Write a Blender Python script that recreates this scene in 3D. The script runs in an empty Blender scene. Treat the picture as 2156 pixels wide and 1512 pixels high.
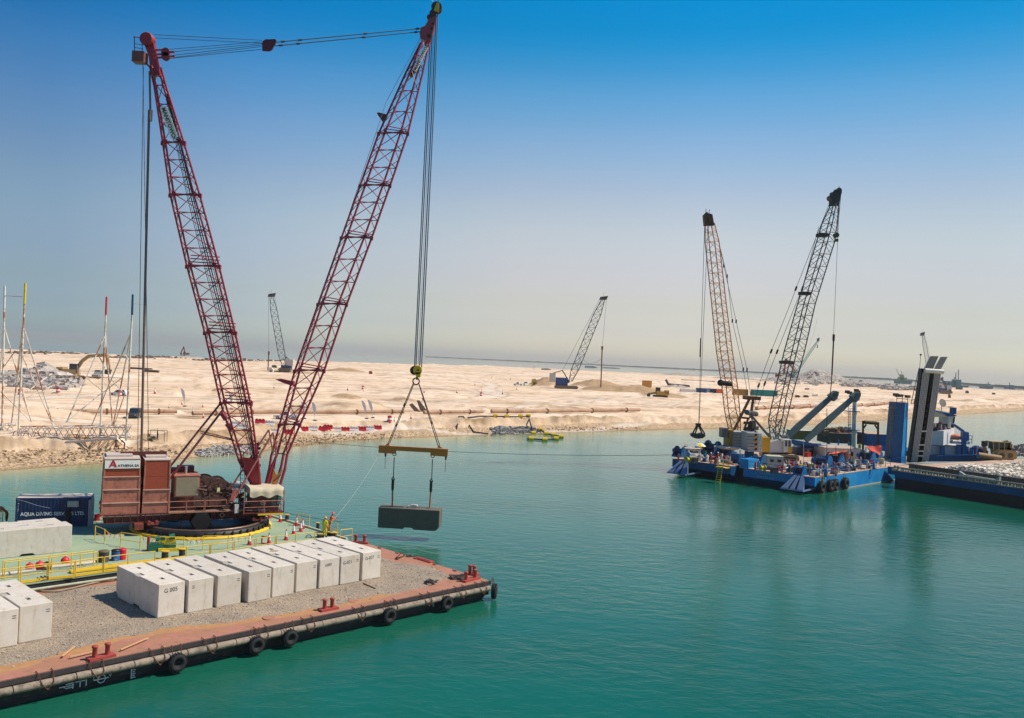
import bpy, bmesh, math, random
import numpy as np
from mathutils import Vector, Matrix
random.seed(7)
R = math.radians
SC = bpy.context.scene
COL = SC.collection

# ------------------------------------------------------------------ camera
ROLL = R(2.57); FPX = 1850.0; CX = 1078.0; CY = 754.5; HC = 18.0
cd = bpy.data.cameras.new('camera'); cam = bpy.data.objects.new('camera', cd); COL.objects.link(cam)
cd.sensor_width = 36; cd.lens = 36 * FPX / 2156; cd.clip_start = 0.5; cd.clip_end = 60000
cd.shift_y = -1.5 / 2156
c_, s_ = math.cos(ROLL), math.sin(ROLL)
cam.matrix_world = Matrix(((c_, -s_, 0, 0), (0, 0, -1, 0), (s_, c_, 0, HC), (0, 0, 0, 1)))
SC.camera = cam

# ------------------------------------------------------------------ world and sun
SUN_AZ = R(4.5); SUN_EL = R(51)            # azimuth from +X towards +Y
w = bpy.data.worlds.new('World'); SC.world = w; w.use_nodes = True
nt = w.node_tree; nt.nodes.clear()
out = nt.nodes.new('ShaderNodeOutputWorld'); bg = nt.nodes.new('ShaderNodeBackground')
sky = nt.nodes.new('ShaderNodeTexSky'); sky.sky_type = 'NISHITA'; sky.sun_disc = False
sky.sun_elevation = SUN_EL; sky.sun_rotation = math.pi / 2 - SUN_AZ
sky.air_density = 1.0; sky.dust_density = 1.0; sky.ozone_density = 1.5; sky.altitude = 0
tc = nt.nodes.new('ShaderNodeTexCoord'); sx = nt.nodes.new('ShaderNodeSeparateXYZ')
rmp = nt.nodes.new('ShaderNodeValToRGB')
nt.links.new(tc.outputs['Generated'], sx.inputs[0]); nt.links.new(sx.outputs['Z'], rmp.inputs[0])
els = rmp.color_ramp.elements
SKYR = [(0.0, (1.5, 1.5, 1.75)), (0.0127, (1.44, 1.42, 1.5)), (0.0367, (1.2, 1.11, 1.22)), (0.0632, (1.23, 1.04, 1.01)), (0.0896, (1.335, 1.06, 1.01)), (0.1158, (1.432, 1.125, 1.02)), (0.1418, (1.476, 1.184, 1.025)), (0.1675, (1.418, 1.181, 1.037)), (0.1929, (1.288, 1.144, 1.069)), (0.2179, (1.093, 1.135, 1.115)), (0.2425, (0.92, 1.1, 1.159)), (0.2666, (0.67, 1.057, 1.178)), (0.2903, (0.47, 1.015, 1.203)), (0.3134, (0.239, 0.925, 1.191)), (0.3361, (0.08, 0.875, 1.196)), (0.3537, (0.02, 0.837, 1.2)), (0.3783, (0.002, 0.85, 1.27)), (0.5, (0.03, 0.68, 1.1)), (0.9, (0.3, 0.62, 1.0))]
while len(els) < len(SKYR): els.new(0.5)
for e, (p, c) in zip(els, SKYR):
    e.position = p; e.color = (c[0], c[1], c[2], 1)
mul = nt.nodes.new('ShaderNodeMixRGB'); mul.blend_type = 'MULTIPLY'; mul.inputs[0].default_value = 1
nt.links.new(sky.outputs[0], mul.inputs[1]); nt.links.new(rmp.outputs[0], mul.inputs[2])
# the air is darker and bluer away from the sun (west is to the left)
mr = nt.nodes.new('ShaderNodeMapRange'); mr.inputs[1].default_value = -0.7; mr.inputs[2].default_value = 0.7
nt.links.new(sx.outputs['X'], mr.inputs[0]); r3 = nt.nodes.new('ShaderNodeValToRGB'); nt.links.new(mr.outputs[0], r3.inputs[0])
AZ = [(-0.6, (0.42, 0.58, 0.72)), (-0.46, (0.46, 0.63, 0.79)), (-0.28, (0.74, 0.86, 0.97)), (-0.2, (0.84, 0.93, 0.99)), (0.0, (1.0, 1.0, 1.0)), (0.2, (1.0, 1.0, 1.0)), (0.46, (0.82, 0.87, 0.88)), (0.65, (0.78, 0.85, 0.88))]
while len(r3.color_ramp.elements) < len(AZ): r3.color_ramp.elements.new(0.5)
for e, (p, c) in zip(r3.color_ramp.elements, AZ): e.position = (p + 0.7) / 1.4; e.color = (c[0], c[1], c[2], 1)
mu2 = nt.nodes.new('ShaderNodeMixRGB'); mu2.blend_type = 'MULTIPLY'; mu2.inputs[0].default_value = 1
nt.links.new(mul.outputs[0], mu2.inputs[1]); nt.links.new(r3.outputs[0], mu2.inputs[2]); nt.links.new(mu2.outputs[0], bg.inputs[0]); bg.inputs[1].default_value = 0.11
nt.links.new(bg.outputs[0], out.inputs[0])
sl = bpy.data.lights.new('sun', 'SUN'); sl.energy = 4.7; sl.angle = R(0.5); sl.color = (1.0, 0.92, 0.80)
so = bpy.data.objects.new('sun', sl); COL.objects.link(so)
sd = Vector((math.cos(SUN_EL) * math.cos(SUN_AZ), math.cos(SUN_EL) * math.sin(SUN_AZ), math.sin(SUN_EL)))
so.rotation_euler = sd.to_track_quat('Z', 'Y').to_euler(); so.location = (200, 0, 200)
vs = SC.view_settings; vs.view_transform = 'Standard'; vs.look = 'None'; vs.gamma = 1; vs.exposure = 0.1
vs.use_curve_mapping = False
SC.render.engine = 'CYCLES'
SC.cycles.use_denoising = True
SC.cycles.max_bounces = 6; SC.cycles.volume_bounces = 0; SC.cycles.diffuse_bounces = 2; SC.cycles.glossy_bounces = 3
SC.cycles.transparent_max_bounces = 8; SC.cycles.sample_clamp_indirect = 6

# ------------------------------------------------------------------ photo measurements -> places in the scene
def uv(x, y):
    dx, dy = x - CX, y - CY
    return dx * c_ + dy * s_, -dx * s_ + dy * c_
def P(x, y, z=0.0):
    u, v = uv(x, y); Y = FPX * (HC - z) / v
    return Vector((u * Y / FPX, Y, z))
def Q(x, y, Y):
    u, v = uv(x, y)
    return Vector((u * Y / FPX, Y, HC - v * Y / FPX))
def S2(v, z=None): return Vector((v[0], v[1], v[2] if z is None else z))
def mpp(Y): return Y / FPX

# ------------------------------------------------------------------ materials
def lin(c):
    r = []
    for k in c:
        k = k / 255.0
        r.append(k / 12.92 if k <= 0.04045 else ((k + 0.055) / 1.055) ** 2.4)
    return r
MATS = {}
def M(name, rgb, rough=0.6, metal=0.0, var=0.18, scale=3.0, bump=0.0, bscale=30.0, rgb2=None, amt=0.5, sc2=1.2, stretch=(1, 1, 1), rand=False, soft=0.08, spec=0.4, streak=None, samt=0.35, sst=(1.2, 1.2, 0.12), holes=0.0, tone=0.0):
    """procedural paint/stone/metal: base colour, broken by noise, a second colour in blotches, bump"""
    if name in MATS: return MATS[name]
    m = bpy.data.materials.new(name); m.use_nodes = True; n = m.node_tree.nodes; l = m.node_tree.links
    b = n['Principled BSDF']; b.inputs['Roughness'].default_value = rough; b.inputs['Metallic'].default_value = metal
    b.inputs['Specular IOR Level'].default_value = spec
    t = n.new('ShaderNodeTexCoord'); mp = n.new('ShaderNodeMapping'); mp.inputs['Scale'].default_value = stretch
    l.new(t.outputs['Object'], mp.inputs[0]); vec = mp.outputs[0]
    if rand:
        oi = n.new('ShaderNodeObjectInfo'); ml = n.new('ShaderNodeMath'); ml.operation = 'MULTIPLY'; ml.inputs[1].default_value = 57.0
        ad = n.new('ShaderNodeVectorMath'); ad.operation = 'ADD'
        l.new(oi.outputs['Random'], ml.inputs[0]); l.new(vec, ad.inputs[0]); l.new(ml.outputs[0], ad.inputs[1]); vec = ad.outputs[0]
    n1 = n.new('ShaderNodeTexNoise'); n1.inputs['Scale'].default_value = scale; n1.inputs['Detail'].default_value = 6; n1.inputs['Roughness'].default_value = 0.65
    l.new(vec, n1.inputs['Vector'])
    L = lin(rgb)
    r1 = n.new('ShaderNodeValToRGB'); r1.color_ramp.elements[0].position = 0.3; r1.color_ramp.elements[1].position = 0.7
    r1.color_ramp.elements[0].color = [min(1, k * (1 - var)) for k in L] + [1]; r1.color_ramp.elements[1].color = [min(1, k * (1 + var)) for k in L] + [1]
    l.new(n1.outputs['Fac'], r1.inputs[0]); colr = r1.outputs[0]
    if rgb2 is not None:
        n2 = n.new('ShaderNodeTexNoise'); n2.inputs['Scale'].default_value = sc2; n2.inputs['Detail'].default_value = 8; n2.inputs['Roughness'].default_value = 0.7
        l.new(vec, n2.inputs['Vector'])
        r2 = n.new('ShaderNodeValToRGB'); th = 0.5 + (0.5 - amt) * 0.45
        r2.color_ramp.elements[0].position = max(0, th - soft); r2.color_ramp.elements[1].position = min(1, th + soft)
        l.new(n2.outputs['Fac'], r2.inputs[0])
        mx = n.new('ShaderNodeMixRGB'); l.new(r2.outputs[0], mx.inputs[0]); l.new(colr, mx.inputs[1]); mx.inputs[2].default_value = lin(rgb2) + [1]
        colr = mx.outputs[0]
    if streak is not None:      # rain and rust runs
        ms = n.new('ShaderNodeMapping'); ms.inputs['Scale'].default_value = sst; l.new(vec if rand else t.outputs['Object'], ms.inputs[0])
        n4 = n.new('ShaderNodeTexNoise'); n4.inputs['Scale'].default_value = 2.2; n4.inputs['Detail'].default_value = 7; n4.inputs['Roughness'].default_value = 0.7; l.new(ms.outputs[0], n4.inputs['Vector'])
        r4 = n.new('ShaderNodeValToRGB'); th = 0.5 + (0.5 - samt) * 0.45; r4.color_ramp.elements[0].position = th - 0.03; r4.color_ramp.elements[1].position = min(1, th + 0.16); r4.color_ramp.elements[1].color = (0.75, 0.75, 0.75, 1)
        l.new(n4.outputs['Fac'], r4.inputs[0]); m4 = n.new('ShaderNodeMixRGB'); l.new(r4.outputs[0], m4.inputs[0]); l.new(colr, m4.inputs[1]); m4.inputs[2].default_value = lin(streak) + [1]; colr = m4.outputs[0]
    if holes > 0:               # small air holes in cast faces
        v5 = n.new('ShaderNodeTexVoronoi'); v5.inputs['Scale'].default_value = 7.0; l.new(vec, v5.inputs['Vector']); r5 = n.new('ShaderNodeValToRGB'); r5.color_ramp.elements[0].position = 0.06; r5.color_ramp.elements[1].position = 0.11
        r5.color_ramp.elements[0].color = (1 - holes, 1 - holes, 1 - holes, 1); l.new(v5.outputs['Distance'], r5.inputs[0]); m5 = n.new('ShaderNodeMixRGB'); m5.blend_type = 'MULTIPLY'; m5.inputs[0].default_value = 1; l.new(colr, m5.inputs[1]); l.new(r5.outputs[0], m5.inputs[2]); colr = m5.outputs[0]
    if tone > 0:                # every casting a slightly different grey
        o6 = n.new('ShaderNodeObjectInfo'); mr6 = n.new('ShaderNodeMapRange'); mr6.inputs[3].default_value = 1 - tone; mr6.inputs[4].default_value = 1 + tone * 0.4; l.new(o6.outputs['Random'], mr6.inputs[0])
        m6 = n.new('ShaderNodeMixRGB'); m6.blend_type = 'MULTIPLY'; m6.inputs[0].default_value = 1; l.new(colr, m6.inputs[1]); l.new(mr6.outputs[0], m6.inputs[2]); colr = m6.outputs[0]
    l.new(colr, b.inputs['Base Color'])
    if bump > 0:
        n3 = n.new('ShaderNodeTexNoise'); n3.inputs['Scale'].default_value = bscale; n3.inputs['Detail'].default_value = 5; l.new(vec, n3.inputs['Vector'])
        bp = n.new('ShaderNodeBump'); bp.inputs['Strength'].default_value = bump; bp.inputs['Distance'].default_value = 0.05
        l.new(n3.outputs['Fac'], bp.inputs['Height']); l.new(bp.outputs[0], b.inputs['Normal'])
    MATS[name] = m; return m

# ------------------------------------------------------------------ mesh collector
def perp(d):
    d = d.normalized(); a = Vector((0, 0, 1)) if abs(d.z) < 0.9 else Vector((1, 0, 0))
    x = d.cross(a).normalized(); return x, d.cross(x).normalized()
class MB:
    def __init__(s): s.v = []; s.f = []; s.mi = []; s.m = 0; s.sm = []; s.smooth = False
    def add(s, vs, fs):
        b = len(s.v); s.v += [tuple(v) for v in vs]
        for f in fs: s.f.append([b + i for i in f]); s.mi.append(s.m); s.sm.append(s.smooth)
        return s
    def box(s, c, d, rot=0.0, ax=None):
        c = Vector(c); hx, hy, hz = d[0] / 2, d[1] / 2, d[2] / 2
        if ax is None: X = Vector((math.cos(rot), math.sin(rot), 0)); Yv = Vector((-math.sin(rot), math.cos(rot), 0)); Z = Vector((0, 0, 1))
        else: X, Yv, Z = ax
        vs = [c + X * (hx * i) + Yv * (hy * j) + Z * (hz * k) for i in (-1, 1) for j in (-1, 1) for k in (-1, 1)]
        return s.add(vs, [(0, 1, 3, 2), (4, 6, 7, 5), (0, 4, 5, 1), (2, 3, 7, 6), (0, 2, 6, 4), (1, 5, 7, 3)])
    def box2(s, a, b):
        return s.box([(a[i] + b[i]) / 2 for i in range(3)], [abs(b[i] - a[i]) for i in range(3)])
    def beam(s, p, q, w, h=None):
        p, q = Vector(p), Vector(q); h = h or w; d = q - p; L = d.length
        if L < 1e-6: return s
        z = d / L; x, y = perp(z)
        return s.box((p + q) / 2, (w, h, L), ax=(x, y, z))
    def tube(s, p, q, r, r2=None, n=6, cap=True):
        p, q = Vector(p), Vector(q); r2 = r if r2 is None else r2; x, y = perp(q - p) if (q - p).length > 1e-6 else (Vector((1, 0, 0)), Vector((0, 1, 0)))
        vs = []
        for k in range(n):
            a = 2 * math.pi * k / n; o = x * math.cos(a) + y * math.sin(a); vs += [p + o * r, q + o * r2]
        fs = [(2 * k, 2 * k + 1, (2 * k + 3) % (2 * n), (2 * k + 2) % (2 * n)) for k in range(n)]
        sm, s.smooth = s.smooth, n > 6
        s.add(vs, fs); s.smooth = False
        if cap: s.add(vs, [[2 * k for k in range(n)][::-1], [2 * k + 1 for k in range(n)]])
        s.smooth = sm
        return s
    def path(s, pts, r, n=6):
        for a, b in zip(pts, pts[1:]): s.tube(a, b, r, n=n)
        return s
    def prism(s, pts, ext):
        pts = [Vector(p) for p in pts]; e = Vector(ext); n = len(pts)
        vs = pts + [p + e for p in pts]
        return s.add(vs, [list(range(n))[::-1], [n + i for i in range(n)]] + [(i, (i + 1) % n, n + (i + 1) % n, n + i) for i in range(n)])
    def quad(s, *p): return s.add(p, [list(range(len(p)))])
    def lathe(s, c, ax, prof, n=16, cap=True):
        c = Vector(c); z = Vector(ax).normalized(); x, y = perp(z); vs = []
        for r, t in prof:
            for k in range(n):
                a = 2 * math.pi * k / n; vs.append(c + z * t + (x * math.cos(a) + y * math.sin(a)) * r)
        m = len(prof); fs = [(i * n + k, i * n + (k + 1) % n, (i + 1) * n + (k + 1) % n, (i + 1) * n + k) for i in range(m - 1) for k in range(n)]
        sm, s.smooth = s.smooth, True; s.add(vs, fs); s.smooth = False
        if cap: s.add(vs, [list(range(n))[::-1], [(m - 1) * n + k for k in range(n)]])
        s.smooth = sm
        return s
    def torus(s, c, ax, Rr, r, n=20, m=8, sq=1.0):
        c = Vector(c); z = Vector(ax).normalized(); x, y = perp(z); vs = []
        for i in range(n):
            a = 2 * math.pi * i / n; d = x * math.cos(a) + y * math.sin(a)
            for j in range(m):
                b = 2 * math.pi * j / m; vs.append(c + d * (Rr + r * math.cos(b)) + z * (r * sq * math.sin(b)))
        fs = [(i * m + j, ((i + 1) % n) * m + j, ((i + 1) % n) * m + (j + 1) % m, i * m + (j + 1) % m) for i in range(n) for j in range(m)]
        sm, s.smooth = s.smooth, True; s.add(vs, fs); s.smooth = sm
        return s
    def sphere(s, c, r, n=12, m=8, sc=(1, 1, 1)):
        c = Vector(c); vs = []
        for i in range(m + 1):
            a = math.pi * i / m
            for k in range(n):
                b = 2 * math.pi * k / n
                vs.append(c + Vector((math.sin(a) * math.cos(b) * sc[0], math.sin(a) * math.sin(b) * sc[1], math.cos(a) * sc[2])) * r)
        fs = [(i * n + k, (i + 1) * n + k, (i + 1) * n + (k + 1) % n, i * n + (k + 1) % n) for i in range(m) for k in range(n)]
        sm, s.smooth = s.smooth, True; s.add(vs, fs); s.smooth = sm
        return s
    def rock(s, c, r, rng=random):
        c = Vector(c); d = [Vector((rng.uniform(-1, 1), rng.uniform(-1, 1), rng.uniform(-1, 1))) for _ in range(8)]
        vs = []
        for k, (i, j, l) in enumerate([(i, j, l) for i in (-1, 1) for j in (-1, 1) for l in (-1, 1)]):
            vs.append(c + (Vector((i, j, l * 0.7)) * 0.7 + d[k] * 0.32) * r)
        return s.add(vs, [(0, 1, 3, 2), (4, 6, 7, 5), (0, 4, 5, 1), (2, 3, 7, 6), (0, 2, 6, 4), (1, 5, 7, 3)])
    def mesh(s, name, T=None):
        me = bpy.data.meshes.new(name)
        vv = s.v if T is None else [tuple(T @ Vector(v)) for v in s.v]
        me.from_pydata(vv, [], s.f); me.update()
        me.polygons.foreach_set('material_index', s.mi); me.polygons.foreach_set('use_smooth', s.sm)
        bm = bmesh.new(); bm.from_mesh(me); bmesh.ops.recalc_face_normals(bm, faces=bm.faces); bm.to_mesh(me); bm.free()
        return me

TINV = {}
def thing(name, label, cat, loc=(0, 0, 0), rotz=0.0, group=None):
    o = bpy.data.objects.new(name, None); COL.objects.link(o); o.location = loc; o.rotation_euler = (0, 0, rotz); o.empty_display_size = 0.3
    o['label'] = label; o['category'] = cat
    if group: o['group'] = group
    TINV[o.name] = (Matrix.Translation(Vector(loc)) @ Matrix.Rotation(rotz, 4, 'Z')).inverted()
    return o
def mats_of(m): return m if isinstance(m, (list, tuple)) else [m]
def part(name, mb, m, parent, world=False, label=None, kind=None):
    """one mesh object under its thing (or under a part); world=True: the vertices were given in scene coordinates"""
    root = parent
    while root.parent is not None: root = root.parent
    me = mb.mesh(name, TINV[root.name] if world else None) if isinstance(mb, MB) else mb
    if isinstance(mb, MB):
        for x in mats_of(m): me.materials.append(x)
    o = bpy.data.objects.new(name, me); COL.objects.link(o); o.parent = parent
    if label: o['label'] = label
    if kind: o['kind'] = kind
    return o
def solo(name, mb, m, label, cat, loc=(0, 0, 0), rotz=0.0, group=None, kind=None, world=False):
    """a thing that is one mesh"""
    T = (Matrix.Translation(Vector(loc)) @ Matrix.Rotation(rotz, 4, 'Z')).inverted()
    me = mb.mesh(name, T if world else None)
    for x in mats_of(m): me.materials.append(x)
    o = bpy.data.objects.new(name, me); COL.objects.link(o); o.location = loc; o.rotation_euler = (0, 0, rotz)
    if label: o['label'] = label
    if cat: o['category'] = cat
    if group: o['group'] = group
    if kind: o['kind'] = kind
    TINV[o.name] = T
    return o
def dup(root, loc, rotz=None, label=None, scale=None):
    r = root.copy(); COL.objects.link(r); r.location = loc
    if rotz is not None: r.rotation_euler = (0, 0, rotz)
    if scale is not None: r.scale = (scale,) * 3
    if label: r['label'] = label
    for ch in root.children:
        c = ch.copy(); COL.objects.link(c); c.parent = r
        for g in ch.children:
            d = g.copy(); COL.objects.link(d); d.parent = c
    return r
def struct(name, mb, m, label=None):
    me = mb.mesh(name) if isinstance(mb, MB) else mb
    if isinstance(mb, MB):
        for x in mats_of(m): me.materials.append(x)
    o = bpy.data.objects.new(name, me); COL.objects.link(o); o['kind'] = 'structure'
    if label: o['label'] = label
    return o
def text_part(name, txt, size, m, parent, origin, xdir, updir, ext=0.01, world=True, sx=1.0, bold=0.0):
    cu = bpy.data.curves.new(name, 'FONT'); cu.body = txt; cu.size = size; cu.extrude = ext; cu.resolution_u = 3; cu.offset = bold
    to = bpy.data.objects.new(name, cu); COL.objects.link(to)
    dg = bpy.context.evaluated_depsgraph_get(); me = bpy.data.meshes.new_from_object(to.evaluated_get(dg))
    bpy.data.objects.remove(to); bpy.data.curves.remove(cu)
    x = Vector(xdir).normalized(); u = Vector(updir); u = (u - x * u.dot(x)).normalized(); z = x.cross(u)
    T = Matrix(((x.x * sx, u.x, z.x, origin[0]), (x.y * sx, u.y, z.y, origin[1]), (x.z * sx, u.z, z.z, origin[2]), (0, 0, 0, 1)))
    root = parent
    while root.parent is not None: root = root.parent
    if world: T = TINV[root.name] @ T
    me.transform(T); me.materials.clear(); me.materials.append(m)
    o = bpy.data.objects.new(name, me); COL.objects.link(o); o.parent = parent
    return o

def lattice(mb, st, bay, rc, rl, nc=8, nl=4, xbrace=False):
    """st: list of stations, each four corner points in ring order. chords, cross members and zigzag lacing on four faces"""
    for a, b in zip(st, st[1:]):
        for i in range(4): mb.tube(a[i], b[i], rc, n=nc, cap=True)
        L = ((b[0] - a[0]).length + (b[2] - a[2]).length) / 2; n = max(1, round(L / bay))
        for k in range(n):
            t0, t1, tm = k / n, (k + 1) / n, (k + 0.5) / n
            for i in range(4):
                j = (i + 1) % 4
                A0, A1 = a[i].lerp(b[i], t0), a[i].lerp(b[i], t1); B0, B1, Bm = a[j].lerp(b[j], t0), a[j].lerp(b[j], t1), a[j].lerp(b[j], tm)
                if i % 2 == 0:
                    mb.tube(A0, B0, rl, n=nl, cap=False); mb.tube(A0, B1, rl, n=nl, cap=False)
                    if xbrace: mb.tube(A1, B0, rl, n=nl, cap=False)
                else:
                    mb.tube(A0, Bm, rl, n=nl, cap=False); mb.tube(Bm, A1, rl, n=nl, cap=False)
    return mb
def railing(mb, pts, h=1.1, r=0.03, mid=True, post=1.8):
    """posts along a polyline with a top and a middle rail"""
    pts = [Vector(p) for p in pts]
    for a, b in zip(pts, pts[1:]):
        n = max(1, round((b - a).length / post))
        for k in range(n + 1):
            p = a.lerp(b, k / n); mb.tube(p, p + Vector((0, 0, h)), r, n=5)
        mb.tube(a + Vector((0, 0, h)), b + Vector((0, 0, h)), r, n=5)
        if mid: mb.tube(a + Vector((0, 0, h * 0.5)), b + Vector((0, 0, h * 0.5)), r * 0.85, n=5)
    return mb
def sag(p, q, s, n=10):
    p, q = Vector(p), Vector(q); return [p.lerp(q, k / n) - Vector((0, 0, s * 4 * (k / n) * (1 - k / n))) for k in range(n + 1)]
# ------------------------------------------------------------------ noise for the ground
def vnoise(x, y, seed=0):
    rs = np.random.RandomState(seed); g = rs.rand(256, 256)
    xi = np.floor(x).astype(int); yi = np.floor(y).astype(int); fx = x - xi; fy = y - yi
    fx = fx * fx * (3 - 2 * fx); fy = fy * fy * (3 - 2 * fy)
    a = g[xi % 256, yi % 256]; b = g[(xi + 1) % 256, yi % 256]; c = g[xi % 256, (yi + 1) % 256]; d = g[(xi + 1) % 256, (yi + 1) % 256]
    return (a * (1 - fx) + b * fx) * (1 - fy) + (c * (1 - fx) + d * fx) * fy
def fbm(x, y, o=4, seed=0):
    t = 0; a = 0.5; s = 0
    for k in range(o): t = t + a * vnoise(x * 2 ** k + 13.1 * k, y * 2 ** k + 7.7 * k, seed + k); s += a; a *= 0.5
    return t / s
SHORE = [P(*p) for p in [(-500, 1020), (-200, 1004), (0, 993), (110, 985), (200, 978), (330, 972), (400, 966), (470, 958), (520, 956), (600, 945), (700, 932), (800, 925),
         (930, 920), (1080, 914), (1160, 912), (1290, 908), (1430, 905), (1500, 903), (1700, 896), (1850, 886), (2030, 873), (2156, 866), (2300, 858), (2600, 849)]]
FAR = [P(x, y, 2.2) for x, y in [(-900, 700), (-300, 722), (0, 738), (250, 750), (450, 758), (700, 764), (1000, 771.5), (1300, 785), (1600, 798), (1800, 807), (1990, 817), (2156, 825), (2330, 834), (2500, 843)]]
def seg_dist(X, Y, poly):
    D = np.full(X.shape, 1e9)
    for a, b in zip(poly, poly[1:]):
        ax, ay, bx, by = a[0], a[1], b[0], b[1]; dx, dy = bx - ax, by - ay; L2 = dx * dx + dy * dy
        t = np.clip(((X - ax) * dx + (Y - ay) * dy) / L2, 0, 1)
        D = np.minimum(D, np.hypot(X - ax - t * dx, Y - ay - t * dy))
    return D
def sdist(X, Y, poly):
    """signed: positive where the point lies beyond the polyline seen from the origin"""
    D = seg_dist(X, Y, poly); T = X / Y
    pt = np.array([p[0] / p[1] for p in poly]); py = np.array([p[1] for p in poly])
    # distance along the bearing, by intersecting each bearing with the segments
    Yn = 1.0 / np.interp(T, pt, 1.0 / py)
    return np.where(Y > Yn, D, -D)
# piles and hollows: px, py (base centre), half width px, height px, kind (0 sand, 1 dug sand, 2 grey rock)
PILES = [(940, 0, 0, 0, 0)]
PILES = [(600, 786, 70, 5, 1), (720, 783, 55, 6, 1), (100, 798, 20, 4, 0), (365, 832, 22, 9, 0), (395, 880, 30, 9, 1), (1150, 813, 38, 12, 1), (1255, 815, 60, 9, 1), (1290, 826, 75, 9, 1), (1350, 829, 60, 9, 1),
         (1400, 838, 60, 5, 1), (1430, 820, 40, 6, 2), (60, 810, 75, 34, 2), (20, 803, 40, 26, 2), (130, 815, 40, 14, 2), (1740, 807, 85, 26, 2), (1655, 806, 60, 14, 2), (1830, 812, 60, 11, 2), (1900, 818, 50, 9, 2),
         (1390, 785, 30, 7, 0), (1440, 792, 60, 5, 2), (1340, 779, 30, 5, 0), (420, 818, 18, 9, 0), (455, 825, 14, 6, 1), (640, 844, 60, 6, 0), (730, 840, 40, 5, 1), (850, 846, 35, 7, 0), (1020, 868, 14, 7, 0), (1220, 866, 16, 5, 0),
         (250, 850, 40, 6, 0), (1520, 862, 60, 5, 0), (1080, 895, 45, 9, 2), (480, 948, 40, 12, 2), (545, 850, 30, 8, 0), (1950, 822, 40, 5, 2), (1560, 800, 60, 5, 2)]
tc0 = np.linspace(-0.74, 0.74, 760); yy = np.exp(np.linspace(math.log(88), math.log(2600), 560))
Tg, Yg = np.meshgrid(tc0, yy); Xg = Tg * Yg
dN = sdist(Xg, Yg, SHORE); dF = -sdist(Xg, Yg, FAR)
wob = (fbm(Xg / 9, Yg / 9, 4, 3) - 0.5) * 7 + (fbm(Xg / 40, Yg / 40, 3, 5) - 0.5) * 9
d = dN + wob * np.clip(dN / 6, 0.15, 1)
def sstep(a, b, x): t = np.clip((x - a) / (b - a), 0, 1); return t * t * (3 - 2 * t)
h = np.where(d < 0, np.maximum(d * 0.22, -3), 0) + 1.0 * sstep(0, 9, d) + 1.6 * sstep(9.3, 11.2, d) + 0.5 * sstep(14, 40, d)
rough = np.clip(d / 8, 0, 1)
h += rough * (fbm(Xg / 30, Yg / 30, 5, 11) - 0.5) * 1.1 * np.clip((Yg / 160), 0, 1.6) + rough * (fbm(Xg / 4, Yg / 4, 4, 21) - 0.5) * 0.35
beach = sstep(0.5, 3, d) * (1 - sstep(9, 11, d)); h += beach * (fbm(Xg / 0.9, Yg / 0.9, 3, 31) - 0.5) * 0.6
# eroded bank shapes and a low dune line behind the pipe
h += 1.5 * np.exp(-((d - 42) / 9.0) ** 2) * sstep(0.42, 0.62, fbm(Xg / 26, Yg / 26, 3, 51)) * (1 + 0.5 * (fbm(Xg / 5, Yg / 5, 3, 52) - 0.5))
tr = fbm(Xg / 120, Yg / 22, 3, 101); h += 0.6 * sstep(0.47, 0.5, tr) * sstep(30, 50, d) - 0.5 * sstep(0.56, 0.585, tr) * sstep(30, 50, d)
ruts = np.abs(fbm(Xg / 60, Yg / 7, 3, 111) - 0.5); h -= 0.14 * np.exp(-(ruts / 0.018) ** 2) * sstep(12, 18, d)
h += rough * sstep(12, 16, d) * np.maximum(0, fbm(Xg / 2.2, Yg / 2.2, 3, 121) - 0.56) * 1.3 * (1 - sstep(60, 90, d)) * sstep(0.45, 0.6, fbm(Xg / 22, Yg / 12, 3, 122))
rockA = np.zeros_like(h); dugA = np.zeros_like(h)
for (px, py, hw, hp, kd) in PILES:
    c = P(px, py, 3.0); k = mpp(c.y); rx = hw * k; H = hp * k * (1.5 if kd == 1 else 1.0); ry = max(rx * 0.9, 4 * H) if hw > 30 else rx
    q = np.hypot((Xg - c.x) / rx, (Yg - c.y - ry * 0.5) / ry); q = q * (1 + 0.35 * (fbm(Xg / (rx * 0.5) + px, Yg / (rx * 0.5), 3, 61) - 0.5))
    b = np.clip(1 - q, 0, 1); h += H * np.minimum(b * 1.15, 1) * (1 + (0.6 if kd else 0.25) * (fbm(Xg / (0.28 * rx) + px, Yg / (0.28 * rx), 3, 71) - 0.5))
    mk = np.clip(b * 6, 0, 1)
    if kd == 2: rockA = np.maximum(rockA, mk)
    if kd == 1: dugA = np.maximum(dugA, mk)
bk = sstep(9.0, 9.8, d) * (1 - sstep(12.0, 15.0, d)); h += bk * (fbm(Xg / 1.7, Yg / 1.7, 3, 141) - 0.5) * 1.5 + bk * (fbm(Xg / 9, Yg / 9, 2, 142) - 0.4) * 1.4
for px_, wd, zf in [([(430, 888), (560, 887), (700, 886), (830, 884)], 17, 2.85), ([(-80, 873), (268, 874), (500, 875), (800, 873), (1100, 872), (1346, 868)], 4.5, 3.0), ([(230, 832), (275, 835)], 6, 3.3), ([(270, 880), (296, 880)], 5, 2.9)]:
    fm_ = np.exp(-(seg_dist(Xg, Yg, [P(x, y, zf) for x, y in px_]) / wd) ** 4) * sstep(12.5, 15, d); h = h * (1 - fm_) + (zf + 0.12 * (fbm(Xg / 3, Yg / 3, 3, 161) - 0.5)) * fm_
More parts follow.
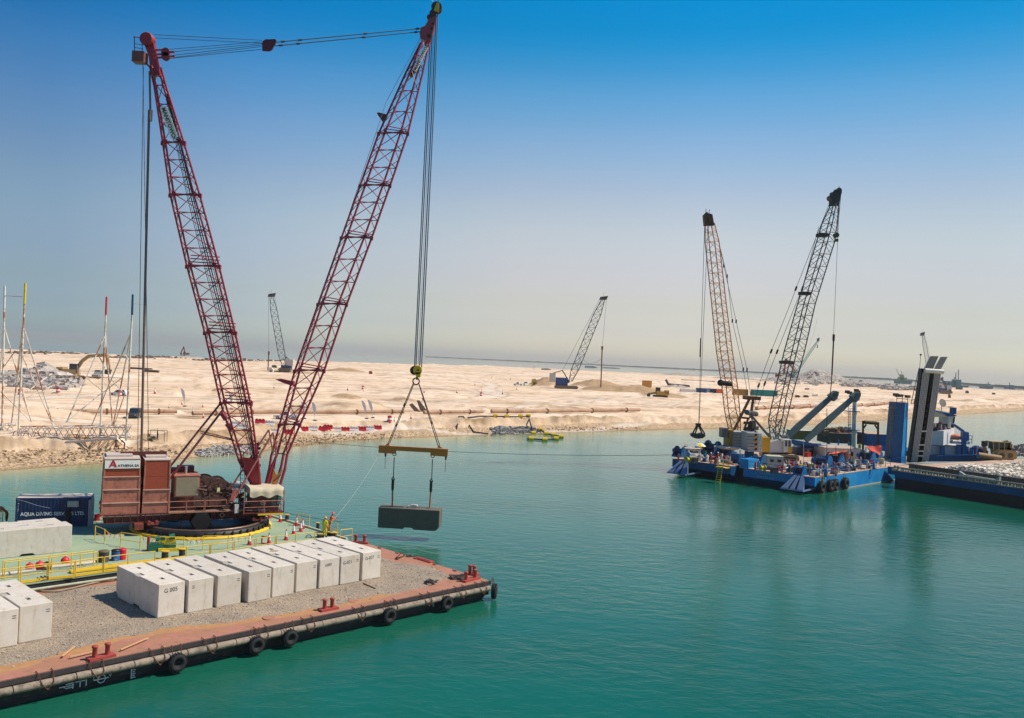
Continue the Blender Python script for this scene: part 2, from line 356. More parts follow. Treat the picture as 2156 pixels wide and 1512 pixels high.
# far rim rubble, then under the sea
rim = np.exp(-((dF - 12) / 10.0) ** 2); h += rim * 1.0 * (0.4 + fbm(Xg / 6, Yg / 6, 3, 81)); rockA = np.maximum(rockA, rim * (fbm(Xg / 8, Yg / 8, 2, 83) > 0.42) * 0.9)
h = np.where(dF < 6, h * np.clip(dF / 6, 0, 1) + np.clip(dF, -40, 0) * 0.1, h)
h = np.where(dN < 0, np.minimum(h, np.clip(dN * 0.22, -3, 0) - 0.02), h)
h = h + 0.0 * h
def grid_mesh(name, X, Y, Z, attrs):
    nr, nc = X.shape; me = bpy.data.meshes.new(name); N = nr * nc
    me.vertices.add(N); me.vertices.foreach_set('co', np.stack([X, Y, Z], -1).astype(np.float32).ravel())
    i = np.arange((nr - 1) * (nc - 1)); r = i // (nc - 1); c = i % (nc - 1); a = r * nc + c
    q = np.stack([a, a + 1, a + nc + 1, a + nc], -1).astype(np.int32)
    me.loops.add(q.size); me.loops.foreach_set('vertex_index', q.ravel()); me.polygons.add(len(q))
    me.polygons.foreach_set('loop_start', np.arange(len(q), dtype=np.int32) * 4); me.polygons.foreach_set('use_smooth', np.ones(len(q), bool))
    me.update(calc_edges=True)
    for k, A in attrs.items():
        at = me.attributes.new(k, 'FLOAT', 'POINT'); at.data.foreach_set('value', A.astype(np.float32).ravel())
    return me
sand = bpy.data.materials.new('sand'); sand.use_nodes = True
def build_sand(m):
    n = m.node_tree.nodes; l = m.node_tree.links; b = n['Principled BSDF']; b.inputs['Roughness'].default_value = 0.95; b.inputs['Specular IOR Level'].default_value = 0.1
    g = n.new('ShaderNodeTexCoord')
    def noise(sc, det=5, st=(1, 1, 1), ro=0.6):
        mp = n.new('ShaderNodeMapping'); mp.inputs['Scale'].default_value = st; l.new(g.outputs['Object'], mp.inputs[0])
        t = n.new('ShaderNodeTexNoise'); t.inputs['Scale'].default_value = sc; t.inputs['Detail'].default_value = det; t.inputs['Roughness'].default_value = ro; l.new(mp.outputs[0], t.inputs['Vector']); return t.outputs['Fac']
    def ramp(x, a, c1, bb, c2):
        r = n.new('ShaderNodeValToRGB'); r.color_ramp.elements[0].position = a; r.color_ramp.elements[1].position = bb
        r.color_ramp.elements[0].color = c1; r.color_ramp.elements[1].color = c2; l.new(x, r.inputs[0]); return r.outputs[0]
    def mix(f, a, c):
        x = n.new('ShaderNodeMixRGB')
        for s_in, v in ((0, f), (1, a), (2, c)):
            if hasattr(v, 'links') or hasattr(v, 'is_linked'): l.new(v, x.inputs[s_in])
            elif s_in == 0: x.inputs[0].default_value = v
            else: x.inputs[s_in].default_value = v
        return x.outputs[0]
    def attr(k): a = n.new('ShaderNodeAttribute'); a.attribute_name = k; return a.outputs['Fac']
    def math_(op, a, v):
        x = n.new('ShaderNodeMath'); x.operation = op; l.new(a, x.inputs[0])
        if hasattr(v, 'links'): l.new(v, x.inputs[1])
        else: x.inputs[1].default_value = v
        return x.outputs[0]
    base = ramp(noise(0.05, 8, (0.25, 1, 1)), 0.3, lin((212, 181, 148)) + [1], 0.68, lin((240, 209, 177)) + [1])
    base = mix(ramp(noise(0.012, 6, (0.3, 1.6, 1)), 0.46, (0, 0, 0, 1), 0.62, (0.75, 0.75, 0.75, 1)), base, lin((244, 218, 190)) + [1])
    base = mix(ramp(noise(0.18, 8), 0.50, (0, 0, 0, 1), 0.68, (0.75, 0.75, 0.75, 1)), base, lin((180, 149, 116)) + [1])  # darker blotches, bank shade put into the sand colour
    dug = ramp(noise(0.6, 6), 0.3, lin((150, 116, 80)) + [1], 0.7, lin((182, 148, 108)) + [1]); base = mix(attr('dug'), base, dug)
    steep = ramp(noise(0.35, 8), 0.35, lin((108, 84, 54)) + [1], 0.7, lin((188, 154, 112)) + [1]); base = mix(attr('bank'), base, steep)  # brown bank soil with the shade of its hollows put into the colour
    peb = ramp(noise(2.6, 8), 0.42, lin((120, 97, 70)) + [1], 0.55, lin((205, 172, 134)) + [1]); base = mix(attr('beach'), base, peb)
    vo = n.new('ShaderNodeTexVoronoi'); vo.inputs['Scale'].default_value = 0.55; l.new(g.outputs['Object'], vo.inputs['Vector'])
    rk = ramp(math_('ADD', vo.outputs['Color'], 0.0), 0.1, lin((112, 102, 92)) + [1], 0.9, lin((205, 192, 178)) + [1])
    base = mix(attr('rock'), base, rk); base = mix(math_('MULTIPLY', attr('road'), 0.7), base, lin((224, 208, 190)) + [1]); base = mix(math_('MULTIPLY', attr('rut'), 0.75), base, lin((176, 146, 114)) + [1]); base = mix(math_('MULTIPLY', attr('wet'), 0.75), base, lin((128, 104, 74)) + [1])
    l.new(base, b.inputs['Base Color'])
    bp = n.new('ShaderNodeBump'); bp.inputs['Strength'].default_value = 0.6; bp.inputs['Distance'].default_value = 0.28; l.new(noise(0.8, 10, (1, 1, 1), 0.7), bp.inputs['Height'])
    bp2 = n.new('ShaderNodeBump'); bp2.inputs['Distance'].default_value = 0.8; l.new(attr('rock'), bp2.inputs['Strength']); l.new(vo.outputs['Distance'], bp2.inputs['Height']); l.new(bp.outputs[0], bp2.inputs['Normal'])
    l.new(bp2.outputs[0], b.inputs['Normal'])
build_sand(sand)
bankA = sstep(9.0, 10.2, d) * (1 - sstep(12.2, 13.5, d)) * np.clip(0.35 + 1.3 * (fbm(Xg / 7, Yg / 7, 3, 91) - 0.35), 0, 1)  # mask for the bank soil and its painted shade
bankA = np.maximum(bankA, 0.8 * sstep(0.55, 0.68, fbm(Xg / 16, Yg / 10, 4, 93)) * np.exp(-((d - 46) / 12.0) ** 2))
rutA = np.exp(-(ruts / 0.03) ** 2) * sstep(12, 18, d) * 0.6; bankA = np.maximum(bankA, 0.7 * (np.exp(-((tr - 0.485) / 0.012) ** 2) + np.exp(-((tr - 0.572) / 0.012) ** 2)) * sstep(30, 50, d) * np.clip(2.5 * (fbm(Xg / 18, Yg / 18, 3, 131) - 0.42), 0, 1))
beachA = (1 - sstep(8.5, 10, d)) * 0.9
wetA = 1 - sstep(0.2, 2.2, d)
roadA = np.zeros_like(h)
for px_, wd in [([(-80, 842), (120, 834), (300, 836), (520, 846), (900, 846), (1150, 850), (1400, 856), (1700, 848), (2156, 846)], 2.6), ([(-60, 768), (250, 780), (600, 800), (900, 815), (1045, 832), (1300, 845), (1600, 858)], 3.0), ([(700, 776), (900, 790), (1030, 806), (1050, 822), (1020, 840)], 4.0), ([(0, 885), (250, 890), (450, 886), (700, 892), (900, 886), (1150, 884), (1380, 876)], 1.6),
                ([(300, 760), (700, 780), (1100, 790), (1500, 812), (2000, 832)], 4.0), ([(1100, 860), (1250, 842), (1450, 830), (1750, 822)], 3.0)]:
    dd_ = seg_dist(Xg + (fbm(Xg / 25, Yg / 25, 2, 151) - 0.5) * 12, Yg + (fbm(Xg / 25, Yg / 25, 2, 152) - 0.5) * 12, [P(x, y, 3.2) for x, y in px_])
    roadA = np.maximum(roadA, np.exp(-(dd_ / wd) ** 4)); rutA = np.maximum(rutA, np.exp(-((dd_ - wd * 1.1) / (0.25 * wd)) ** 2) * 0.9)
me = grid_mesh('ground', Xg, Yg, h, dict(road=roadA * (fbm(Xg / 14, Yg / 14, 3, 153) > 0.3) * 0.8, rock=rockA * 0.95, dug=dugA * 0.85, bank=bankA, beach=beachA, wet=wetA, rut=rutA)); me.materials.append(sand)
ground = bpy.data.objects.new('ground', me); COL.objects.link(ground); ground['kind'] = 'structure'
hv = h
def GZ(X, Y):
    """height of the ground"""
    T = X / Y; c = (T - tc0[0]) / (tc0[1] - tc0[0]); r = (math.log(Y) - math.log(88)) / (math.log(2600) - math.log(88)) * (len(yy) - 1)
    i = min(max(int(r), 0), len(yy) - 2); j = min(max(int(c), 0), len(tc0) - 2); fr, fc = r - i, c - j
    return float((hv[i, j] * (1 - fc) + hv[i, j + 1] * fc) * (1 - fr) + (hv[i + 1, j] * (1 - fc) + hv[i + 1, j + 1] * fc) * fr)
def PG(px, py):
    """the point of the ground under a pixel of the photograph"""
    z = 3.0
    for _ in range(6):
        p = P(px, py, z); z = 0.5 * z + 0.5 * GZ(p.x, p.y)
    p = P(px, py, z); return Vector((p.x, p.y, GZ(p.x, p.y)))

# ------------------------------------------------------------------ sea bed and water
bed = MB(); bed.quad((-60000, -400, -6), (60000, -400, -6), (60000, 50000, -6), (-60000, 50000, -6))
struct('sea_bed', bed, M('sea_bed', (60, 90, 80), 0.9))
wt = np.linspace(-1.5, 1.5, 420); wy = np.concatenate([np.linspace(-120, 36, 14), np.exp(np.linspace(math.log(40), math.log(700), 330)), np.exp(np.linspace(math.log(760), math.log(48000), 40))])
WT, WY = np.meshgrid(wt, wy); WX = WT * np.maximum(WY, 40) * np.where(WY < 40, 2.5, 1.0); WYs = np.maximum(WY, 1.0)
sN = sdist(WX, np.maximum(WY, 40), SHORE); sN = np.where(WY < 40, -200, sN)
shal = np.where(sN < 0, np.exp(sN / 7.0), 1.0); mid = np.where(sN < 0, np.exp(sN / 42.0), 1.0)
open_sea = sstep(600, 1200, WY)
me = grid_mesh('water', WX, WY, np.zeros_like(WX), dict(shallow=shal * (1 - open_sea), mid=mid * (1 - open_sea), sea=open_sea))
wm = bpy.data.materials.new('water'); wm.use_nodes = True
def build_water(m):
    n = m.node_tree.nodes; l = m.node_tree.links; b = n['Principled BSDF']
    b.inputs['Roughness'].default_value = 0.04; b.inputs['IOR'].default_value = 1.29; b.inputs['Specular IOR Level'].default_value = 0.5
    g = n.new('ShaderNodeTexCoord')
    def attr(k): a = n.new('ShaderNodeAttribute'); a.attribute_name = k; return a.outputs['Fac']
    def noise(sc, det, st=(1, 1, 1), ro=0.5, dist=0.0, rot=0.0):
        mp = n.new('ShaderNodeMapping'); mp.inputs['Scale'].default_value = st; mp.inputs['Rotation'].default_value = (0, 0, rot); l.new(g.outputs['Object'], mp.inputs[0])
        t = n.new('ShaderNodeTexNoise'); t.inputs['Scale'].default_value = sc; t.inputs['Detail'].default_value = det; t.inputs['Roughness'].default_value = ro; t.inputs['Distortion'].default_value = dist; l.new(mp.outputs[0], t.inputs['Vector']); return t.outputs['Fac']
    def mixc(f, a, c):
        x = n.new('ShaderNodeMixRGB'); l.new(f, x.inputs[0])
        if isinstance(a, tuple): x.inputs[1].default_value = a
        else: l.new(a, x.inputs[1])
        x.inputs[2].default_value = c; return x.outputs[0]
    nz = noise(0.02, 4, (1, 2, 1)); r = n.new('ShaderNodeValToRGB'); r.color_ramp.elements[0].position = 0.35; r.color_ramp.elements[1].position = 0.7
    r.color_ramp.elements[0].color = (0.0, 0.068, 0.036, 1); r.color_ramp.elements[1].color = (0.0, 0.102, 0.056, 1); l.new(nz, r.inputs[0])
    c = mixc(attr('mid'), r.outputs[0], (0.06, 0.26, 0.19, 1)); c = mixc(attr('shallow'), c, (0.36, 0.34, 0.15, 1)); c = mixc(attr('sea'), c, (0.05, 0.13, 0.125, 1))
    l.new(c, b.inputs['Base Color'])
    w1 = noise(0.55, 3, (1, 1.5, 1), 0.55, 0.3, 0.3); w2 = noise(2.6, 5, (1, 1.7, 1), 0.7, 0.2, -0.4)
    a = n.new('ShaderNodeMath'); a.operation = 'MULTIPLY_ADD'; l.new(w2, a.inputs[0]); a.inputs[1].default_value = 0.22; l.new(w1, a.inputs[2])
    wp = noise(0.035, 3, (1, 2.2, 1), 0.5, 0.5, 0.2); wr = n.new('ShaderNodeMapRange'); wr.inputs[1].default_value = 0.35; wr.inputs[2].default_value = 0.68; wr.inputs[3].default_value = 0.45; wr.inputs[4].default_value = 1.25; l.new(wp, wr.inputs[0])
    bp = n.new('ShaderNodeBump'); l.new(wr.outputs[0], bp.inputs['Strength']); bp.inputs['Distance'].default_value = 0.066; l.new(a.outputs[0], bp.inputs['Height']); l.new(bp.outputs[0], b.inputs['Normal'])
build_water(wm); me.materials.append(wm)
water = bpy.data.objects.new('water', me); COL.objects.link(water); water['kind'] = 'structure'
# far breakwater
bw = MB(); pts = [P(x, y, 0) for x, y in [(895, 751.5), (1150, 763.5), (1400, 775.5), (1660, 788), (1900, 801), (2156, 818), (2400, 832)]]
for a, b_ in zip(pts, pts[1:]):
    n_ = 24
    for k in range(n_):
        p = a.lerp(b_, k / n_); q = a.lerp(b_, (k + 1) / n_); hh = 5.2 + random.uniform(-0.8, 0.8)
        bw.prism([(p.x, p.y - 8, -1), (p.x, p.y - 2, hh), (p.x, p.y + 2, hh), (p.x, p.y + 8, -1)], (q.x - p.x, q.y - p.y, 0))
solo('breakwater', bw, M('breakwater_stone', (125, 118, 104), 0.95, var=0.3, scale=0.1), 'long low stone breakwater across the sea near the horizon', 'breakwater')
# ------------------------------------------------------------------ materials shared by the near barges
E1A = R(45.3); e1 = Vector((math.cos(E1A), math.sin(E1A), 0)); e2 = Vector((math.sin(E1A), -math.cos(E1A), 0)); UP = Vector((0, 0, 1))
concrete = M('concrete', (214, 202, 186), 0.9, var=0.06, scale=1.2, bump=0.15, bscale=22, rgb2=(206, 190, 168), amt=0.36, sc2=1.3, rand=True, soft=0.12, streak=(172, 156, 134), samt=0.33, sst=(1.5, 1.5, 0.35), holes=0.4, tone=0.12)
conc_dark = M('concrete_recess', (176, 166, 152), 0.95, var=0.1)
conc_wet = M('wet_concrete', (92, 90, 86), 0.6, var=0.2, scale=1.5, bump=0.1)
slot_m = M('slot_shadow_steel', (62, 52, 46), 0.9)
ink = M('marker_paint', (66, 62, 58), 0.8)
rust_deck = M('red_deck_paint', (178, 118, 98), 0.85, var=0.16, scale=1.1, bump=0.2, bscale=12, rgb2=(164, 116, 86), amt=0.55, sc2=0.7, soft=0.12, streak=(112, 84, 72), samt=0.3, sst=(0.8, 0.8, 0.8))
red_paint = M('red_oxide_paint', (166, 70, 58), 0.6, var=0.15, scale=4)
black_hull = M('black_hull', (44, 42, 44), 0.65, var=0.35, scale=1.5, rgb2=(96, 82, 68), amt=0.22, sc2=2.5, stretch=(1, 1, 2.5), bump=0.2)
lip_m = M('black_edge_strip', (62, 56, 54), 0.7, var=0.25)
fender_m = M('worn_fender_roll', (150, 132, 112), 0.85, var=0.25, scale=3, bump=0.4, bscale=8, rgb2=(92, 82, 72), amt=0.35, sc2=2.2)
rubber = M('tyre_rubber', (38, 37, 38), 0.8, var=0.3, scale=6)
chain_m = M('rusty_chain', (104, 66, 46), 0.9, var=0.3, scale=12)
grav_m = bpy.data.materials.new('gravel')
def build_gravel(m, c1, c2, sc):
    m.use_nodes = True; n = m.node_tree.nodes; l = m.node_tree.links; b = n['Principled BSDF']; b.inputs['Roughness'].default_value = 0.95; b.inputs['Specular IOR Level'].default_value = 0.15
    g = n.new('ShaderNodeTexCoord'); vo = n.new('ShaderNodeTexVoronoi'); vo.inputs['Scale'].default_value = sc; l.new(g.outputs['Object'], vo.inputs['Vector'])
    bw_ = n.new('ShaderNodeRGBToBW'); l.new(vo.outputs['Color'], bw_.inputs[0])
    r = n.new('ShaderNodeValToRGB'); r.color_ramp.elements[0].position = 0.15; r.color_ramp.elements[1].position = 0.85; r.color_ramp.elements[0].color = lin(c1) + [1]; r.color_ramp.elements[1].color = lin(c2) + [1]; l.new(bw_.outputs[0], r.inputs[0])
    nz = n.new('ShaderNodeTexNoise'); nz.inputs['Scale'].default_value = 0.5; nz.inputs['Detail'].default_value = 6; l.new(g.outputs['Object'], nz.inputs['Vector'])
    r2 = n.new('ShaderNodeValToRGB'); r2.color_ramp.elements[0].position = 0.35; r2.color_ramp.elements[1].position = 0.7; r2.color_ramp.elements[0].color = (0.82, 0.80, 0.78, 1); r2.color_ramp.elements[1].color = (1.1, 1.05, 0.98, 1); l.new(nz.outputs['Fac'], r2.inputs[0])
    mu = n.new('ShaderNodeMixRGB'); mu.blend_type = 'MULTIPLY'; mu.inputs[0].default_value = 1; l.new(r.outputs[0], mu.inputs[1]); l.new(r2.outputs[0], mu.inputs[2]); l.new(mu.outputs[0], b.inputs['Base Color'])
    bp = n.new('ShaderNodeBump'); bp.inputs['Strength'].default_value = 0.8; bp.inputs['Distance'].default_value = 0.05; l.new(vo.outputs['Distance'], bp.inputs['Height']); l.new(bp.outputs[0], b.inputs['Normal'])
build_gravel(grav_m, (130, 116, 102), (192, 174, 152), 20.0)
sandspill = M('brown_sand', (176, 128, 84), 0.95, var=0.15, scale=3, bump=0.3, bscale=15)

# ------------------------------------------------------------------ red deck barge
NEAR_A = P(0, 1428, 1.4); NEAR_B = P(1030, 1222, 1.4)
def rb(s, t, z):   # s metres along e1 from the near bow corner, t metres across (away)
    p = NEAR_B + e1 * s - e2 * t; return Vector((p.x, p.y, z))
WB = 15.6
barge = thing('deck_barge', 'long flat rust red barge carrying the rows of concrete blocks, tyres hung on its side', 'barge', rb(-40, 8, 0))
hull = MB(); bow_in = 1.6
hull.prism([rb(0, 0, 0.35), rb(0, 0, 1.32), rb(0, WB, 1.32), rb(0, WB, 0.35)], e1 * -75)
hull.prism([rb(-bow_in, 0.25, -1.2), rb(-0.05, 0.25, 0.35), rb(-0.05, WB - 0.25, 0.35), rb(-bow_in, WB - 0.25, -1.2)], e1 * -73)
part('hull', hull, black_hull, barge, world=True)
dk = MB(); dk.prism([rb(0, 0, 1.32), rb(0, 0, 1.40), rb(0, WB, 1.40), rb(0, WB, 1.32)], e1 * -75)

lip = MB(); lip.prism([rb(0.02, -0.14, 1.12), rb(0.02, -0.14, 1.36), rb(0.02, 0, 1.36), rb(0.02, 0, 1.12)], e1 * -75)
lip.prism([rb(0, -0.1, 1.12), rb(0.14, -0.1, 1.12), rb(0.14, -0.1, 1.36), rb(0, -0.1, 1.36)], -e2 * (WB + 0.1)); part('edge_strip', lip, lip_m, barge, world=True)
fr = MB()
for k in range(26):
    a = rb(-0.3 - k * 2.9, -0.34, 0.93); b = rb(-0.3 - (k + 1) * 2.9 + 0.05, -0.34, 0.93); fr.tube(a, b, 0.2, n=10)
part('fender_roll', fr, fender_m, barge, world=True)
edge_r = MB()   # small weld ring plates and seams along the deck edge
for k in range(15): edge_r.box(rb(-2.0 - k * 3.1, WB - 0.25, 1.43), (0.28, 0.12, 0.06), E1A)
for k in range(6): edge_r.box(rb(-0.25, 1.2 + k * 2.4, 1.43), (0.1, 0.4, 0.07), E1A)

dk.m = 1
for k in range(15): dk.box(rb(-2.0 - k * 3.1, WB - 0.25, 1.43), (0.28, 0.12, 0.06), E1A)
for k in range(6): dk.box(rb(-0.25, 1.2 + k * 2.4, 1.43), (0.1, 0.4, 0.07), E1A)
part('deck', dk, [rust_deck, red_paint], barge, world=True)
for px, py in [(905, 976 + 290), (735, 1302)]:   # deck manhole covers
    c = P(745 + (0 if px > 800 else -178), 1266 if px > 800 else 1302, 1.4)
    part('manhole_cover', MB().lathe((c.x, c.y, 1.4), (0, 0, 1), [(0.42, 0), (0.42, 0.05), (0.36, 0.055)], 20), rust_deck, barge, world=True)
def bollard_pair(pts, m, parent, r=0.13, h=0.6, z=1.4, tag='bollard_pair'):
    mb = MB(); A, B = Vector(pts[0]), Vector(pts[1]); mid = (A + B) / 2; L = (B - A).length + 0.7
    mb.box((mid.x, mid.y, z + 0.07), (L, 0.55, 0.14), math.atan2(B.y - A.y, B.x - A.x))
    for c in (A, B): mb.lathe((c.x, c.y, z + 0.12), (0, 0, 1), [(r, 0), (r * 0.95, h - 0.12), (r * 1.25, h - 0.08), (r * 1.25, h), (r * 0.9, h + 0.02)], 14)
    part(tag, mb, m, parent, world=True)
bollard_pair([P(199, 1387, 1.45), P(226, 1381, 1.45)], red_paint, barge)
bollard_pair([P(683, 1284, 1.45), P(699, 1281, 1.45)], red_paint, barge)
bollard_pair([P(981, 1223, 1.45), P(1000, 1218, 1.45)], red_paint, barge)
bollard_pair([P(989, 1208, 1.45), P(998, 1209.5, 1.45)], red_paint, barge)
bollard_pair([P(749, 1142, 1.45), P(767, 1143, 1.45)], red_paint, barge)
bx = MB(); c = P(893, 1180, 1.4); bx.box((c.x, c.y, 1.44), (2.1, 0.5, 0.1), E1A - R(90)); bx.box((c.x, c.y, 1.50), (1.7, 0.25, 0.06), E1A - R(90)); part('deck_hatch', bx, red_paint, barge, world=True)
white_mk = M('white_hull_marks', (214, 212, 206), 0.7, var=0.1)
def side_pt(px, z):   # point on the near side plane under a pixel column
    # intersect ray (px at height z) with side plane t = -0.02
    best = None
    lo, hi = -60.0, 0.5
    for _ in range(50):
        m_ = (lo + hi) / 2; p = rb(m_, 0, z); v = (HC - z) * FPX / p.y; u = p.x * FPX / p.y; X = CX + u * c_ - v * s_
        if X < px: lo = m_
        else: hi = m_
    return rb(lo, -0.03, z)
dm = MB()
s0 = side_pt(281, 0.5)
for k in range(9): dm.box(s0 + UP * (0.42 - k * 0.1), (0.12 if k % 2 else 0.2, 0.012, 0.04), E1A)
dm.box(s0 + UP * 0.02 - e1 * 0.12, (0.04, 0.012, 0.9), E1A); part('draught_scale', dm, white_mk, barge, world=True); dm = MB()
s0 = side_pt(213, 0.42)
dm.torus(s0, e2, 0.2, 0.028, 20, 5); dm.box(s0, (0.75, 0.02, 0.05), E1A); part('load_line_disc', dm, white_mk, barge, world=True); dm = MB()
for dx, hh in [(-0.75, .32), (-1.05, .32), (-1.4, .32), (-1.8, .1)]: dm.box(s0 + e1 * dx + UP * (-0.02), (0.05, 0.015, hh), E1A); dm.box(s0 + e1 * (dx - 0.12) + UP * (hh / 2 - 0.04), (0.26, 0.015, 0.045), E1A)
for kk in range(3): dm.box(s0 - e1 * 1.55 + UP * (0.1 - kk * 0.1), (0.4, 0.015, 0.045), E1A)
part('load_line_mark', dm, white_mk, barge, world=True)
for txt, dx in (('L', -0.42), ('V', 0.36)): text_part('load_line_letter', txt, 0.26, white_mk, barge, s0 + e1 * dx + UP * 0.02 - e2 * 0.0, e1, UP)
s1_ = side_pt(912, 0.5)
part('draught_scale', MB().box(s1_ + UP * 0.1, (0.06, 0.012, 0.5), E1A).box(s1_ + e1 * -0.12 + UP * 0.2, (0.12, 0.012, 0.05), E1A).box(s1_ + e1 * -0.12 + UP * 0.05, (0.12, 0.012, 0.05), E1A), white_mk, barge, world=True)
# chains over the side
ch = MB()
def chain_loop(mb, s, t0=0.15, drop=0.75, w=0.7):
    a = rb(s, t0, 1.46); b = rb(s + w, t0, 1.46)
    pa = [a, rb(s, -0.18, 1.42), rb(s + 0.08, -0.58, 1.0), rb(s + w / 2, -0.6, 1.42 - drop), rb(s + w - 0.08, -0.58, 1.0), rb(s + w, -0.18, 1.42), b]
    for p, q in zip(pa, pa[1:]):
        n = max(1, int((q - p).length / 0.11))
        for k in range(n): x0 = p.lerp(q, k / n); x1 = p.lerp(q, (k + 0.8) / n); mb.tube(x0, x1, 0.022 if k % 2 else 0.034, n=4)
for s in [-31.0, -28.6, -25.4, -22.4, -19.2, -16.0, -12.2, -9.6, -6.6, -3.4, -1.4]: ch = MB(); chain_loop(ch, s); part('fender_chain', ch, chain_m, barge, world=True)
# tyres
def tyre(name, label, c, axis, Rr, group, r=None, chain_to=None, nt_=22, tm=None):
    r = r or Rr * 0.33; t = thing(name, label, 'tyre', c, 0, group)
    mb = MB(); mb.torus((0, 0, 0), axis, Rr - r, r, 26, 10, 1.15)
    ax = Vector(axis).normalized(); x, y = perp(ax)
    for k in range(nt_):
        a = 2 * math.pi * k / nt_; dd = x * math.cos(a) + y * math.sin(a); tt = ax.cross(dd)
        mb.box(dd * (Rr - 0.01), (Rr * 0.07, Rr * 0.1, r * 1.9), ax=(dd, tt, ax))
    part('tread_and_wall', mb, tm or rubber, t)
    part('inner_rim', MB().lathe(-ax * r * 0.7, ax, [(Rr - 2 * r + 0.02, 0), (Rr - 2 * r - 0.02, r * 0.7), (Rr - 2 * r + 0.02, r * 1.4)], 22, cap=False), M('tyre_bead', (58, 56, 56), 0.7), t)
    if chain_to is not None:
        cm = MB(); p = Vector(chain_to) - Vector(c)
        for sgn in (-1, 1): q = ax.cross(UP).normalized() * 0.25 * sgn; cm.tube(p + q, q + UP * (Rr - r), 0.03, n=5)
        part('hanging_chain', cm, chain_m, t)
    return t
labs = ['tyre fender hung on the black barge side nearest the white load line marks', 'tyre fender on the barge side, left of the close pair below the first blocks', 'tyre fender on the barge side, right of the close pair below the first blocks',
        'tyre fender on the barge side below the rust red bollards in mid length', 'tyre fender on the barge side just before the bow corner', 'tyre fender wrapped on the bow corner of the red barge']
for (px, py, rr), lb in zip([(362, 1385, 0.52), (528, 1352, 0.51), (599, 1337, 0.49), (807, 1292, 0.52), (928, 1266, 0.50), (1027, 1242, 0.54)], labs):
    sp = side_pt(px, 0.62); sp = sp + e2 * (0.62 if px < 1000 else 0.3) + (e1 * 0.35 if px > 1000 else Vector((0, 0, 0))); sp.z = 0.62
    tyre('tyre_fender', lb, sp, e2 if px < 1000 else (e2 + e1 * 0.8), rr, 'tyre fenders along the red barge', chain_to=sp + UP * 0.95 - e2 * 0.25)
# gravel on the deck
def gz_sheet(poly_px, z, th, name, m, label, amp=0.0):
    mb = MB(); pts = [P(x, y, z) for x, y in poly_px]; N = len(pts)
    return pts
xs = np.arange(-62, 0.0, 0.2); ys = np.arange(0.6, 15.6, 0.22)
Sg, Tg2 = np.meshgrid(xs, ys)
wx = rb(0, 0, 0)
WXg = wx.x + e1.x * Sg - e2.x * Tg2; WYg = wx.y + e1.y * Sg - e2.y * Tg2
edge = np.interp(Sg, [-62, -34, -32.3, -30.5, -29.3, -26.9, -24.2, -19.2, -17.4, -13.8, -10.9, -8.8, -4.9, -1.7], [1.0, 1.1, 1.3, 1.7, 2.0, 2.4, 2.5, 1.6, 1.3, 0.6, 0.8, 1.0, 1.3, 2.1]) + 0.7 * (fbm(Sg / 1.3, Tg2 / 3, 3, 7) - 0.5)
inner = np.minimum(np.minimum(Tg2 - edge, 14.2 + 0.6 * fbm(Sg / 3, Sg * 0, 2, 8) - Tg2), (np.interp(Tg2, [0, 2.8, 5.2, 9, 11.7, 15], [-2.2, -1.4, -0.7, -2.2, -1.6, -3.5]) - Sg) + 0.8 * (fbm(Tg2 / 1.2, Sg / 2, 3, 9) - 0.5))
thick = np.clip(inner / 1.2, -0.3, 1) * 0.09 + 0.02 * (fbm(Sg / 0.5, Tg2 / 0.5, 3, 10) - 0.5) + 0.05 * (fbm(Sg / 4, Tg2 / 4, 3, 12) - 0.5) * np.clip(inner, 0, 1)
me = grid_mesh('gravel_layer', WXg, WYg, 1.395 + thick, {}); me.materials.append(grav_m)
o = bpy.data.objects.new('gravel', me); COL.objects.link(o); o['kind'] = 'stuff'; o['label'] = 'grey crushed stone gravel spread over the red barge deck'; o['category'] = 'gravel'
thick2 = np.clip((inner + 0.9 * fbm(Sg / 2.5, Tg2 / 2, 3, 15) * sstep(7, 3, Tg2) * sstep(-44, -36, Sg) * (1 - sstep(-10, -6, Sg))) / 1.0, -0.3, 1) * 0.04
rsg = random.Random(77); gm = MB()
for _ in range(3200):
    i_ = rsg.randrange(Sg.shape[0]); j_ = rsg.randrange(Sg.shape[1])
    if inner[i_, j_] > 0.1: r_g = rsg.uniform(0.025, 0.07); gm.rock((WXg[i_, j_] + rsg.uniform(-.1, .1), WYg[i_, j_] + rsg.uniform(-.1, .1), 1.395 + thick[i_, j_] + r_g * .3), r_g, rsg)
solo('loose_stones', gm, M('loose_stone', (168, 154, 138), 0.9, var=0.4, scale=2.0), 'loose larger stones scattered over the gravel on the red barge', 'stones', kind='stuff')
me = grid_mesh('sand_layer', WXg, WYg, 1.392 + thick2, {}); me.materials.append(sandspill)
o = bpy.data.objects.new('spilled_sand', me); COL.objects.link(o); o['kind'] = 'stuff'; o['label'] = 'brown sand spilled along the gravel edge on the red barge deck'; o['category'] = 'sand'
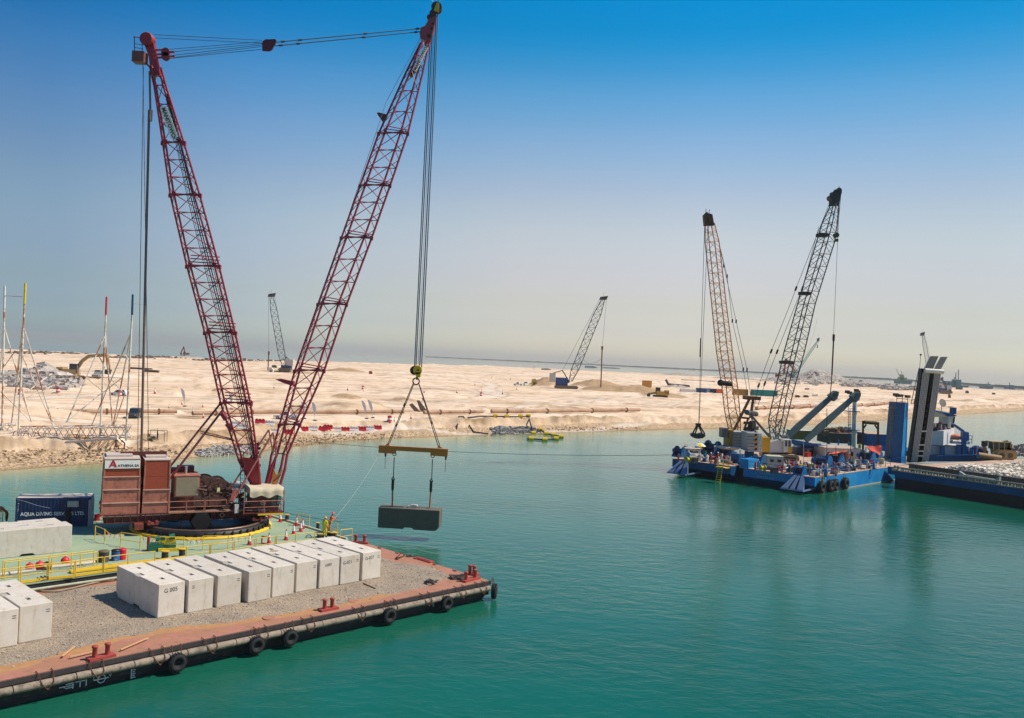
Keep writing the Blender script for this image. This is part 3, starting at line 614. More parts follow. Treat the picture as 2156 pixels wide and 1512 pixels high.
# ------------------------------------------------------------------ concrete blocks
BL, BW, BH = 6.0, 1.66, 2.0
def make_block_mesh():
    pr = [(0, 0, 0), (2.45, 0, 0), (2.65, 0, 0.16), (3.35, 0, 0.16), (3.55, 0, 0), (5.65, 0, 0), (6.0, 0, 0.35), (6.0, 0, 2.0), (0, 0, 2.0)]
    body = MB().prism([(x, -BW / 2, z) for x, y, z in pr], (0, BW, 0)).mesh('block_body')
    o = bpy.data.objects.new('tmp_block', body); COL.objects.link(o)
    bv = o.modifiers.new('b', 'BEVEL'); bv.width = 0.045; bv.segments = 2; bv.limit_method = 'ANGLE'
    cut = MB()
    for x in (1.35, 4.65): cut.box((x, 0, 2.0), (0.5, 0.22, 0.7))
    cut.prism([(2.7, BW / 2 + 0.3, 2.2), (3.35, BW / 2 + 0.3, 2.2), (3.35, BW / 2 - 0.38, 2.2), (2.7, BW / 2 - 0.38, 2.2)], (0, 0, -0.26))
    co = bpy.data.objects.new('tmp_cut', cut.mesh('cut')); COL.objects.link(co)
    bo = o.modifiers.new('c', 'BOOLEAN'); bo.object = co; bo.operation = 'DIFFERENCE'; bo.solver = 'EXACT'
    dg = bpy.context.evaluated_depsgraph_get(); me = bpy.data.meshes.new_from_object(o.evaluated_get(dg)); me.name = 'concrete_block_mesh'
    bpy.data.objects.remove(o); bpy.data.objects.remove(co)
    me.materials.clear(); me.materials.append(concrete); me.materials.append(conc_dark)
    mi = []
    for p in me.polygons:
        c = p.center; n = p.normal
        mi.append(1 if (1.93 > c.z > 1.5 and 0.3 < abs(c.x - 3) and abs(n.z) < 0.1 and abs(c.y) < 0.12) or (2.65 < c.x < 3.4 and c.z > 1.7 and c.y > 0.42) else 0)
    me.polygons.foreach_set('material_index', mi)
    return me
BM = make_block_mesh()
def block(label, loc, rotz, mark=None, group='concrete blocks in the row on the red barge', m=None, mside='front', rz_extra=0.0, ticks=True):
    t = thing('concrete_block', label, 'concrete block', loc, rotz, group)
    me = BM
    if m: me = BM.copy(); me.materials[0] = m
    o = bpy.data.objects.new('block_body', me); COL.objects.link(o); o.parent = t
    if mark: text_part('painted_number', mark[0], mark[1], ink, t, (-0.006, BW / 2 - mark[2], mark[3]), (0, -1, 0.05), (0, 0, 1), 0.004, world=False, sx=0.95)
    if ticks:
        tk = MB(); y0 = -BW / 2 + 0.22 if ticks == 1 else ticks
        for zz in (1.62, 1.5): tk.box((-0.004, y0, zz), (0.008, 0.2, 0.035))
        part('paint_ticks', tk, ink, t)
    return t
# local +x runs away from the viewer along the block, end face at x=0; local y points to e1 negative
BA = R(46.6); be1 = Vector((math.cos(BA), math.sin(BA), 0)); RZ = BA + math.pi / 2
fronts = [(331, 1305), (394.2, 1294), (455.6, 1282.5), (521, 1272.5), (572.2, 1261.4), (622.3, 1250.3), (671, 1242.2), (715.5, 1234.3), (761.4, 1225.3)]
marks = [('G 005', 0.36, 0.35, 1.45), None, None, None, None, None, ('G001', 0.28, 0.45, 1.45), ('G-021', 0.32, 0.2, 1.4), ('G-027', 0.32, 0.25, 1.45)]
blabs = ['concrete block numbered G 005 at the left end of the row, its whole side showing', 'concrete block right beside the one numbered G 005, two ticks at its top left', 'concrete block third in the row, corner shadow on its end face',
         'concrete block fourth in the row, set slightly forward with its side edge showing', 'concrete block fifth in the row, middle one of the nine', 'concrete block sixth in the row with a brown stain on top',
         'concrete block marked G001 seventh in the row', 'concrete block marked G-021 next to the last of the row', 'concrete block marked G-027 at the right end of the row']
for i, (px, py) in enumerate(fronts):
    p = P(px, py, 1.4); o_ = Vector((p.x, p.y, 1.48)) + be1 * (BW / 2)
    t = block(blabs[i], o_, RZ, marks[i], ticks=(0.5 if i == 1 else (1 if i not in (0, 6) else False)))
st = MB(); c = P(622, 1191, 3.48)
for k in range(9): a = random.uniform(0, 6.28); 
st.lathe((c.x, c.y, 3.476), (0, 0, 1), [(0.42, 0), (0.4, 0.008)], 14)
stain = M('brown_stain', (166, 148, 122), 0.95, var=0.1)
part('stain', MB().lathe((4.0, 0.15, 2.0), (0, 0, 1), [(0.34, -0.01), (0.33, 0.004)], 13), stain, [o for o in bpy.data.objects if o.get('label') == blabs[5]][0])
for (px, py), lb in zip([(38.3, 1359), (-37, 1376)], ['concrete block right one of the pair on the gravel by the left picture edge', 'concrete block left one of the gravel pair, cut by the left picture edge']):
    p = P(px, py, 1.4); block(lb, Vector((p.x, p.y, 1.48)) + be1 * (BW / 2), RZ, group='concrete blocks by the left edge')
# big ones lying on the green deck: right end at x=150
p = P(150, 1161, 2.0); q0 = P(0, 1177, 2.0); d0 = (q0 - p).normalized(); rz = math.atan2(d0.y, d0.x)
nrm = Vector((-d0.y, d0.x, 0)); nrm = nrm if nrm.y > 0 else -nrm
sd_ = block('near one of two concrete blocks on the green deck before the navy container', p + nrm * (BW / 2) + d0 * 6.0, rz + math.pi, group='concrete blocks on the green deck', ticks=False)
block('far one of two concrete blocks on the green deck, close against the navy container', p + nrm * (BW * 1.5 + 0.1) + d0 * 6.3, rz + math.pi, group='concrete blocks on the green deck', ticks=False)
# planks and offcuts
wood = M('pale_timber', (206, 158, 112), 0.8, var=0.15, scale=6)
for lb, a, b, w_ in [('short pale timber strip lying at the gravel edge beside the first bollards', (131, 1382), (157, 1361), 0.06), ('long pale timber strip lying along the sand near the barge edge', (147, 1383), (200, 1371), 0.07),
                 ('leaning pale batten lying right of the rust red bollards', (254, 1368), (312, 1343), 0.06), ('thin dark steel bar lying on the gravel in front of the last blocks', (765, 1228), (790, 1239), 0.05)]:
    A, B = P(a[0], a[1], 1.52), P(b[0], b[1], 1.52); solo('plank' if 'timber' in lb or 'batten' in lb else 'steel_bar', MB().beam(A, B, w_ * 1.6, 0.05), wood if 'dark' not in lb else chain_m, lb, 'plank' if 'dark' not in lb else 'steel bar', loc=(A + B) / 2, world=True)
rope_m = M('mooring_rope', (84, 80, 76), 0.95, var=0.3, scale=20)
def rope_pile(px, py, z, r, label, nl=5):
    c = P(px, py, z); mb = MB(); rs = random.Random(px)
    for k in range(nl):
        pts = [(c.x + math.cos(a * 1.05 + k) * r * rs.uniform(0.5, 1.2), c.y + math.sin(a * 1.05 + k) * r * rs.uniform(0.4, 0.9), z + 0.05 + 0.05 * k * rs.random()) for a in range(7)]
        mb.path(pts, 0.045, 5)
    solo('mooring_rope', mb, rope_m, label, 'rope', loc=c, world=True)
rope_pile(965, 1218, 1.42, 0.7, 'heap of grey mooring rope beside the bow bollards'); rope_pile(908, 1227, 1.5, 0.45, 'small tangle of grey rope on the gravel near the bow')
rope_pile(862, 1172, 1.42, 0.3, 'little knot of dark rope behind the bent steel frame', 2)
fm = MB(); a, b, c, d_ = P(832, 1176, 1.45), P(852, 1170, 1.45), P(846, 1164, 1.9), P(836, 1178, 1.45)
fm.path([a, b, c, a, d_, b], 0.04, 5); solo('bent_steel_frame', fm, chain_m, 'small bent triangular steel frame lying on the red deck near the bow edge', 'steel frame', loc=a, world=True)

# ------------------------------------------------------------------ green crane barge
gdeck = M('green_deck_paint', (134, 160, 130), 0.75, var=0.10, scale=0.8, bump=0.06, bscale=10, rgb2=(166, 170, 138), amt=0.42, sc2=0.35, soft=0.2)
yellow = M('yellow_paint', (226, 182, 40), 0.5, var=0.12, scale=5)
FRc = P(742, 1139, 2.0)
def gbp(s, t, z): p = FRc + e1 * s - e2 * t; return Vector((p.x, p.y, z))
ref = P(193, 1094, 2.0); GW = (ref - FRc).dot(-e2) ; 
gb = thing('crane_barge', 'green decked crane barge with black side moored behind the red barge', 'barge', gbp(-30, 8, 0))
nearoff = (P(238, 1204, 2.0) - FRc).dot(-e2)
g = MB(); g.prism([gbp(0, nearoff, -1), gbp(0, nearoff, 1.93), gbp(0, GW, 1.93), gbp(0, GW, -1)], e1 * -75); part('hull', g, black_hull, gb, world=True)
g = MB(); g.prism([gbp(0.06, nearoff - 0.06, 1.93), gbp(0.06, nearoff - 0.06, 2.0), gbp(0.06, GW + 0.06, 2.0), gbp(0.06, GW + 0.06, 1.93)], e1 * -75.1); part('deck', g, gdeck, gb, world=True)
edge_pale = M('pale_edge_bar', (176, 176, 150), 0.7)
g = MB(); g.prism([gbp(0.02, nearoff, 2.004), gbp(0.02, nearoff, 2.14), gbp(-0.2, nearoff, 2.14), gbp(-0.2, nearoff, 2.004)], -e2 * (GW - nearoff)); g.prism([gbp(0, GW, 2.004), gbp(0, GW, 2.14), gbp(0, GW - 0.15, 2.14), gbp(0, GW - 0.15, 2.004)], e1 * -60); part('edge_bar', g, edge_pale, gb, world=True)
g = MB(); g.tube(gbp(-1, nearoff - 0.25, 1.62), gbp(-60, nearoff - 0.25, 1.62), 0.09, n=8); part('side_pipe', g, edge_pale, gb, world=True)
def rail_top(x, y, z=3.1): return P(x, y, z)
def rail_section(parent, tops, h=1.1, r=0.032, z0=2.0, m=None, kick=False, base_beam=False):
    mb = MB(); pts = [P(x, y, z0 + h) for x, y in tops]
    for p in pts: mb.tube((p.x, p.y, z0), p, r * 1.15, n=6)
    for a, b in zip(pts, pts[1:]):
        mb.tube(a, b, r, n=6); mb.tube(a - UP * h * 0.5, b - UP * h * 0.5, r * 0.9, n=6)
        if base_beam: mb.beam(a - UP * (h - 0.12), b - UP * (h - 0.12), 0.08, 0.16)
    part('guard_rail', mb, m or yellow, parent, world=True)
for tops in [[(201, 1107), (221, 1115)], [(255, 1121), (296, 1127)], [(337, 1130), (388, 1131)], [(428, 1129), (481, 1128)], [(393, 1152), (442, 1146)], [(445, 1146), (491, 1141)], [(494, 1140), (536, 1135)], [(540, 1134), (580, 1129)], [(583, 1129), (623, 1125), (662.6, 1121)]]: rail_section(gb, tops)
for tops in [[(-40, 1204), (0, 1199), (40, 1194.6)], [(44.5, 1194), (100, 1187)], [(104, 1187), (157, 1182)], [(160, 1181), (217, 1173)], [(220, 1173), (270, 1167), (327, 1161)]]: rail_section(gb, tops, base_beam=True)
rail_section(gb, [(7, 1181), (40, 1177), (104, 1170), (151, 1165), (198, 1159)]); rail_section(gb, [(11, 1184), (40, 1181), (110, 1173), (170, 1167), (206, 1162)])
rail_section(gb, [(629, 1080), (652, 1086)]); rail_section(gb, [(690, 1095), (711, 1103)]); rail_section(gb, [(717, 1116), (742, 1113)])
rail_section(gb, [(0, 1078), (6, 1077)], z0=2.0)
# yellow walkway plates under the front rail
wk = MB(); a = P(150, 1207, 2.05); b = P(395, 1176, 2.05)
for s in np.linspace(0, 1, 2): pass
wk.prism([a, b, b - e2 * 0.5, a - e2 * 0.5], (0, 0, 0.12)); part('walkway_beam', wk, yellow, gb, world=True)
# bunting ropes between the rails round the ring
bun = MB(); bunt_c = M('barrier_tape', (226, 210, 206), 0.8); bunt_r = M('barrier_tape_red', (190, 60, 60), 0.8)
for a, b in [((221, 1115), (255, 1121)), ((296, 1127), (337, 1130)), ((388, 1131), (428, 1129)), ((481, 1128), (540, 1122))]:
    A, B = P(a[0], a[1], 3.05), P(b[0], b[1], 3.05); pts = sag(A, B, 0.28, 8); bun.m = 0; bun.path(pts, 0.022, 4)
    for k in range(1, 8):
        p = pts[k]; bun.m = 1 + (k % 2); bun.beam(p, p + Vector((0.12 * random.uniform(-1, 1), 0, -0.28)), 0.07, 0.02)
part('barrier_rope', bun, [yellow, bunt_c, bunt_r], gb, world=True)
# deck bollards
dark_b = M('dark_bollard', (58, 52, 48), 0.6, var=0.2); ytop = M('yellow_cap', (214, 176, 62), 0.6)
def fat_bollard(px, py, r, h):
    c = P(px, py, 2.0); mb = MB(); mb.lathe(c, (0, 0, 1), [(r * 0.92, 0), (r * 0.88, h * 0.9)], 16); mb.m = 1; mb.lathe(c + UP * h * 0.9, (0, 0, 1), [(r * 1.12, 0), (r * 1.12, h * 0.1)], 16)
    part('bollard', mb, [dark_b, ytop], gb, world=True)
for a in [(347, 1177, 0.27, 0.62), (383, 1172, 0.25, 0.62), (604, 1097, 0.2, 0.62), (669, 1113, 0.17, 0.55), (675, 1131, 0.34, 0.28), (703, 1128, 0.34, 0.3), (693, 1127, 0.2, 0.3)]: fat_bollard(*a)
# hull tyres between the barges
for lb, (px, py), zt in [('large treaded tyre between the two barges, left one', (91, 1239), 1.45), ('large treaded tyre between the two barges, right one beside the first block', (232, 1213), 1.35)]:
    c = P(px, py, zt); tyre('tyre_fender', lb, c, -e2, 0.78, 'tyre fenders between the barges', r=0.26, tm=M('dusty_rubber', (92, 84, 74), 0.9, var=0.3))
ln = MB(); pts = [P(x, y, 1.5) for x, y in [(84, 1243), (100, 1245), (120, 1245), (150, 1239), (190, 1229), (215, 1224), (240, 1221)]]; ln.path(pts, 0.06, 6)
solo('fender_line', ln, M('hemp', (160, 138, 112), 0.9), 'thick hemp rope lying along the far edge of the red barge deck', 'rope', loc=pts[0], world=True)
# ---- things standing on the green deck
def cone_proto():
    t = thing('traffic_cone', 'x', 'traffic cone', (0, 0, 0), 0, 'traffic cones on the green deck')
    red = M('cone_red', (196, 52, 52), 0.5); wh = M('cone_white', (228, 222, 214), 0.5)
    part('base', MB().box((0, 0, 0.03), (0.38, 0.38, 0.06)), red, t)
    part('cone_body', MB().lathe((0, 0, 0.06), (0, 0, 1), [(0.16, 0), (0.125, 0.24)], 14).lathe((0, 0, 0.3), (0, 0, 1), [(0.055, 0.44), (0.03, 0.62)], 14), red, t)
    part('reflective_sleeve', MB().lathe((0, 0, 0.3), (0, 0, 1), [(0.127, 0), (0.056, 0.44)], 14), wh, t)
    return t
cp = cone_proto()
conel = [((372, 0), 0)]
cones = [(525, 1147, 'traffic cone at the yellow ring walkway, left of the red frame'), (566, 1145, 'traffic cone behind the red tubular frame on the deck'), (602, 1137, 'traffic cone alone on the open green deck, nearest the block row'), (618, 1125, 'traffic cone in the middle of the scattered deck group'),
         (624, 1107, 'rearmost traffic cone beside the small yellow rail'), (633, 1119, 'traffic cone next to the paired one in front of the yellow rail'), (637, 1113, 'traffic cone half hidden behind another in front of the yellow rail'), (590, 1099, 'traffic cone by the dark bollard under the cab'), (567, 1091, 'traffic cone under the yellow edge of the crane cab')]
for i, (x, y, lb) in enumerate(cones):
    c = P(x, y, 2.0)
    if i == 0: cp.location = c; cp['label'] = lb
    else: dup(cp, c, 0, lb)
rf = MB(); a, b = P(551, 1145, 2.0), P(566, 1147, 2.0); rf.path([a, a + UP * 0.6, b + UP * 0.6, b], 0.06, 6); rf.tube(a + UP * 0.05, b + UP * 0.05, 0.06)
solo('tube_frame', rf, M('cone_red', (196, 52, 52)), 'red bent tube frame standing on the green deck among the cones', 'frame', loc=a, world=True)
rg = MB(); c = P(650, 1131, 2.05); rg.torus(c, (0.3, -1, 0.9), 0.22, 0.035, 16, 5); solo('rope_ring', rg, rubber, 'black ring lying on the green deck before the flat bollards', 'ring', loc=c, world=True)
# bins, drums, winch box, buoys, pipes
def drum(px, py, r, h, m, m2, name, label, cat):
    c = P(px, py, 2.0); t = thing(name, label, cat, c)
    part('drum_body', MB().lathe((0, 0, 0), (0, 0, 1), [(r * 0.93, 0), (r, h * 0.33), (r * 0.97, h * 0.36), (r, h * 0.66), (r, h)], 18), m, t)
    part('lid', MB().lathe((0, 0, h), (0, 0, 1), [(r * 1.07, -0.03), (r * 1.07, 0.04), (r * 0.8, 0.09)], 18), m2, t)
drum(257, 1178, 0.27, 0.72, M('bin_red', (206, 32, 46), 0.4), M('bin_red', (206, 32, 46)), 'waste_bin', 'bright red plastic bin with red lid behind the yellow rail', 'bin')
drum(243, 1180, 0.3, 0.72, M('drum_blue', (44, 92, 150), 0.5, rgb2=(180, 190, 200), amt=0.2), M('bag_black', (36, 36, 40), 0.4), 'waste_drum', 'blue drum lined with a black bag left of the red bin', 'drum')
drum(218, 1183, 0.36, 0.75, M('drum_dark', (62, 66, 58), 0.6, rgb2=(120, 104, 70), amt=0.3), M('scrap_brown', (104, 92, 66), 0.8), 'scrap_drum', 'dark green drum full of scrap left of the blue drum', 'drum')
c = P(385, 1174 - 13, 2.0)
gw = thing('deck_winch', 'green winch skid with a yellow beam standing on the green deck', 'winch', c)
ggr = M('winch_green', (38, 104, 80), 0.5); ww = P(312, 1160, 2.0); we = P(370, 1158, 2.0); dd = (we - ww)
part('skid', MB().beam(ww + UP * 0.3, we + UP * 0.3, 0.5, 0.6), ggr, gw, world=True)
part('beam', MB().beam(ww + dd * 0.35 + UP * 0.75, we + UP * 0.75, 0.3, 0.3).beam(ww + dd * 0.3 + UP * 0.1 - e2 * -0.3, we + dd * 0.35 + UP * 0.1 + e2 * 0.3, 0.5, 0.25), yellow, gw, world=True)
part('motor', MB().tube(ww + UP * 0.9 + dd * 0.25, ww + UP * 0.95 + dd * 0.6, 0.2, n=12).tube(ww + dd * 0.75 + UP * 1.0, ww + dd * 0.95 + UP * 1.05, 0.24, n=12), ggr, gw, world=True)
part('post', MB().beam(ww, ww + UP * 1.1, 0.18), red_paint, gw, world=True)
buoy_m = M('red_buoy', (206, 44, 56), 0.45, var=0.1)
for lb, x, y, r in [('round red buoy on the pipes, rightmost of the three', 137, 1190, 0.30), ('pale red buoy in the middle of the three by the rail', 83, 1199, 0.29), ('red buoy leftmost of the three by the rail', 62, 1203, 0.29)]:
    c = P(x, y, 2.0) + UP * r; t = thing('buoy', lb, 'buoy', c, 0, 'red buoys on the green deck'); part('float', MB().sphere((0, 0, 0), r, 18, 12), buoy_m, t); part('eye', MB().torus((0, 0, r), (1, 0, 0), 0.05, 0.02, 10, 5), chain_m, t)
pp = MB(); pp.tube(P(-10, 1211, 2.1), P(75, 1200, 2.1), 0.13, n=10); pp.tube(P(108, 1194, 2.1), P(200, 1184, 2.1), 0.13, n=10)
solo('deck_pipe', pp, M('pale_pipe', (202, 190, 178), 0.5), 'pale grey pipes lying on the deck among the red buoys', 'pipe', loc=P(75, 1200, 2.1), world=True)
hs = MB(); c = P(98, 1196, 2.1)
for k in range(4): hs.torus(c + UP * (0.05 + 0.06 * k), (0.2, -0.6, 0.6), 0.32 - 0.03 * k, 0.045, 18, 5)
solo('hose_coil', hs, M('hose_brown', (120, 92, 76), 0.8), 'coil of brown hose between the buoys', 'hose', loc=c, world=True)
# ------------------------------------------------------------------ the big ring crane
CA = R(27); ca = Vector((math.cos(CA), math.sin(CA), 0)); cl = Vector((-math.sin(CA), math.cos(CA), 0))
CO = Vector((-26.6, 77.4, 2.0))
def L(px, py, yl):
    """scene point under a pixel on the crane's own plane at lateral offset yl (positive = far side)"""
    u, v = uv(px, py); dr = Vector((u / FPX, 1, -v / FPX)); c0 = Vector((0, 0, HC))
    s = ((CO + cl * yl - c0).dot(cl)) / dr.dot(cl); return c0 + dr * s
def Lz(px, py, z):   # pixel on height z
    return P(px, py, z)
maroon = M('maroon_boom_paint', (158, 44, 58), 0.5, var=0.22, scale=2.0, rgb2=(112, 56, 48), amt=0.28, sc2=2.0)
brown = M('brown_red_paint', (176, 108, 88), 0.6, var=0.14, scale=1.2, streak=(104, 70, 58), samt=0.34, sst=(2, 2, 0.3), rgb2=(120, 66, 50), amt=0.3, sc2=1.5)
brown_hot = M('fresh_red_paint', (154, 68, 44), 0.6, var=0.1)
brown_dk = M('dark_maroon_steel', (92, 42, 36), 0.6, var=0.3, scale=2)
ledge_m = M('sun_bleached_ledge', (196, 158, 138), 0.7)
dusty = M('dusty_grey_roof', (196, 178, 164), 0.9, var=0.12)
machinery = M('oily_machinery', (96, 62, 50), 0.55, var=0.4, scale=5, rgb2=(60, 44, 40), amt=0.4, sc2=4)
blackm = M('black_grease_steel', (34, 30, 30), 0.5, var=0.3)
rope_s = M('steel_rope', (112, 122, 130), 0.5, metal=0.2, var=0.2, scale=10)
rope_d = M('dark_steel_rope', (52, 48, 50), 0.6)
canvas = M('beige_canvas', (204, 186, 156), 0.9, var=0.08, scale=2)
silver = M('bare_metal', (190, 190, 188), 0.3, metal=0.8)
signw = M('sign_white', (236, 230, 218), 0.6, var=0.05)
signr = M('logo_red', (186, 36, 52), 0.5)
grille = M('grille_beige', (168, 150, 122), 0.7, var=0.1, scale=2)
glassg = M('tinted_glass', (18, 110, 108), 0.15, var=0.1, spec=0.8)
crane = thing('ring_crane', 'huge maroon lattice ring crane with raked mast and long boom on the green barge', 'crane', CO, CA)
# --- the ring
r = MB(); r.lathe(CO + UP * 0.03, UP, [(5.9, 0), (5.9, 0.16), (5.0, 0.16), (5.0, 0)], 72, cap=False); part('ring_walkway', r, yellow, crane, world=True)
r = MB(); r.lathe(CO + UP * 0.03, UP, [(5.55, 0.1), (5.55, 0.46), (5.25, 0.56), (4.6, 0.56), (4.55, 0.1)], 72, cap=False)
rg_ = r; r = MB(); r.lathe(CO + UP * 0.6, UP, [(5.22, 0), (5.22, 0.09), (4.95, 0.09), (4.95, 0)], 72, cap=False); part('ring_rail', r, M('worn_rail_steel', (120, 96, 78), 0.4, metal=0.5, var=0.3), crane, world=True)
r = MB(); r.lathe(CO + UP * 0.03, UP, [(4.5, 0.0), (4.5, 0.02), (0.5, 0.03)], 48, cap=True); part('ring_floor', r, M('wet_dark_floor', (84, 82, 78), 0.55, var=0.4, scale=0.8, rgb2=(150, 140, 120), amt=0.3, sc2=0.7), crane, world=True)
r = rg_
for k in range(48):
    a = 2 * math.pi * k / 48; r.box(CO + Vector((math.cos(a) * 5.62, math.sin(a) * 5.62, 0.28)), (0.1, 0.12, 0.5), a)
part('ring_girder', r, blackm, crane, world=True)
def lb(x0, x1, y0, y1, z0, z1): # box in crane axes, relative to the ring centre on deck
    c = CO + ca * ((x0 + x1) / 2) + cl * ((y0 + y1) / 2) + UP * ((z0 + z1) / 2); return c, (x1 - x0, y1 - y0, z1 - z0)
def lp(x, y, z): return CO + ca * x + cl * y + UP * z
def loc_of(px, py, yl):
    p = L(px, py, yl) - CO; return p.dot(ca), p.z
NY = -2.1
xa, _ = loc_of(216, 1087, -2.0); xb, _ = loc_of(290, 1087, -2.0); xc, _ = loc_of(301, 1084, -2.0); xd, _ = loc_of(354, 1084, -2.0)
xE, _ = loc_of(560, 1085, NY)
_, ztop = loc_of(400, 1078, NY); _, zbot = loc_of(400, 1096, NY)
b = MB(); b.box(*lb(xa + 0.1, xE, -1.9, 1.9, zbot, ztop), rot=CA)
for k in range(22):
    xk = xa + 0.3 + k * (xE - xa) / 22.5; b.box(*lb(xk, xk + 0.06, NY, -1.9, zbot + 0.04, ztop - 0.04), rot=CA)
b.box(*lb(xa + 0.1, xE, NY - 0.03, NY + 0.3, ztop - 0.07, ztop + 0.0), rot=CA); b.box(*lb(xa + 0.1, xE, NY, NY + 0.3, zbot - 0.0, zbot + 0.07), rot=CA)
part('rotating_bed', b, brown_dk, crane, world=True)
b = MB(); b.torus(lp((loc_of(468, 1085, NY))[0], NY + 0.02, (zbot + ztop) / 2), cl, 0.17, 0.03, 16, 5); part('bed_emblem', b, ledge_m, crane, world=True)
# rollers and legs down to the ring
b = MB()
for px0, px1 in [(283, 302), (310, 326), (530, 543), (546, 558)]:
    x0, _ = loc_of(px0, 1100, -2.6); x1, _ = loc_of(px1, 1100, -2.6)
    for yy0 in (-3.0, 1.6): b.box(*lb(x0, x1, yy0, yy0 + 1.3, 0.86 if px0 > 300 else 0.5, zbot + 0.01), rot=CA)
for xk in (-4.6, -4.0, 3.9, 4.5):
    for yk in (-2.6, 2.4): b.tube(lp(xk, yk - 0.3, 0.98), lp(xk, yk + 0.3, 0.98), 0.16, n=14)
b.tube(lp(0, 0, 0.03), lp(0, 0, zbot), 0.8, 0.55, n=16)
part('roller_carriers', b, M('carrier_red', (122, 56, 46), 0.6, var=0.25), crane, world=True)
b = MB(); hx, _ = loc_of(424, 1110, -2.8); b.tube(lp(hx, -1.6, 0.95), lp(hx, -2.7, 0.95), 0.95, 0.85, n=6); b.path([lp(hx - 2.6, -2, zbot), lp(hx - 2.5, -2.2, 1.0), lp(hx - 1.9, -2.2, 0.9), lp(hx - 1.2, -1.9, 1.4)], 0.06, 6); b.path([lp(hx - 1.6, -2.3, zbot), lp(hx - 1.55, -2.3, 0.2)], 0.05, 6)
part('slew_drive', b, blackm, crane, world=True)
# --- counterweights
def stack(x0, x1, yl, rows_px, sign, label, cx):
    zs = [loc_of(cx, y, yl)[1] for y in rows_px]          # from the top down
    prt = None
    body = MB(); D = 3.4
    for i, (a, c) in enumerate(zip(zs, zs[1:])):
        w_ = 0.0 + 0.02 * i
        body.m = 1 if (i == 1 or (i == 0 and not sign)) else 0
        body.box(*lb(x0 - w_, x1 + w_, yl, yl + D, c, a - 0.015), rot=CA)
        body.m = 0
        body.box(*lb(x0 - w_ - 0.05, x0 - w_ + 0.08, yl - 0.05, yl + 0.0, c, a), rot=CA); body.box(*lb(x1 + w_ - 0.08, x1 + w_ + 0.05, yl - 0.05, yl + 0.0, c, a), rot=CA)
    prt = part('counterweight', body, [brown, brown_hot], crane, world=True, label=label)
    lg = MB()
    for i, c in enumerate(zs[1:]):
        if i == 0: continue
        w_ = 0.06 + 0.02 * i; lg.box(*lb(x0 - w_, x1 + w_, yl - 0.09, yl + 0.0, c - 0.035, c + 0.035), rot=CA)
    part('ledge', lg, ledge_m, prt, world=True)
    tp = MB(); tp.box(*lb(x0 - 0.03, x1 + 0.03, yl - 0.05, yl + D + 0.05, zs[0] - 0.014, zs[0] + 0.05), rot=CA)
    tp.box(*lb(x0 + 0.15, x1 - (0.5 if sign else 0.2), yl + 1.2, yl + D - 0.1, zs[0] + 0.06, zs[0] + 0.22), rot=CA); part('top_cover', tp, dusty, prt, world=True)
    return zs, prt
zl, cw1 = stack(xa, xb, -2.0, [967, 987, 1004, 1031, 1059, 1087], True, 'left counterweight stack with the white company sign on top', 250)
zr, cw2 = stack(xc, xd, -2.0, [969, 1003, 1031, 1058, 1084], False, 'right counterweight stack without a sign', 327)
sg = MB(); sg.box(*lb(xa + 0.0, xb - 0.0, -2.09, -2.04, zl[1] + 0.03, zl[0] - 0.09), rot=CA); sgo = part('company_sign', sg, signw, cw1, world=True)
hsz = (zl[0] - zl[1]); ox = xa + 0.95; oz = zl[1] + 0.2 * hsz
text_part('sign_lettering', 'ATHENA SA', 0.30, M('sign_ink', (52, 46, 44), 0.6), cw1, lp(ox, -2.1, oz), ca, UP, 0.004, sx=1.02, bold=0.006)
lo = MB(); q = lambda x, z: lp(xa + 0.3 + x, -2.105, zl[1] + 0.2 * hsz + z)
lo.prism([q(0, 0), q(0.15, 0), q(0.34, 0.42), q(0.26, 0.56)], cl * -0.01); lo.prism([q(0.26, 0.58), q(0.36, 0.58), q(0.62, 0), q(0.44, 0)], cl * -0.012); lo.prism([q(0.2, 0.14), q(0.3, 0.24), q(0.42, 0.14), q(0.4, 0.07)], cl * -0.008)
part('sign_logo', lo, signr, cw1, world=True)
# gap frame between the two stacks
b = MB()
for xx in (xb + 0.1, xc - 0.1): b.beam(lp(xx, 0.6, zbot), lp(xx, 0.6, zl[0] - 0.3), 0.07)
for k in range(5): b.beam(lp(xb, 0.6, zl[2] + 0.25 * k + 0.2), lp(xc, 0.6, zl[2] + 0.25 * k + 0.2), 0.05)
b.box(*lb(xb - 1.4, xd - 0.1, 0.2, 0.5, zl[0] + 0.0, zl[0] + 0.35), rot=CA); b.tube(lp((xb + xc) / 2, -1.2, zbot + 0.1), lp((xb + xc) / 2, -1.2, zl[3] + 0.3), 0.14, n=8)
part('backhitch_frame', b, brown_dk, crane, world=True)
# --- machinery deck
Z0 = ztop
def zof(px, py, yl): return loc_of(px, py, yl)[1]
x0, _ = loc_of(367, 1040, -1.6); x1, _ = loc_of(420, 1040, -1.6); z1 = zof(390, 1002, -1.6); z0 = zof(390, 1047, -1.6)
b = MB(); b.box(*lb(x0, x1, -1.5, 1.2, z0, z1), rot=CA); b.box(*lb(x0 - 0.05, x1 + 0.05, -1.6, 1.25, z1 - 0.05, z1 + 0.02), rot=CA); b.box(*lb(x0 + 0.2, x1 - 0.2, -1.2, 1.0, Z0, z0), rot=CA); eng = part('engine_house', b, brown, crane, world=True)
b = MB(); b.box(*lb(x0 + 0.1, x1 - 0.1, -1.56, -1.5, z0 + 0.1, z1 - 0.12), rot=CA)
for k in range(22): zz = z0 + 0.14 + k * (z1 - z0 - 0.3) / 22; b.box(*lb(x0 + 0.12, x1 - 0.12, -1.58, -1.56, zz, zz + 0.035), rot=CA)
part('radiator_grille', b, grille, eng, world=True)
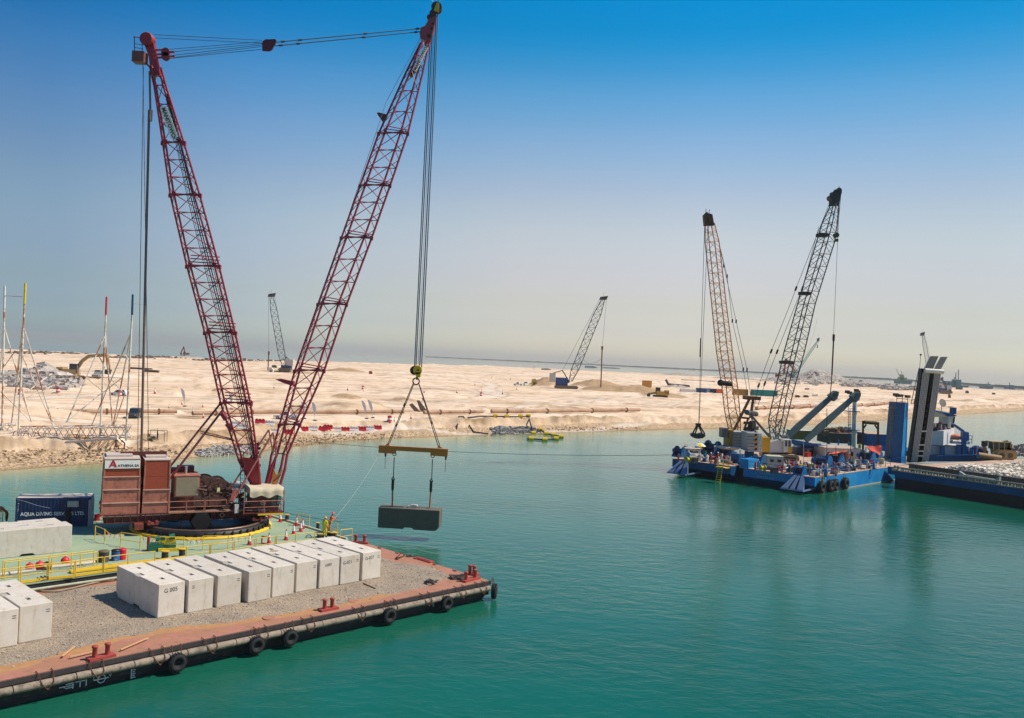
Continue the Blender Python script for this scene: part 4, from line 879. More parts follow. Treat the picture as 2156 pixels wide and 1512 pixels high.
x2, _ = loc_of(373, 990, 1.0); x3, _ = loc_of(407, 990, 1.0); za = zof(390, 980, 1.0); zb = zof(390, 997, 1.0)
b = MB(); b.box(*lb(x2, x3, 0.4, 1.4, zb, za), rot=CA)
for xx in (x2 + 0.1, x3 - 0.1, (x2 + x3) / 2): b.beam(lp(xx, 0.6, z1), lp(xx, 0.6, zb), 0.12)
b.box(*lb(x2 - 0.6, x2, 0.3, 1.2, zb + 0.1, za - 0.15), rot=CA); part('air_filter_box', b, M('dark_plum', (72, 34, 38), 0.5), eng, world=True)
p0 = L(391, 1003, -0.5); p1 = L(392, 983, -0.5); part('exhaust_pipe', MB().tube(p0, p1, 0.12, n=12).tube(p1, p1 + UP * 0.05, 0.16, n=12), silver, eng, world=True)
# winch drums with ribbed casings
for nm, cx, cyy, rr, yl in [('winch_drum', 436, 1028, 1.0, -0.9), ('winch_drum', 462, 1030, 0.92, -0.8), ('winch_drum', 484, 1044, 0.55, -0.9)]:
    c = L(cx, cyy, yl); b = MB()
    b.tube(c, c + cl * 2.0, rr * 0.8, n=24); b.tube(c - cl * 0.05, c + cl * 0.1, rr, n=24); b.tube(c + cl * 1.9, c + cl * 2.05, rr, n=24)
    for k in range(9): b.torus(c + cl * (0.25 + 0.19 * k), cl, rr * 0.82, 0.05, 22, 5)
    for k in range(6): a = k * math.pi / 3; dd = ca * math.cos(a) + UP * math.sin(a); b.beam(c - cl * 0.09, c - cl * 0.09 + dd * rr * 0.9, 0.1, 0.05)
    part(nm, b, machinery, crane, world=True)
b = MB(); rs = random.Random(4)
for k in range(46):
    px = rs.uniform(420, 486); py = rs.uniform(1020, 1060); yl = rs.uniform(-1.7, -1.0); p = L(px, py, yl)
    if rs.random() < 0.5: b.tube(p, p + ca * rs.uniform(-0.8, 0.8) + UP * rs.uniform(-0.4, 0.4), rs.uniform(0.04, 0.11), n=7)
    elif rs.random() < 0.5: b.box(p, (rs.uniform(0.15, 0.5), 0.3, rs.uniform(0.12, 0.4)), CA + rs.uniform(-.2, .2))
    else: b.lathe(p, -cl, [(0.05, 0), (rs.uniform(0.1, 0.22), 0.02), (0.16, 0.14)], 12)
for k in range(7): b.tube(lp(x1 + 0.1, -1.2 + 0.05 * k, Z0 + 0.2 + 0.1 * k), lp(x1 + 3.4, -1.4 + 0.05 * k, Z0 + 0.1 + 0.16 * (k % 3)), 0.05, n=6)
for k in range(4): cx_ = L(415 + 15 * k, 1055, -1.3); b.box(cx_, (0.7, 0.8, 0.9), CA)
part('hydraulic_machinery', b, machinery, crane, world=True)
nb = MB(); c = L(460, 1031, -1.85); nb.box(c, (0.24, 0.02, 0.34), CA); part('notice_plate', nb, M('notice_yellow', (220, 216, 150), 0.6), crane, world=True)
# black boxed machinery under engine house and blue-ish clutter
b = MB(); b.box(*lb(xd + 0.1, x1 + 1.0, -1.2, 1.2, Z0, z0 - 0.02), rot=CA); part('lower_machinery', b, blackm, crane, world=True)
wk = MB(); wk.box(*lb(xd, xE + 0.2, NY - 0.5, NY + 0.4, Z0 + 0.0, Z0 + 0.06), rot=CA); part('side_walkway', wk, M('walk_dust', (150, 110, 88), 0.8), crane, world=True)
rl = MB(); xr0, _ = loc_of(354, 1075, NY - 0.45); xr1, _ = loc_of(430, 1075, NY - 0.45); xr2, _ = loc_of(476, 1075, NY - 0.45)
railing(rl, [lp(xr0, NY - 0.45, Z0), lp(xr1 - 0.05, NY - 0.45, Z0)], 1.0, 0.035, post=1.6); railing(rl, [lp(xr1 + 0.05, NY - 0.45, Z0), lp(xr2, NY - 0.45, Z0)], 1.0, 0.035, post=1.6); part('walkway_rail', rl, brown, crane, world=True)
# --- cab
CY_ = -2.4
c0, _ = loc_of(528, 1070, CY_); c1, _ = loc_of(590, 1070, CY_); cz0 = zof(560, 1080, CY_); cz1 = zof(560, 1042, CY_)
cab = MB(); cm_, _ = loc_of(568, 1070, CY_)
cab.box(*lb(c0, cm_, CY_, CY_ + 2.0, cz0, cz1), rot=CA)
q3 = [lp(cm_, CY_, cz0), lp(cm_, CY_, cz1), lp(c1 + 0.1, CY_, cz1), lp(c1 - 0.25, CY_, cz0)]; cab.prism(q3, cl * 2.0)
cabp = part('cab', cab, M('cab_maroon', (84, 34, 34), 0.5, var=0.15), crane, world=True)
gl = MB(); u_ = lambda x, z: lp(x, CY_ - 0.02, z)
gl.prism([u_(cm_ + 0.1, cz0 + 0.45), u_(cm_ + 0.1, cz1 - 0.1), u_(cm_ + 0.55, cz1 - 0.1), u_(cm_ + 0.4, cz0 + 0.5)], cl * -0.02); part('side_window', gl, M('dark_glass', (40, 70, 60), 0.15, spec=0.8), cabp, world=True)
gl = MB(); gl.prism([u_(cm_ + 0.62, cz0 + 0.75), u_(cm_ + 0.7, cz1 - 0.08), u_(c1 + 0.02, cz1 - 0.08), u_(c1 - 0.18, cz0 + 0.75)], cl * -0.02); part('front_window', gl, glassg, cabp, world=True)
em = MB(); ex, ez = loc_of(554, 1058, CY_); em.torus(lp(ex, CY_ - 0.03, ez), cl, 0.2, 0.03, 18, 5); em.box(lp(ex, CY_ - 0.03, ez), (0.3, 0.02, 0.05), CA); em.box(lp(ex, CY_ - 0.03, ez), (0.05, 0.02, 0.3), CA); part('cab_emblem', em, dusty, cabp, world=True)
lt = MB()
for k in range(3): xx, zz = loc_of(546 + k * 6, 1074, CY_); lt.box(lp(xx, CY_ - 0.03, zz), (0.16, 0.02, 0.24), CA)
part('cab_stickers', lt, M('sticker_white', (196, 190, 186), 0.7), cabp, world=True)
f = MB(); f0, _ = loc_of(543, 1080, CY_ - 0.6); f1, fz = loc_of(598, 1081, CY_ - 0.6); f.box(*lb(f0, f1, CY_ - 0.65, CY_ + 2.2, fz - 0.09, fz + 0.05), rot=CA); part('cab_platform', f, yellow, crane, world=True)
f = MB(); g0, _ = loc_of(513, 1078, CY_ - 0.6); f.box(*lb(g0, f1, CY_ - 0.6, CY_ + 2.1, fz + 0.05, fz + 0.12), rot=CA); part('cab_floor', f, brown_dk, crane, world=True)
rl = MB(); railing(rl, [lp(g0, CY_ - 0.6, fz + 0.1), lp(f1 - 0.03, CY_ - 0.6, fz + 0.1), lp(f1 - 0.03, CY_ + 2.1, fz + 0.1)], 1.05, 0.035, post=1.5)
for xx in (g0, f1 - 0.05):
    for yy_ in (CY_ - 0.55, CY_ + 2.0): rl.tube(lp(xx, yy_, fz), lp(xx, yy_, zof(560, 1030, CY_)), 0.04)
part('cab_rail', rl, brown, crane, world=True)
jb = MB(); jx, jz = loc_of(498, 1071, NY - 0.6); jb.box(lp(jx, NY - 0.6, jz), (0.34, 0.25, 0.75), CA); part('control_cabinet', jb, M('cabinet_grey', (200, 188, 176), 0.6), crane, world=True)
def canopy(pxs, yl0, yl1, drop, ripple, mname):
    """canvas sheet sagging between its frame with a hanging valance"""
    xA, zt = loc_of(pxs[0], pxs[2], yl0); xB, _ = loc_of(pxs[1], pxs[2], yl0); n, m_ = 16, 8; mb = MB(); vs = []
    for i in range(n + 1):
        for j in range(-2, m_ + 3):
            s = i / n; t = min(max(j / m_, 0), 1); z = zt + 0.05 - 0.03 * abs(math.sin(s * math.pi * 2.0)) - 0.05 * (2 * t - 1) ** 2 + ripple * math.sin(9 * s + 3 * t)
            if j < 0: z -= drop * (-j) / 2 * (1 + 0.15 * math.sin(14 * s))
            if j > m_: z -= drop * (j - m_) / 2
            vs.append(lp(xA + (xB - xA) * s, yl0 + (yl1 - yl0) * t + (0.04 * math.sin(20 * s) if j < 0 else 0), z))
    mm = m_ + 5; mb.smooth = True; mb.add(vs, [(i * mm + j, (i + 1) * mm + j, (i + 1) * mm + j + 1, i * mm + j + 1) for i in range(n) for j in range(mm - 1)]); mb.smooth = False
    for s0 in (0, n):   # end flaps
        ids = [s0 * mm + j for j in range(2, mm - 2)]
        mb.add([Vector(vs[i]) for i in ids] + [Vector(vs[i]) - UP * (drop * 0.8) for i in ids], [(k, k + 1, len(ids) + k + 1, len(ids) + k) for k in range(len(ids) - 1)])
    return part('canopy', mb, mname, crane, world=True)
canopy((527, 598, 1029), CY_ - 0.6, CY_ + 2.2, 0.72, 0.03, canvas)
canopy((482, 529, 1021), 0.6, 2.6, 0.35, 0.03, M('pale_canvas', (214, 202, 182), 0.9, var=0.06))
cp_ = MB()
for px in (486, 526):
    for yl in (0.8, 2.4): a = L(px, 1024, yl); cp_.tube(a, Vector((a.x, a.y, CO.z + Z0)), 0.04)
for k in range(14):
    rs2 = random.Random(40 + k); p = L(488 + rs2.random() * 38, 1040 + rs2.random() * 14, 0.8 + rs2.random()); cp_.m = k % 3; cp_.box(p, (0.3 * rs2.random() + .1, 0.3, 0.3 * rs2.random() + .1), CA)
part('auxiliary_gear', cp_, [blackm, machinery, M('gear_yellow', (190, 170, 60), 0.6)], crane, world=True)
# --- mast and boom, each as four chord lines in depth
YF, YM, YT = 79.2, 74.3, 86.5
def stations(rows, foot_py, tip_py, y0, y1, dy=0.95):
    st = []
    for (py, LO, LI, RI, RO) in rows:
        s = (foot_py - py) / (foot_py - tip_py); Yc = y0 + (y1 - y0) * s; w_ = max(0.12, min(1, (RO - LO) / 62.0))
        st.append([Q(LO, py + 2, Yc + dy * w_), Q(RI, py - 2, Yc + dy * w_), Q(RO, py + 2, Yc - dy * w_), Q(LI, py - 2, Yc - dy * w_)])
    return st
mrows = [(1040, 541, 542.5, 548, 550), (965, 502, 509, 537, 542.5), (848, 465, 473, 518.5, 527.5), (700, 431.5, 439, 487, 495.5), (560, 394, 400.5, 451.5, 461.7), (410, 359, 366, 408, 421), (300, 343, 348, 379, 388), (180, 325, 328, 343, 350), (140, 316, 319, 333, 339)]
mast_st = stations(mrows, 1040, 100, YF, YM)
mm = MB(); lattice(mm, mast_st[1:], 1.4, 0.092, 0.036)
mm.prism([mast_st[0][0], mast_st[1][0], mast_st[1][1], mast_st[0][1]], (0, 0.05, 0)); mm.prism([mast_st[0][2], mast_st[1][2], mast_st[1][3], mast_st[0][3]], (0, -0.05, 0))
for i in (0, 1, 2, 3): mm.tube(mast_st[0][i], mast_st[1][i], 0.13, n=8)
for st in mast_st[2:7]:      # section joints
    for i in range(4): mm.tube(st[i], st[(i + 1) % 4], 0.075, n=6)
    for i in range(4): mm.box(st[i], (0.3, 0.26, 0.34))
for st in (mast_st[2], mast_st[3], mast_st[4]):
    for k in range(3):
        off = UP * (0.28 * (k + 1)); mm.tube(st[3] + off, st[2] + off, 0.05, n=5)
mastp = part('mast', mm, maroon, crane, world=True)
plate = MB(); tA, tB = mast_st[-1], mast_st[-2]
plate.prism([Q(303, 92, YM), Q(322, 86, YM), Q(325, 100, YM), Q(337, 158, YM), Q(317, 158, YM), Q(313, 118, YM)], (0, 0.5, 0)); plate.prism([Q(300, 128, YM), Q(318, 140, YM), Q(322, 150, YM), Q(306, 131, YM)], (0, 0.3, 0))
part('mast_head', plate, maroon, mastp, world=True)
sh = MB(); c = Q(311, 84, YM); sh.lathe(c - Vector((0, 0.4, 0)), (0, 1, 0), [(0.5, 0), (0.56, 0.06), (0.5, 0.1), (0.5, 0.3), (0.56, 0.34), (0.5, 0.4), (0.5, 0.7), (0.56, 0.76), (0.5, 0.8)], 24); part('head_sheave', sh, maroon, mastp, world=True)
pf = MB(); a = Q(283, 128, YM); b_ = Q(306, 128, YM); pf.box((a + b_) / 2 + UP * 0.25, (1.0, 0.9, 0.9)); part('head_platform', pf, M('dusty_maroon', (122, 70, 62), 0.6), mastp, world=True)
pr = MB(); q1 = Q(283, 78, YM); q2 = Q(283, 128, YM); pr.tube(q1, q2, 0.035); pr.tube(Q(299, 92, YM), Q(300, 128, YM), 0.03)
for k in range(3): pr.tube(Q(283, 92 + 8 * k, YM), Q(302, 95 + 8 * k, YM), 0.025)
pr.tube(Q(283, 78, YM), Q(298, 80, YM), 0.035); pr.sphere(q1, 0.08, 8, 6); part('platform_rail', pr, brown_dk, mastp, world=True)
ar = MB()
for yy_ in (106, 115, 122): ar.beam(Q(322, yy_, YM), Q(345, yy_ - 1, YM + 0.2), 0.14, 0.14)
for yy_ in (110, 119): ar.lathe(Q(349, yy_, YM + 0.2) - Vector((0, 0.12, 0)), (0, 1, 0), [(0.36, 0), (0.3, 0.12), (0.36, 0.24)], 16); ar.beam(Q(355, yy_, YM), Q(368, yy_, YM), 0.2, 0.12)
part('equalizer_sheaves', ar, maroon, mastp, world=True)
# crow's ladder and inner ropes in the mast
ld = MB()
def mid_mast(py, fx, dyv=0.0):
    for A, B, ra, rb_ in zip(mast_st, mast_st[1:], mrows, mrows[1:]):
        if ra[0] >= py >= rb_[0]:
            t = (ra[0] - py) / (ra[0] - rb_[0]); left = A[3].lerp(B[3], t); right = A[2].lerp(B[2], t); return left.lerp(right, fx) + Vector((0, dyv, 0))
for fx, rr in ((0.36, 0.028), (0.42, 0.02), (0.5, 0.05), (0.58, 0.05), (0.66, 0.03)):
    pts = [mid_mast(py, fx, 0.9) for py in (1000, 848, 700, 560, 410, 300, 190)]; ld.path(pts, rr, 5)
for k in range(22):
    py = 960 - k * 36; ld.tube(mid_mast(py, 0.33, 0.9), mid_mast(py, 0.66, 0.9), 0.03, n=4)
part('inner_ropes', ld, rope_d, mastp, world=True)
def name_board(A, B, h_, parent, flip=False):
    d = (B - A); x = d.normalized(); n_ = Vector((0, -1, 0)); u = n_.cross(x) * -1
    if u.dot(Vector((1, 0, 0))) < 0 and not flip: u = -u
    u = x.cross(Vector((0, 1, 0))) * -1 if False else (Vector((0, 0, 1)) - x * x.z).normalized()
    return d, x, u
bd = MB(); A = mid_mast(228, 0.36, -0.3); B = mid_mast(292, 0.62, -0.3); x = (B - A).normalized(); u = x.cross(Vector((0, 1, 0))); u = u if u.x > 0 else -u
bd.prism([A - u * 0.3, B - u * 0.3, B + u * 0.3, A + u * 0.3], (0, 0.03, 0)); nbp = part('name_board', bd, signw, mastp, world=True)
text_part('name_lettering', 'MANITOWOC', 0.46, ink, nbp, A + x * 0.06 - u * 0.17 + Vector((0, -0.03, 0)), x, u, 0.004, sx=((B - A).length / 2.75), bold=0.008)
# boom
brows = [(1042, 554, 556, 575, 583), (985, 567, 572, 592, 600), (956, 571.5, 584.4, 597.4, 604.5), (894, 588, 600.5, 622, 631), (780, 620.5, 631.7, 668.5, 682), (640, 669.4, 679, 713, 729.5), (500, 718.5, 730.5, 767.6, 782.4), (390, 758, 770, 807, 821), (280, 797, 811, 844, 858.5), (148, 856, 866, 881, 891), (88, 886, 890, 899, 904)]
boom_st = stations(brows, 1042, 10, YF + 1.0, YT)
bm_ = MB(); lattice(bm_, boom_st[2:], 1.95, 0.10, 0.038)
for st in boom_st[3:9]:
    for i in range(4): bm_.tube(st[i], st[(i + 1) % 4], 0.07, n=6); bm_.box(st[i], (0.28, 0.26, 0.34))
    for k in range(2):
        off = UP * (0.3 * (k + 1)); bm_.tube(st[3] + off, st[2] + off * 0.6, 0.05, n=5)
for i in range(4): bm_.tube(boom_st[0][i], boom_st[1][i], 0.13, n=8); bm_.tube(boom_st[1][i], boom_st[2][i], 0.12, n=8)
bm_.prism([boom_st[0][0], boom_st[1][0], boom_st[1][1].lerp(boom_st[1][0], .5), boom_st[0][1].lerp(boom_st[0][0], .6)], (0, 0.06, 0)); bm_.prism([boom_st[0][3], boom_st[2][3], boom_st[1][2].lerp(boom_st[1][3], .75), boom_st[0][2].lerp(boom_st[0][3], .75)], (0, -0.06, 0))
boomp = part('boom', bm_, maroon, crane, world=True)
orange_p = M('orange_stripe_paint', (214, 140, 62), 0.5)
op = MB(); yq = YF + 0.05
op.prism([Q(571, 1022, yq), Q(576, 985, yq), Q(582, 1000, yq), Q(595.5, 988, yq), Q(590, 1003, yq), Q(583, 1020, yq)], (0, 0.06, 0)); op2 = part('butt_plate', op, orange_p, boomp, world=True)
st_ = MB(); st_.prism([Q(575, 1012, yq), Q(583, 1006, yq), Q(592, 998, yq), Q(591, 1001.5, yq), Q(583, 1009, yq), Q(575, 1015.5, yq)], (0, -0.03, 0)); part('butt_stripe', st_, maroon, op2, world=True)
hd = MB(); hd.prism([Q(897, 86, YT - 0.4), Q(885, 80, YT - 0.4), Q(883, 68, YT - 0.4), Q(887, 57, YT - 0.4), Q(894, 55, YT - 0.4), Q(905, 38, YT - 0.4), Q(915, 36, YT - 0.4), Q(918, 40, YT - 0.4), Q(906, 86, YT - 0.4)], (0, 0.9, 0))
hdp = part('boom_head', hd, M('faded_maroon', (150, 66, 72), 0.6, var=0.15), boomp, world=True)
hl = MB()
for hx_, hy_, hr in [(903, 76, 0.2), (908, 60, 0.14), (911, 50, 0.12)]: hl.lathe(Q(hx_, hy_, YT - 0.41), (0, -1, 0), [(hr, 0), (hr, 0.01)], 12)
part('plate_holes', hl, blackm, hdp, world=True)
ts = MB()
for hx_, hy_, hr in [(919, 14, 0.52), (912, 27, 0.36), (905, 36, 0.3)]: ts.lathe(Q(hx_, hy_, YT - 0.3), (0, 1, 0), [(hr, 0), (hr * 0.85, 0.2), (hr, 0.4), (hr * 0.85, 0.55), (hr, 0.7)], 20)
part('tip_sheaves', ts, M('sheave_dark', (70, 40, 42), 0.5), hdp, world=True)
tg = MB(); tg.prism([Q(920, 4, YT - 0.45), Q(925, 6, YT - 0.45), Q(924, 26, YT - 0.45), Q(913, 22, YT - 0.45)], (0, 0.1, 0)); part('tip_guard', tg, M('faded_yellow', (190, 168, 74), 0.6), hdp, world=True)
mk = MB(); mk.tube(Q(912, 4, YT), Q(909.5, -2, YT), 0.04).sphere(Q(909.5, -2, YT), 0.12, 8, 6).tube(Q(922, 4, YT), Q(926, -1, YT), 0.04).sphere(Q(926, -1, YT), 0.12, 8, 6); part('warning_lights', mk, silver, hdp, world=True)
gd = MB()   # folded mounts sticking out of the boom's rear
gd.prism([Q(793, 238, YT - 2), Q(797, 236.5, YT - 2), Q(815, 241, YT - 2), Q(812, 250, YT - 2), Q(804, 254, YT - 2)], (0, 0.5, 0)); part('boom_stop_bracket', gd, brown_dk, boomp, world=True)
gd = MB(); gd.prism([Q(579, 799, YF + 1), Q(590, 797.5, YF + 1), Q(600, 800, YF + 1), Q(617.5, 803, YF + 1), Q(617, 813, YF + 1), Q(600, 808, YF + 1)], (0, 0.6, 0)); part('boom_stop_bracket', gd, maroon, boomp, world=True)
def mid_boom(py, fx, dyv=0.0):
    for A, B, ra, rb_ in zip(boom_st, boom_st[1:], brows, brows[1:]):
        if ra[0] >= py >= rb_[0]:
            t = (ra[0] - py) / (ra[0] - rb_[0]); return A[3].lerp(B[3], t).lerp(A[2].lerp(B[2], t), fx) + Vector((0, dyv, 0))
A = mid_boom(152, 0.34, -0.3); B = mid_boom(100, 0.8, -0.3); x = (B - A).normalized(); u = x.cross(Vector((0, 1, 0))); u = u if u.z > 0 else -u
bd = MB(); bd.prism([A - u * 0.22, B - u * 0.22, B + u * 0.22, A + u * 0.22], (0, 0.03, 0)); nbp = part('name_board', bd, signw, boomp, world=True)
text_part('name_lettering', 'MANITOWOC', 0.44, ink, nbp, A + x * 0.06 - u * 0.15 + Vector((0, -0.03, 0)), x, u, 0.004, sx=((B - A).length / 2.62), bold=0.008)
bx_ = MB(); A = mid_boom(160, 0.12, 0.3); B = mid_boom(120, 0.4, 0.3); bx_.beam(A, B, 0.45, 0.3); part('walkway_grate', bx_, blackm, boomp, world=True)
tl = MB(); tl.tube(mid_boom(780, -0.1), Q(813, 215, YT - 2), 0.022, n=4); tl.tube(Q(813, 215, YT - 2), Q(885, 80, YT), 0.022, n=4); part('tag_line', tl, rope_s, boomp, world=True)
# --- suspension between mast head and boom head
pd = MB()
mid1 = Q(566, 94, 78.6)
fan0 = [(324, 73), (326, 80), (356, 104), (366, 109), (362, 117), (366, 121), (350, 124)]
fan1 = [(552, 85), (552, 91), (551, 88), (551, 92), (551, 95), (552, 98), (551, 104)]
for i, (a, b_) in enumerate(zip(fan0, fan1)): pd.tube(Q(a[0], a[1], YM + 0.06 * i), Q(b_[0], b_[1], 78.5 + 0.05 * i), 0.024, n=5)
part('luffing_ropes', pd, rope_d, crane, world=True)
eq = MB(); eq.lathe(Q(562, 93, 78.2), (0, 1, 0), [(0.45, 0), (0.38, 0.3), (0.45, 0.6)], 18); eq.prism([Q(552, 107, 78.1), Q(552, 96, 78.1), Q(564, 85, 78.1), Q(582, 84, 78.1), Q(580, 92, 78.1), Q(572, 104, 78.1), Q(566, 108, 78.1)], (0, 0.12, 0)); eq.prism([Q(552, 104, 78.9), Q(564, 83, 78.9), Q(580, 82, 78.9), Q(570, 104, 78.9)], (0, 0.12, 0)); part('floating_sheave_block', eq, M('plum_steel', (96, 30, 44), 0.5), crane, world=True)
pb = MB()
for (a, b_, c1_) in [((582, 89), (887, 60), (760, 73)), ((578, 97), (884, 67), (757, 79))]:
    A, B = Q(a[0], a[1], 78.6), Q(b_[0], b_[1], YT); pb.tube(A, B, 0.045, n=6)
    for s in (0.03, 0.14, 0.58, 0.96): c = A.lerp(B, s); pb.tube(c, A.lerp(B, s + 0.02), 0.1, n=6)
part('pendants', pb, rope_d, crane, world=True)
# back stay from mast head down to the counterweights
bs = MB(); bs.beam(Q(315, 150, YM), Q(316.5, 232, YM), 0.16, 0.12); bs.tube(Q(316.5, 232, YM), Q(315.5, 255, YM), 0.2, n=8); bs.tube(Q(314, 235, YM), Q(296.5, 1005, 75.6), 0.11, n=8); bs.tube(Q(301, 135, YM), Q(313.5, 980, 76), 0.028, n=5); bs.tube(Q(302, 140, YM), Q(289, 1010, 75.5), 0.028, n=5)
part('backhitch_ropes', bs, M('greyed_strap', (112, 92, 84), 0.6), crane, world=True)
# mast stop struts: from bed rear up to the mast at (463,858)
ms = MB()
for (a, ya), (b_, yb) in [(((344, 1000), 77.0), ((463, 851), 79.0)), (((352, 1016), 75.2), ((470, 862), 77.6))]:
    ms.beam(Q(a[0], a[1], ya), Q(b_[0], b_[1], yb), 0.16, 0.16)
ms.tube(Q(422, 912, 76.6), Q(494, 928, 78.0), 0.06); ms.tube(Q(416, 906, 77.8), Q(492, 925, 79.4), 0.06)
part('mast_stay_struts', ms, M('strut_maroon', (112, 48, 46), 0.5, var=0.3), crane, world=True)
ms = MB()
ms.beam(Q(484, 1030, 78.8), Q(566, 905, 80.2), 0.13, 0.13); ms.beam(Q(492, 1052, 76.2), Q(575, 911, 78.6), 0.13, 0.13)
ms.tube(Q(566, 905, 80.2), Q(575, 955, 80.2), 0.07); ms.tube(Q(575, 911, 78.6), Q(582, 960, 79), 0.07); ms.beam(Q(488, 1056, 75.9), Q(496, 1030, 76.6), 0.3, 0.25)
part('boom_stop_struts', ms, M('strut_rose', (150, 84, 76), 0.5, var=0.2), crane, world=True)
ms = MB(); ms.beam(Q(538, 1040, 79.5), Q(541, 932, 80.0), 0.22, 0.22)
for k in range(9): c = Q(541 + (k % 2) * 3, 935 + k * 9, 79.6); ms.box(c, (0.35, 0.3, 0.22))
part('gantry_post', ms, blackm, crane, world=True)
for nm, (xa_, ya_), (xb_, yb_) in [('mast_lug', (466, 868), (476, 884)), ('mast_lug', (478, 892), (488, 906))]:
    m2 = MB(); m2.beam(Q(xa_, ya_, 77.8), Q(xb_, yb_, 77.8), 0.5, 0.3); part(nm, m2, maroon, mastp, world=True)
ml = MB(); ml.prism([Q(527, 842, 77.9), Q(531.5, 846, 77.9), Q(530, 856, 77.9), Q(524, 848, 77.9)], (0, 0.3, 0)); part('mast_lug', ml, maroon, mastp, world=True)
ldr = MB()   # access ladder by the boom foot
for px in (507, 513): ldr.tube(Q(px + 0.0, 950, 77.6), Q(px - 1 + (0 if px < 510 else 6), 1075, 77.6), 0.03)
for k in range(16): ldr.tube(Q(507, 952 + 8 * k, 77.6), Q(513, 952 + 8 * k, 77.6), 0.02, n=4)
part('access_ladder', ldr, brown_dk, crane, world=True)
# --- hoist ropes
YH = 86.3
hk = Q(878, 778, YH)
hr_ = MB()
for x0_, x1_, rr in [(908, 872.5, 0.052), (912, 875.5, 0.052), (918.5, 883.5, 0.058), (922.5, 887.5, 0.058), (915, 880, 0.02)]: hr_.tube(Q(x0_, 30, YH), Q(x1_, 776, YH), rr, n=8)
part('hoist_ropes', hr_, rope_s, crane, world=True)
# ------------------------------------------------------------------ hook block, spreader, hanging concrete block
hb = thing('hook_block', 'yellow and black crane hook block hanging on blue steel ropes above the spreader beam', 'hook block', hk)
m = MB(); m.lathe(Q(880, 779, YH) - Vector((0, 0.4, 0)), (0, 1, 0), [(0.42, 0), (0.45, 0.05), (0.45, 0.15), (0.42, 0.2)], 22); m.prism([Q(874, 784, YH - .4), Q(886, 784, YH - .4), Q(884, 795, YH - .4), Q(876, 795, YH - .4)], (0, 0.7, 0)); part('cheek_plate', m, yellow, hb, world=True)
m = MB(); m.lathe(Q(873, 780, YH) - Vector((0, 0.15, 0)), (0, 1, 0), [(0.45, 0), (0.38, 0.2), (0.45, 0.4), (0.38, 0.5), (0.45, 0.6)], 20); part('sheave', m, M('olive_black', (64, 56, 32), 0.6), hb, world=True)
m = MB(); m.lathe(Q(880.5, 779, YH) - Vector((0, 0.41, 0)), (0, -1, 0), [(0.1, 0), (0.1, 0.02)], 12); m.tube(Q(879, 793, YH), Q(877.5, 800, YH), 0.09, n=8); m.torus(Q(876, 803, YH), (0.1, 1, 0), 0.32, 0.065, 22, 8); part('hook', m, M('hook_brown', (84, 56, 50), 0.5), hb, world=True)
sp = thing('spreader_beam', 'orange steel spreader beam slung under the yellow hook block', 'spreader beam', Q(870, 945, YH))
YB = YH - 0.2
amber = M('amber_paint', (184, 116, 38), 0.55, var=0.12, scale=3)
m = MB(); A, B = Q(798, 942, YB), Q(943, 950, YB); m.beam(A, B, 0.5, 0.42)
for (x0_, y0_), (x1_, y1_) in [((798, 945), (834, 947.5)), ((907, 951), (943, 953.5))]: m.beam(Q(x0_, y0_, YB), Q(x1_, y1_, YB), 0.56, 0.72)
m.prism([Q(811, 938, YB - .1), Q(818, 932, YB - .1), Q(820, 938, YB - .1)], (0, 0.2, 0)); m.prism([Q(921, 943, YB - .1), Q(923, 937, YB - .1), Q(932, 944, YB - .1)], (0, 0.2, 0)); part('beam', m, amber, sp, world=True)
m = MB()
for (x0_, y0_), (x1_, y1_) in [((870, 807), (817, 934)), ((872, 808), (820, 934)), ((881, 806), (922, 938)), ((882, 807), (926, 938))]: m.tube(Q(x0_, y0_, YB), Q(x1_, y1_, YB), 0.045, n=6)
for (x0_, y0_), (x1_, y1_) in [((853, 849), (850, 856)), ((890, 838), (892, 843)), ((909, 888), (910, 893)), ((835, 893), (833, 898))]: m.tube(Q(x0_, y0_, YB), Q(x1_, y1_, YB), 0.1, n=6)
part('sling_rope', m, M('sling_steel', (86, 74, 66), 0.6), sp, world=True)
BXL, BXR = (828.5, 951), (909, 955)
for (x0_, y0_), xb_ in [(BXL, 826), (BXR, 904.5)]:
    m = MB(); c = Q(x0_ + 2, y0_ + 5, YB); m.torus(c, (0, 1, 0), 0.17, 0.04, 14, 6); a = Q(x0_ + 1.5, y0_ + 12, YB); b_ = Q(x0_, y0_ + 52, YB); m.tube(a, b_, 0.05, n=6); m.tube(b_, Q(x0_ - 1, y0_ + 56, YB), 0.08, n=6)
    part('drop_wire', m, M('wire_grey', (78, 84, 88), 0.5, metal=0.3), sp, world=True)
    m = MB(); b1 = Q(x0_ - 1, y0_ + 58, YB); b2 = Q(x0_ - 2, y0_ + 80, YB); m.tube(b1, b2, 0.14, n=10); m.torus(b1, (0, 1, 0), 0.13, 0.05, 12, 6); m.torus(b2, (1, 0.3, 0), 0.12, 0.05, 12, 6); part('shackle', m, blackm, sp, world=True)
    m = MB(); m.tube(b2, Q(xb_, y0_ + 124 - (6 if xb_ > 880 else 0), YB), 0.085, n=8); part('lifting_pin', m, M('pin_orange', (170, 112, 62), 0.6), sp, world=True)
m = MB()
for x_, y_ in [(812, 950), (939, 957)]: a = Q(x_, y_, YB); m.tube(a, a - UP * 0.35, 0.1, n=8); m.tube(a, a - UP * 1.7, 0.02, n=4); m.sphere(a - UP * 0.45, 0.1, 8, 6)
part('guide_block', m, blackm, sp, world=True)
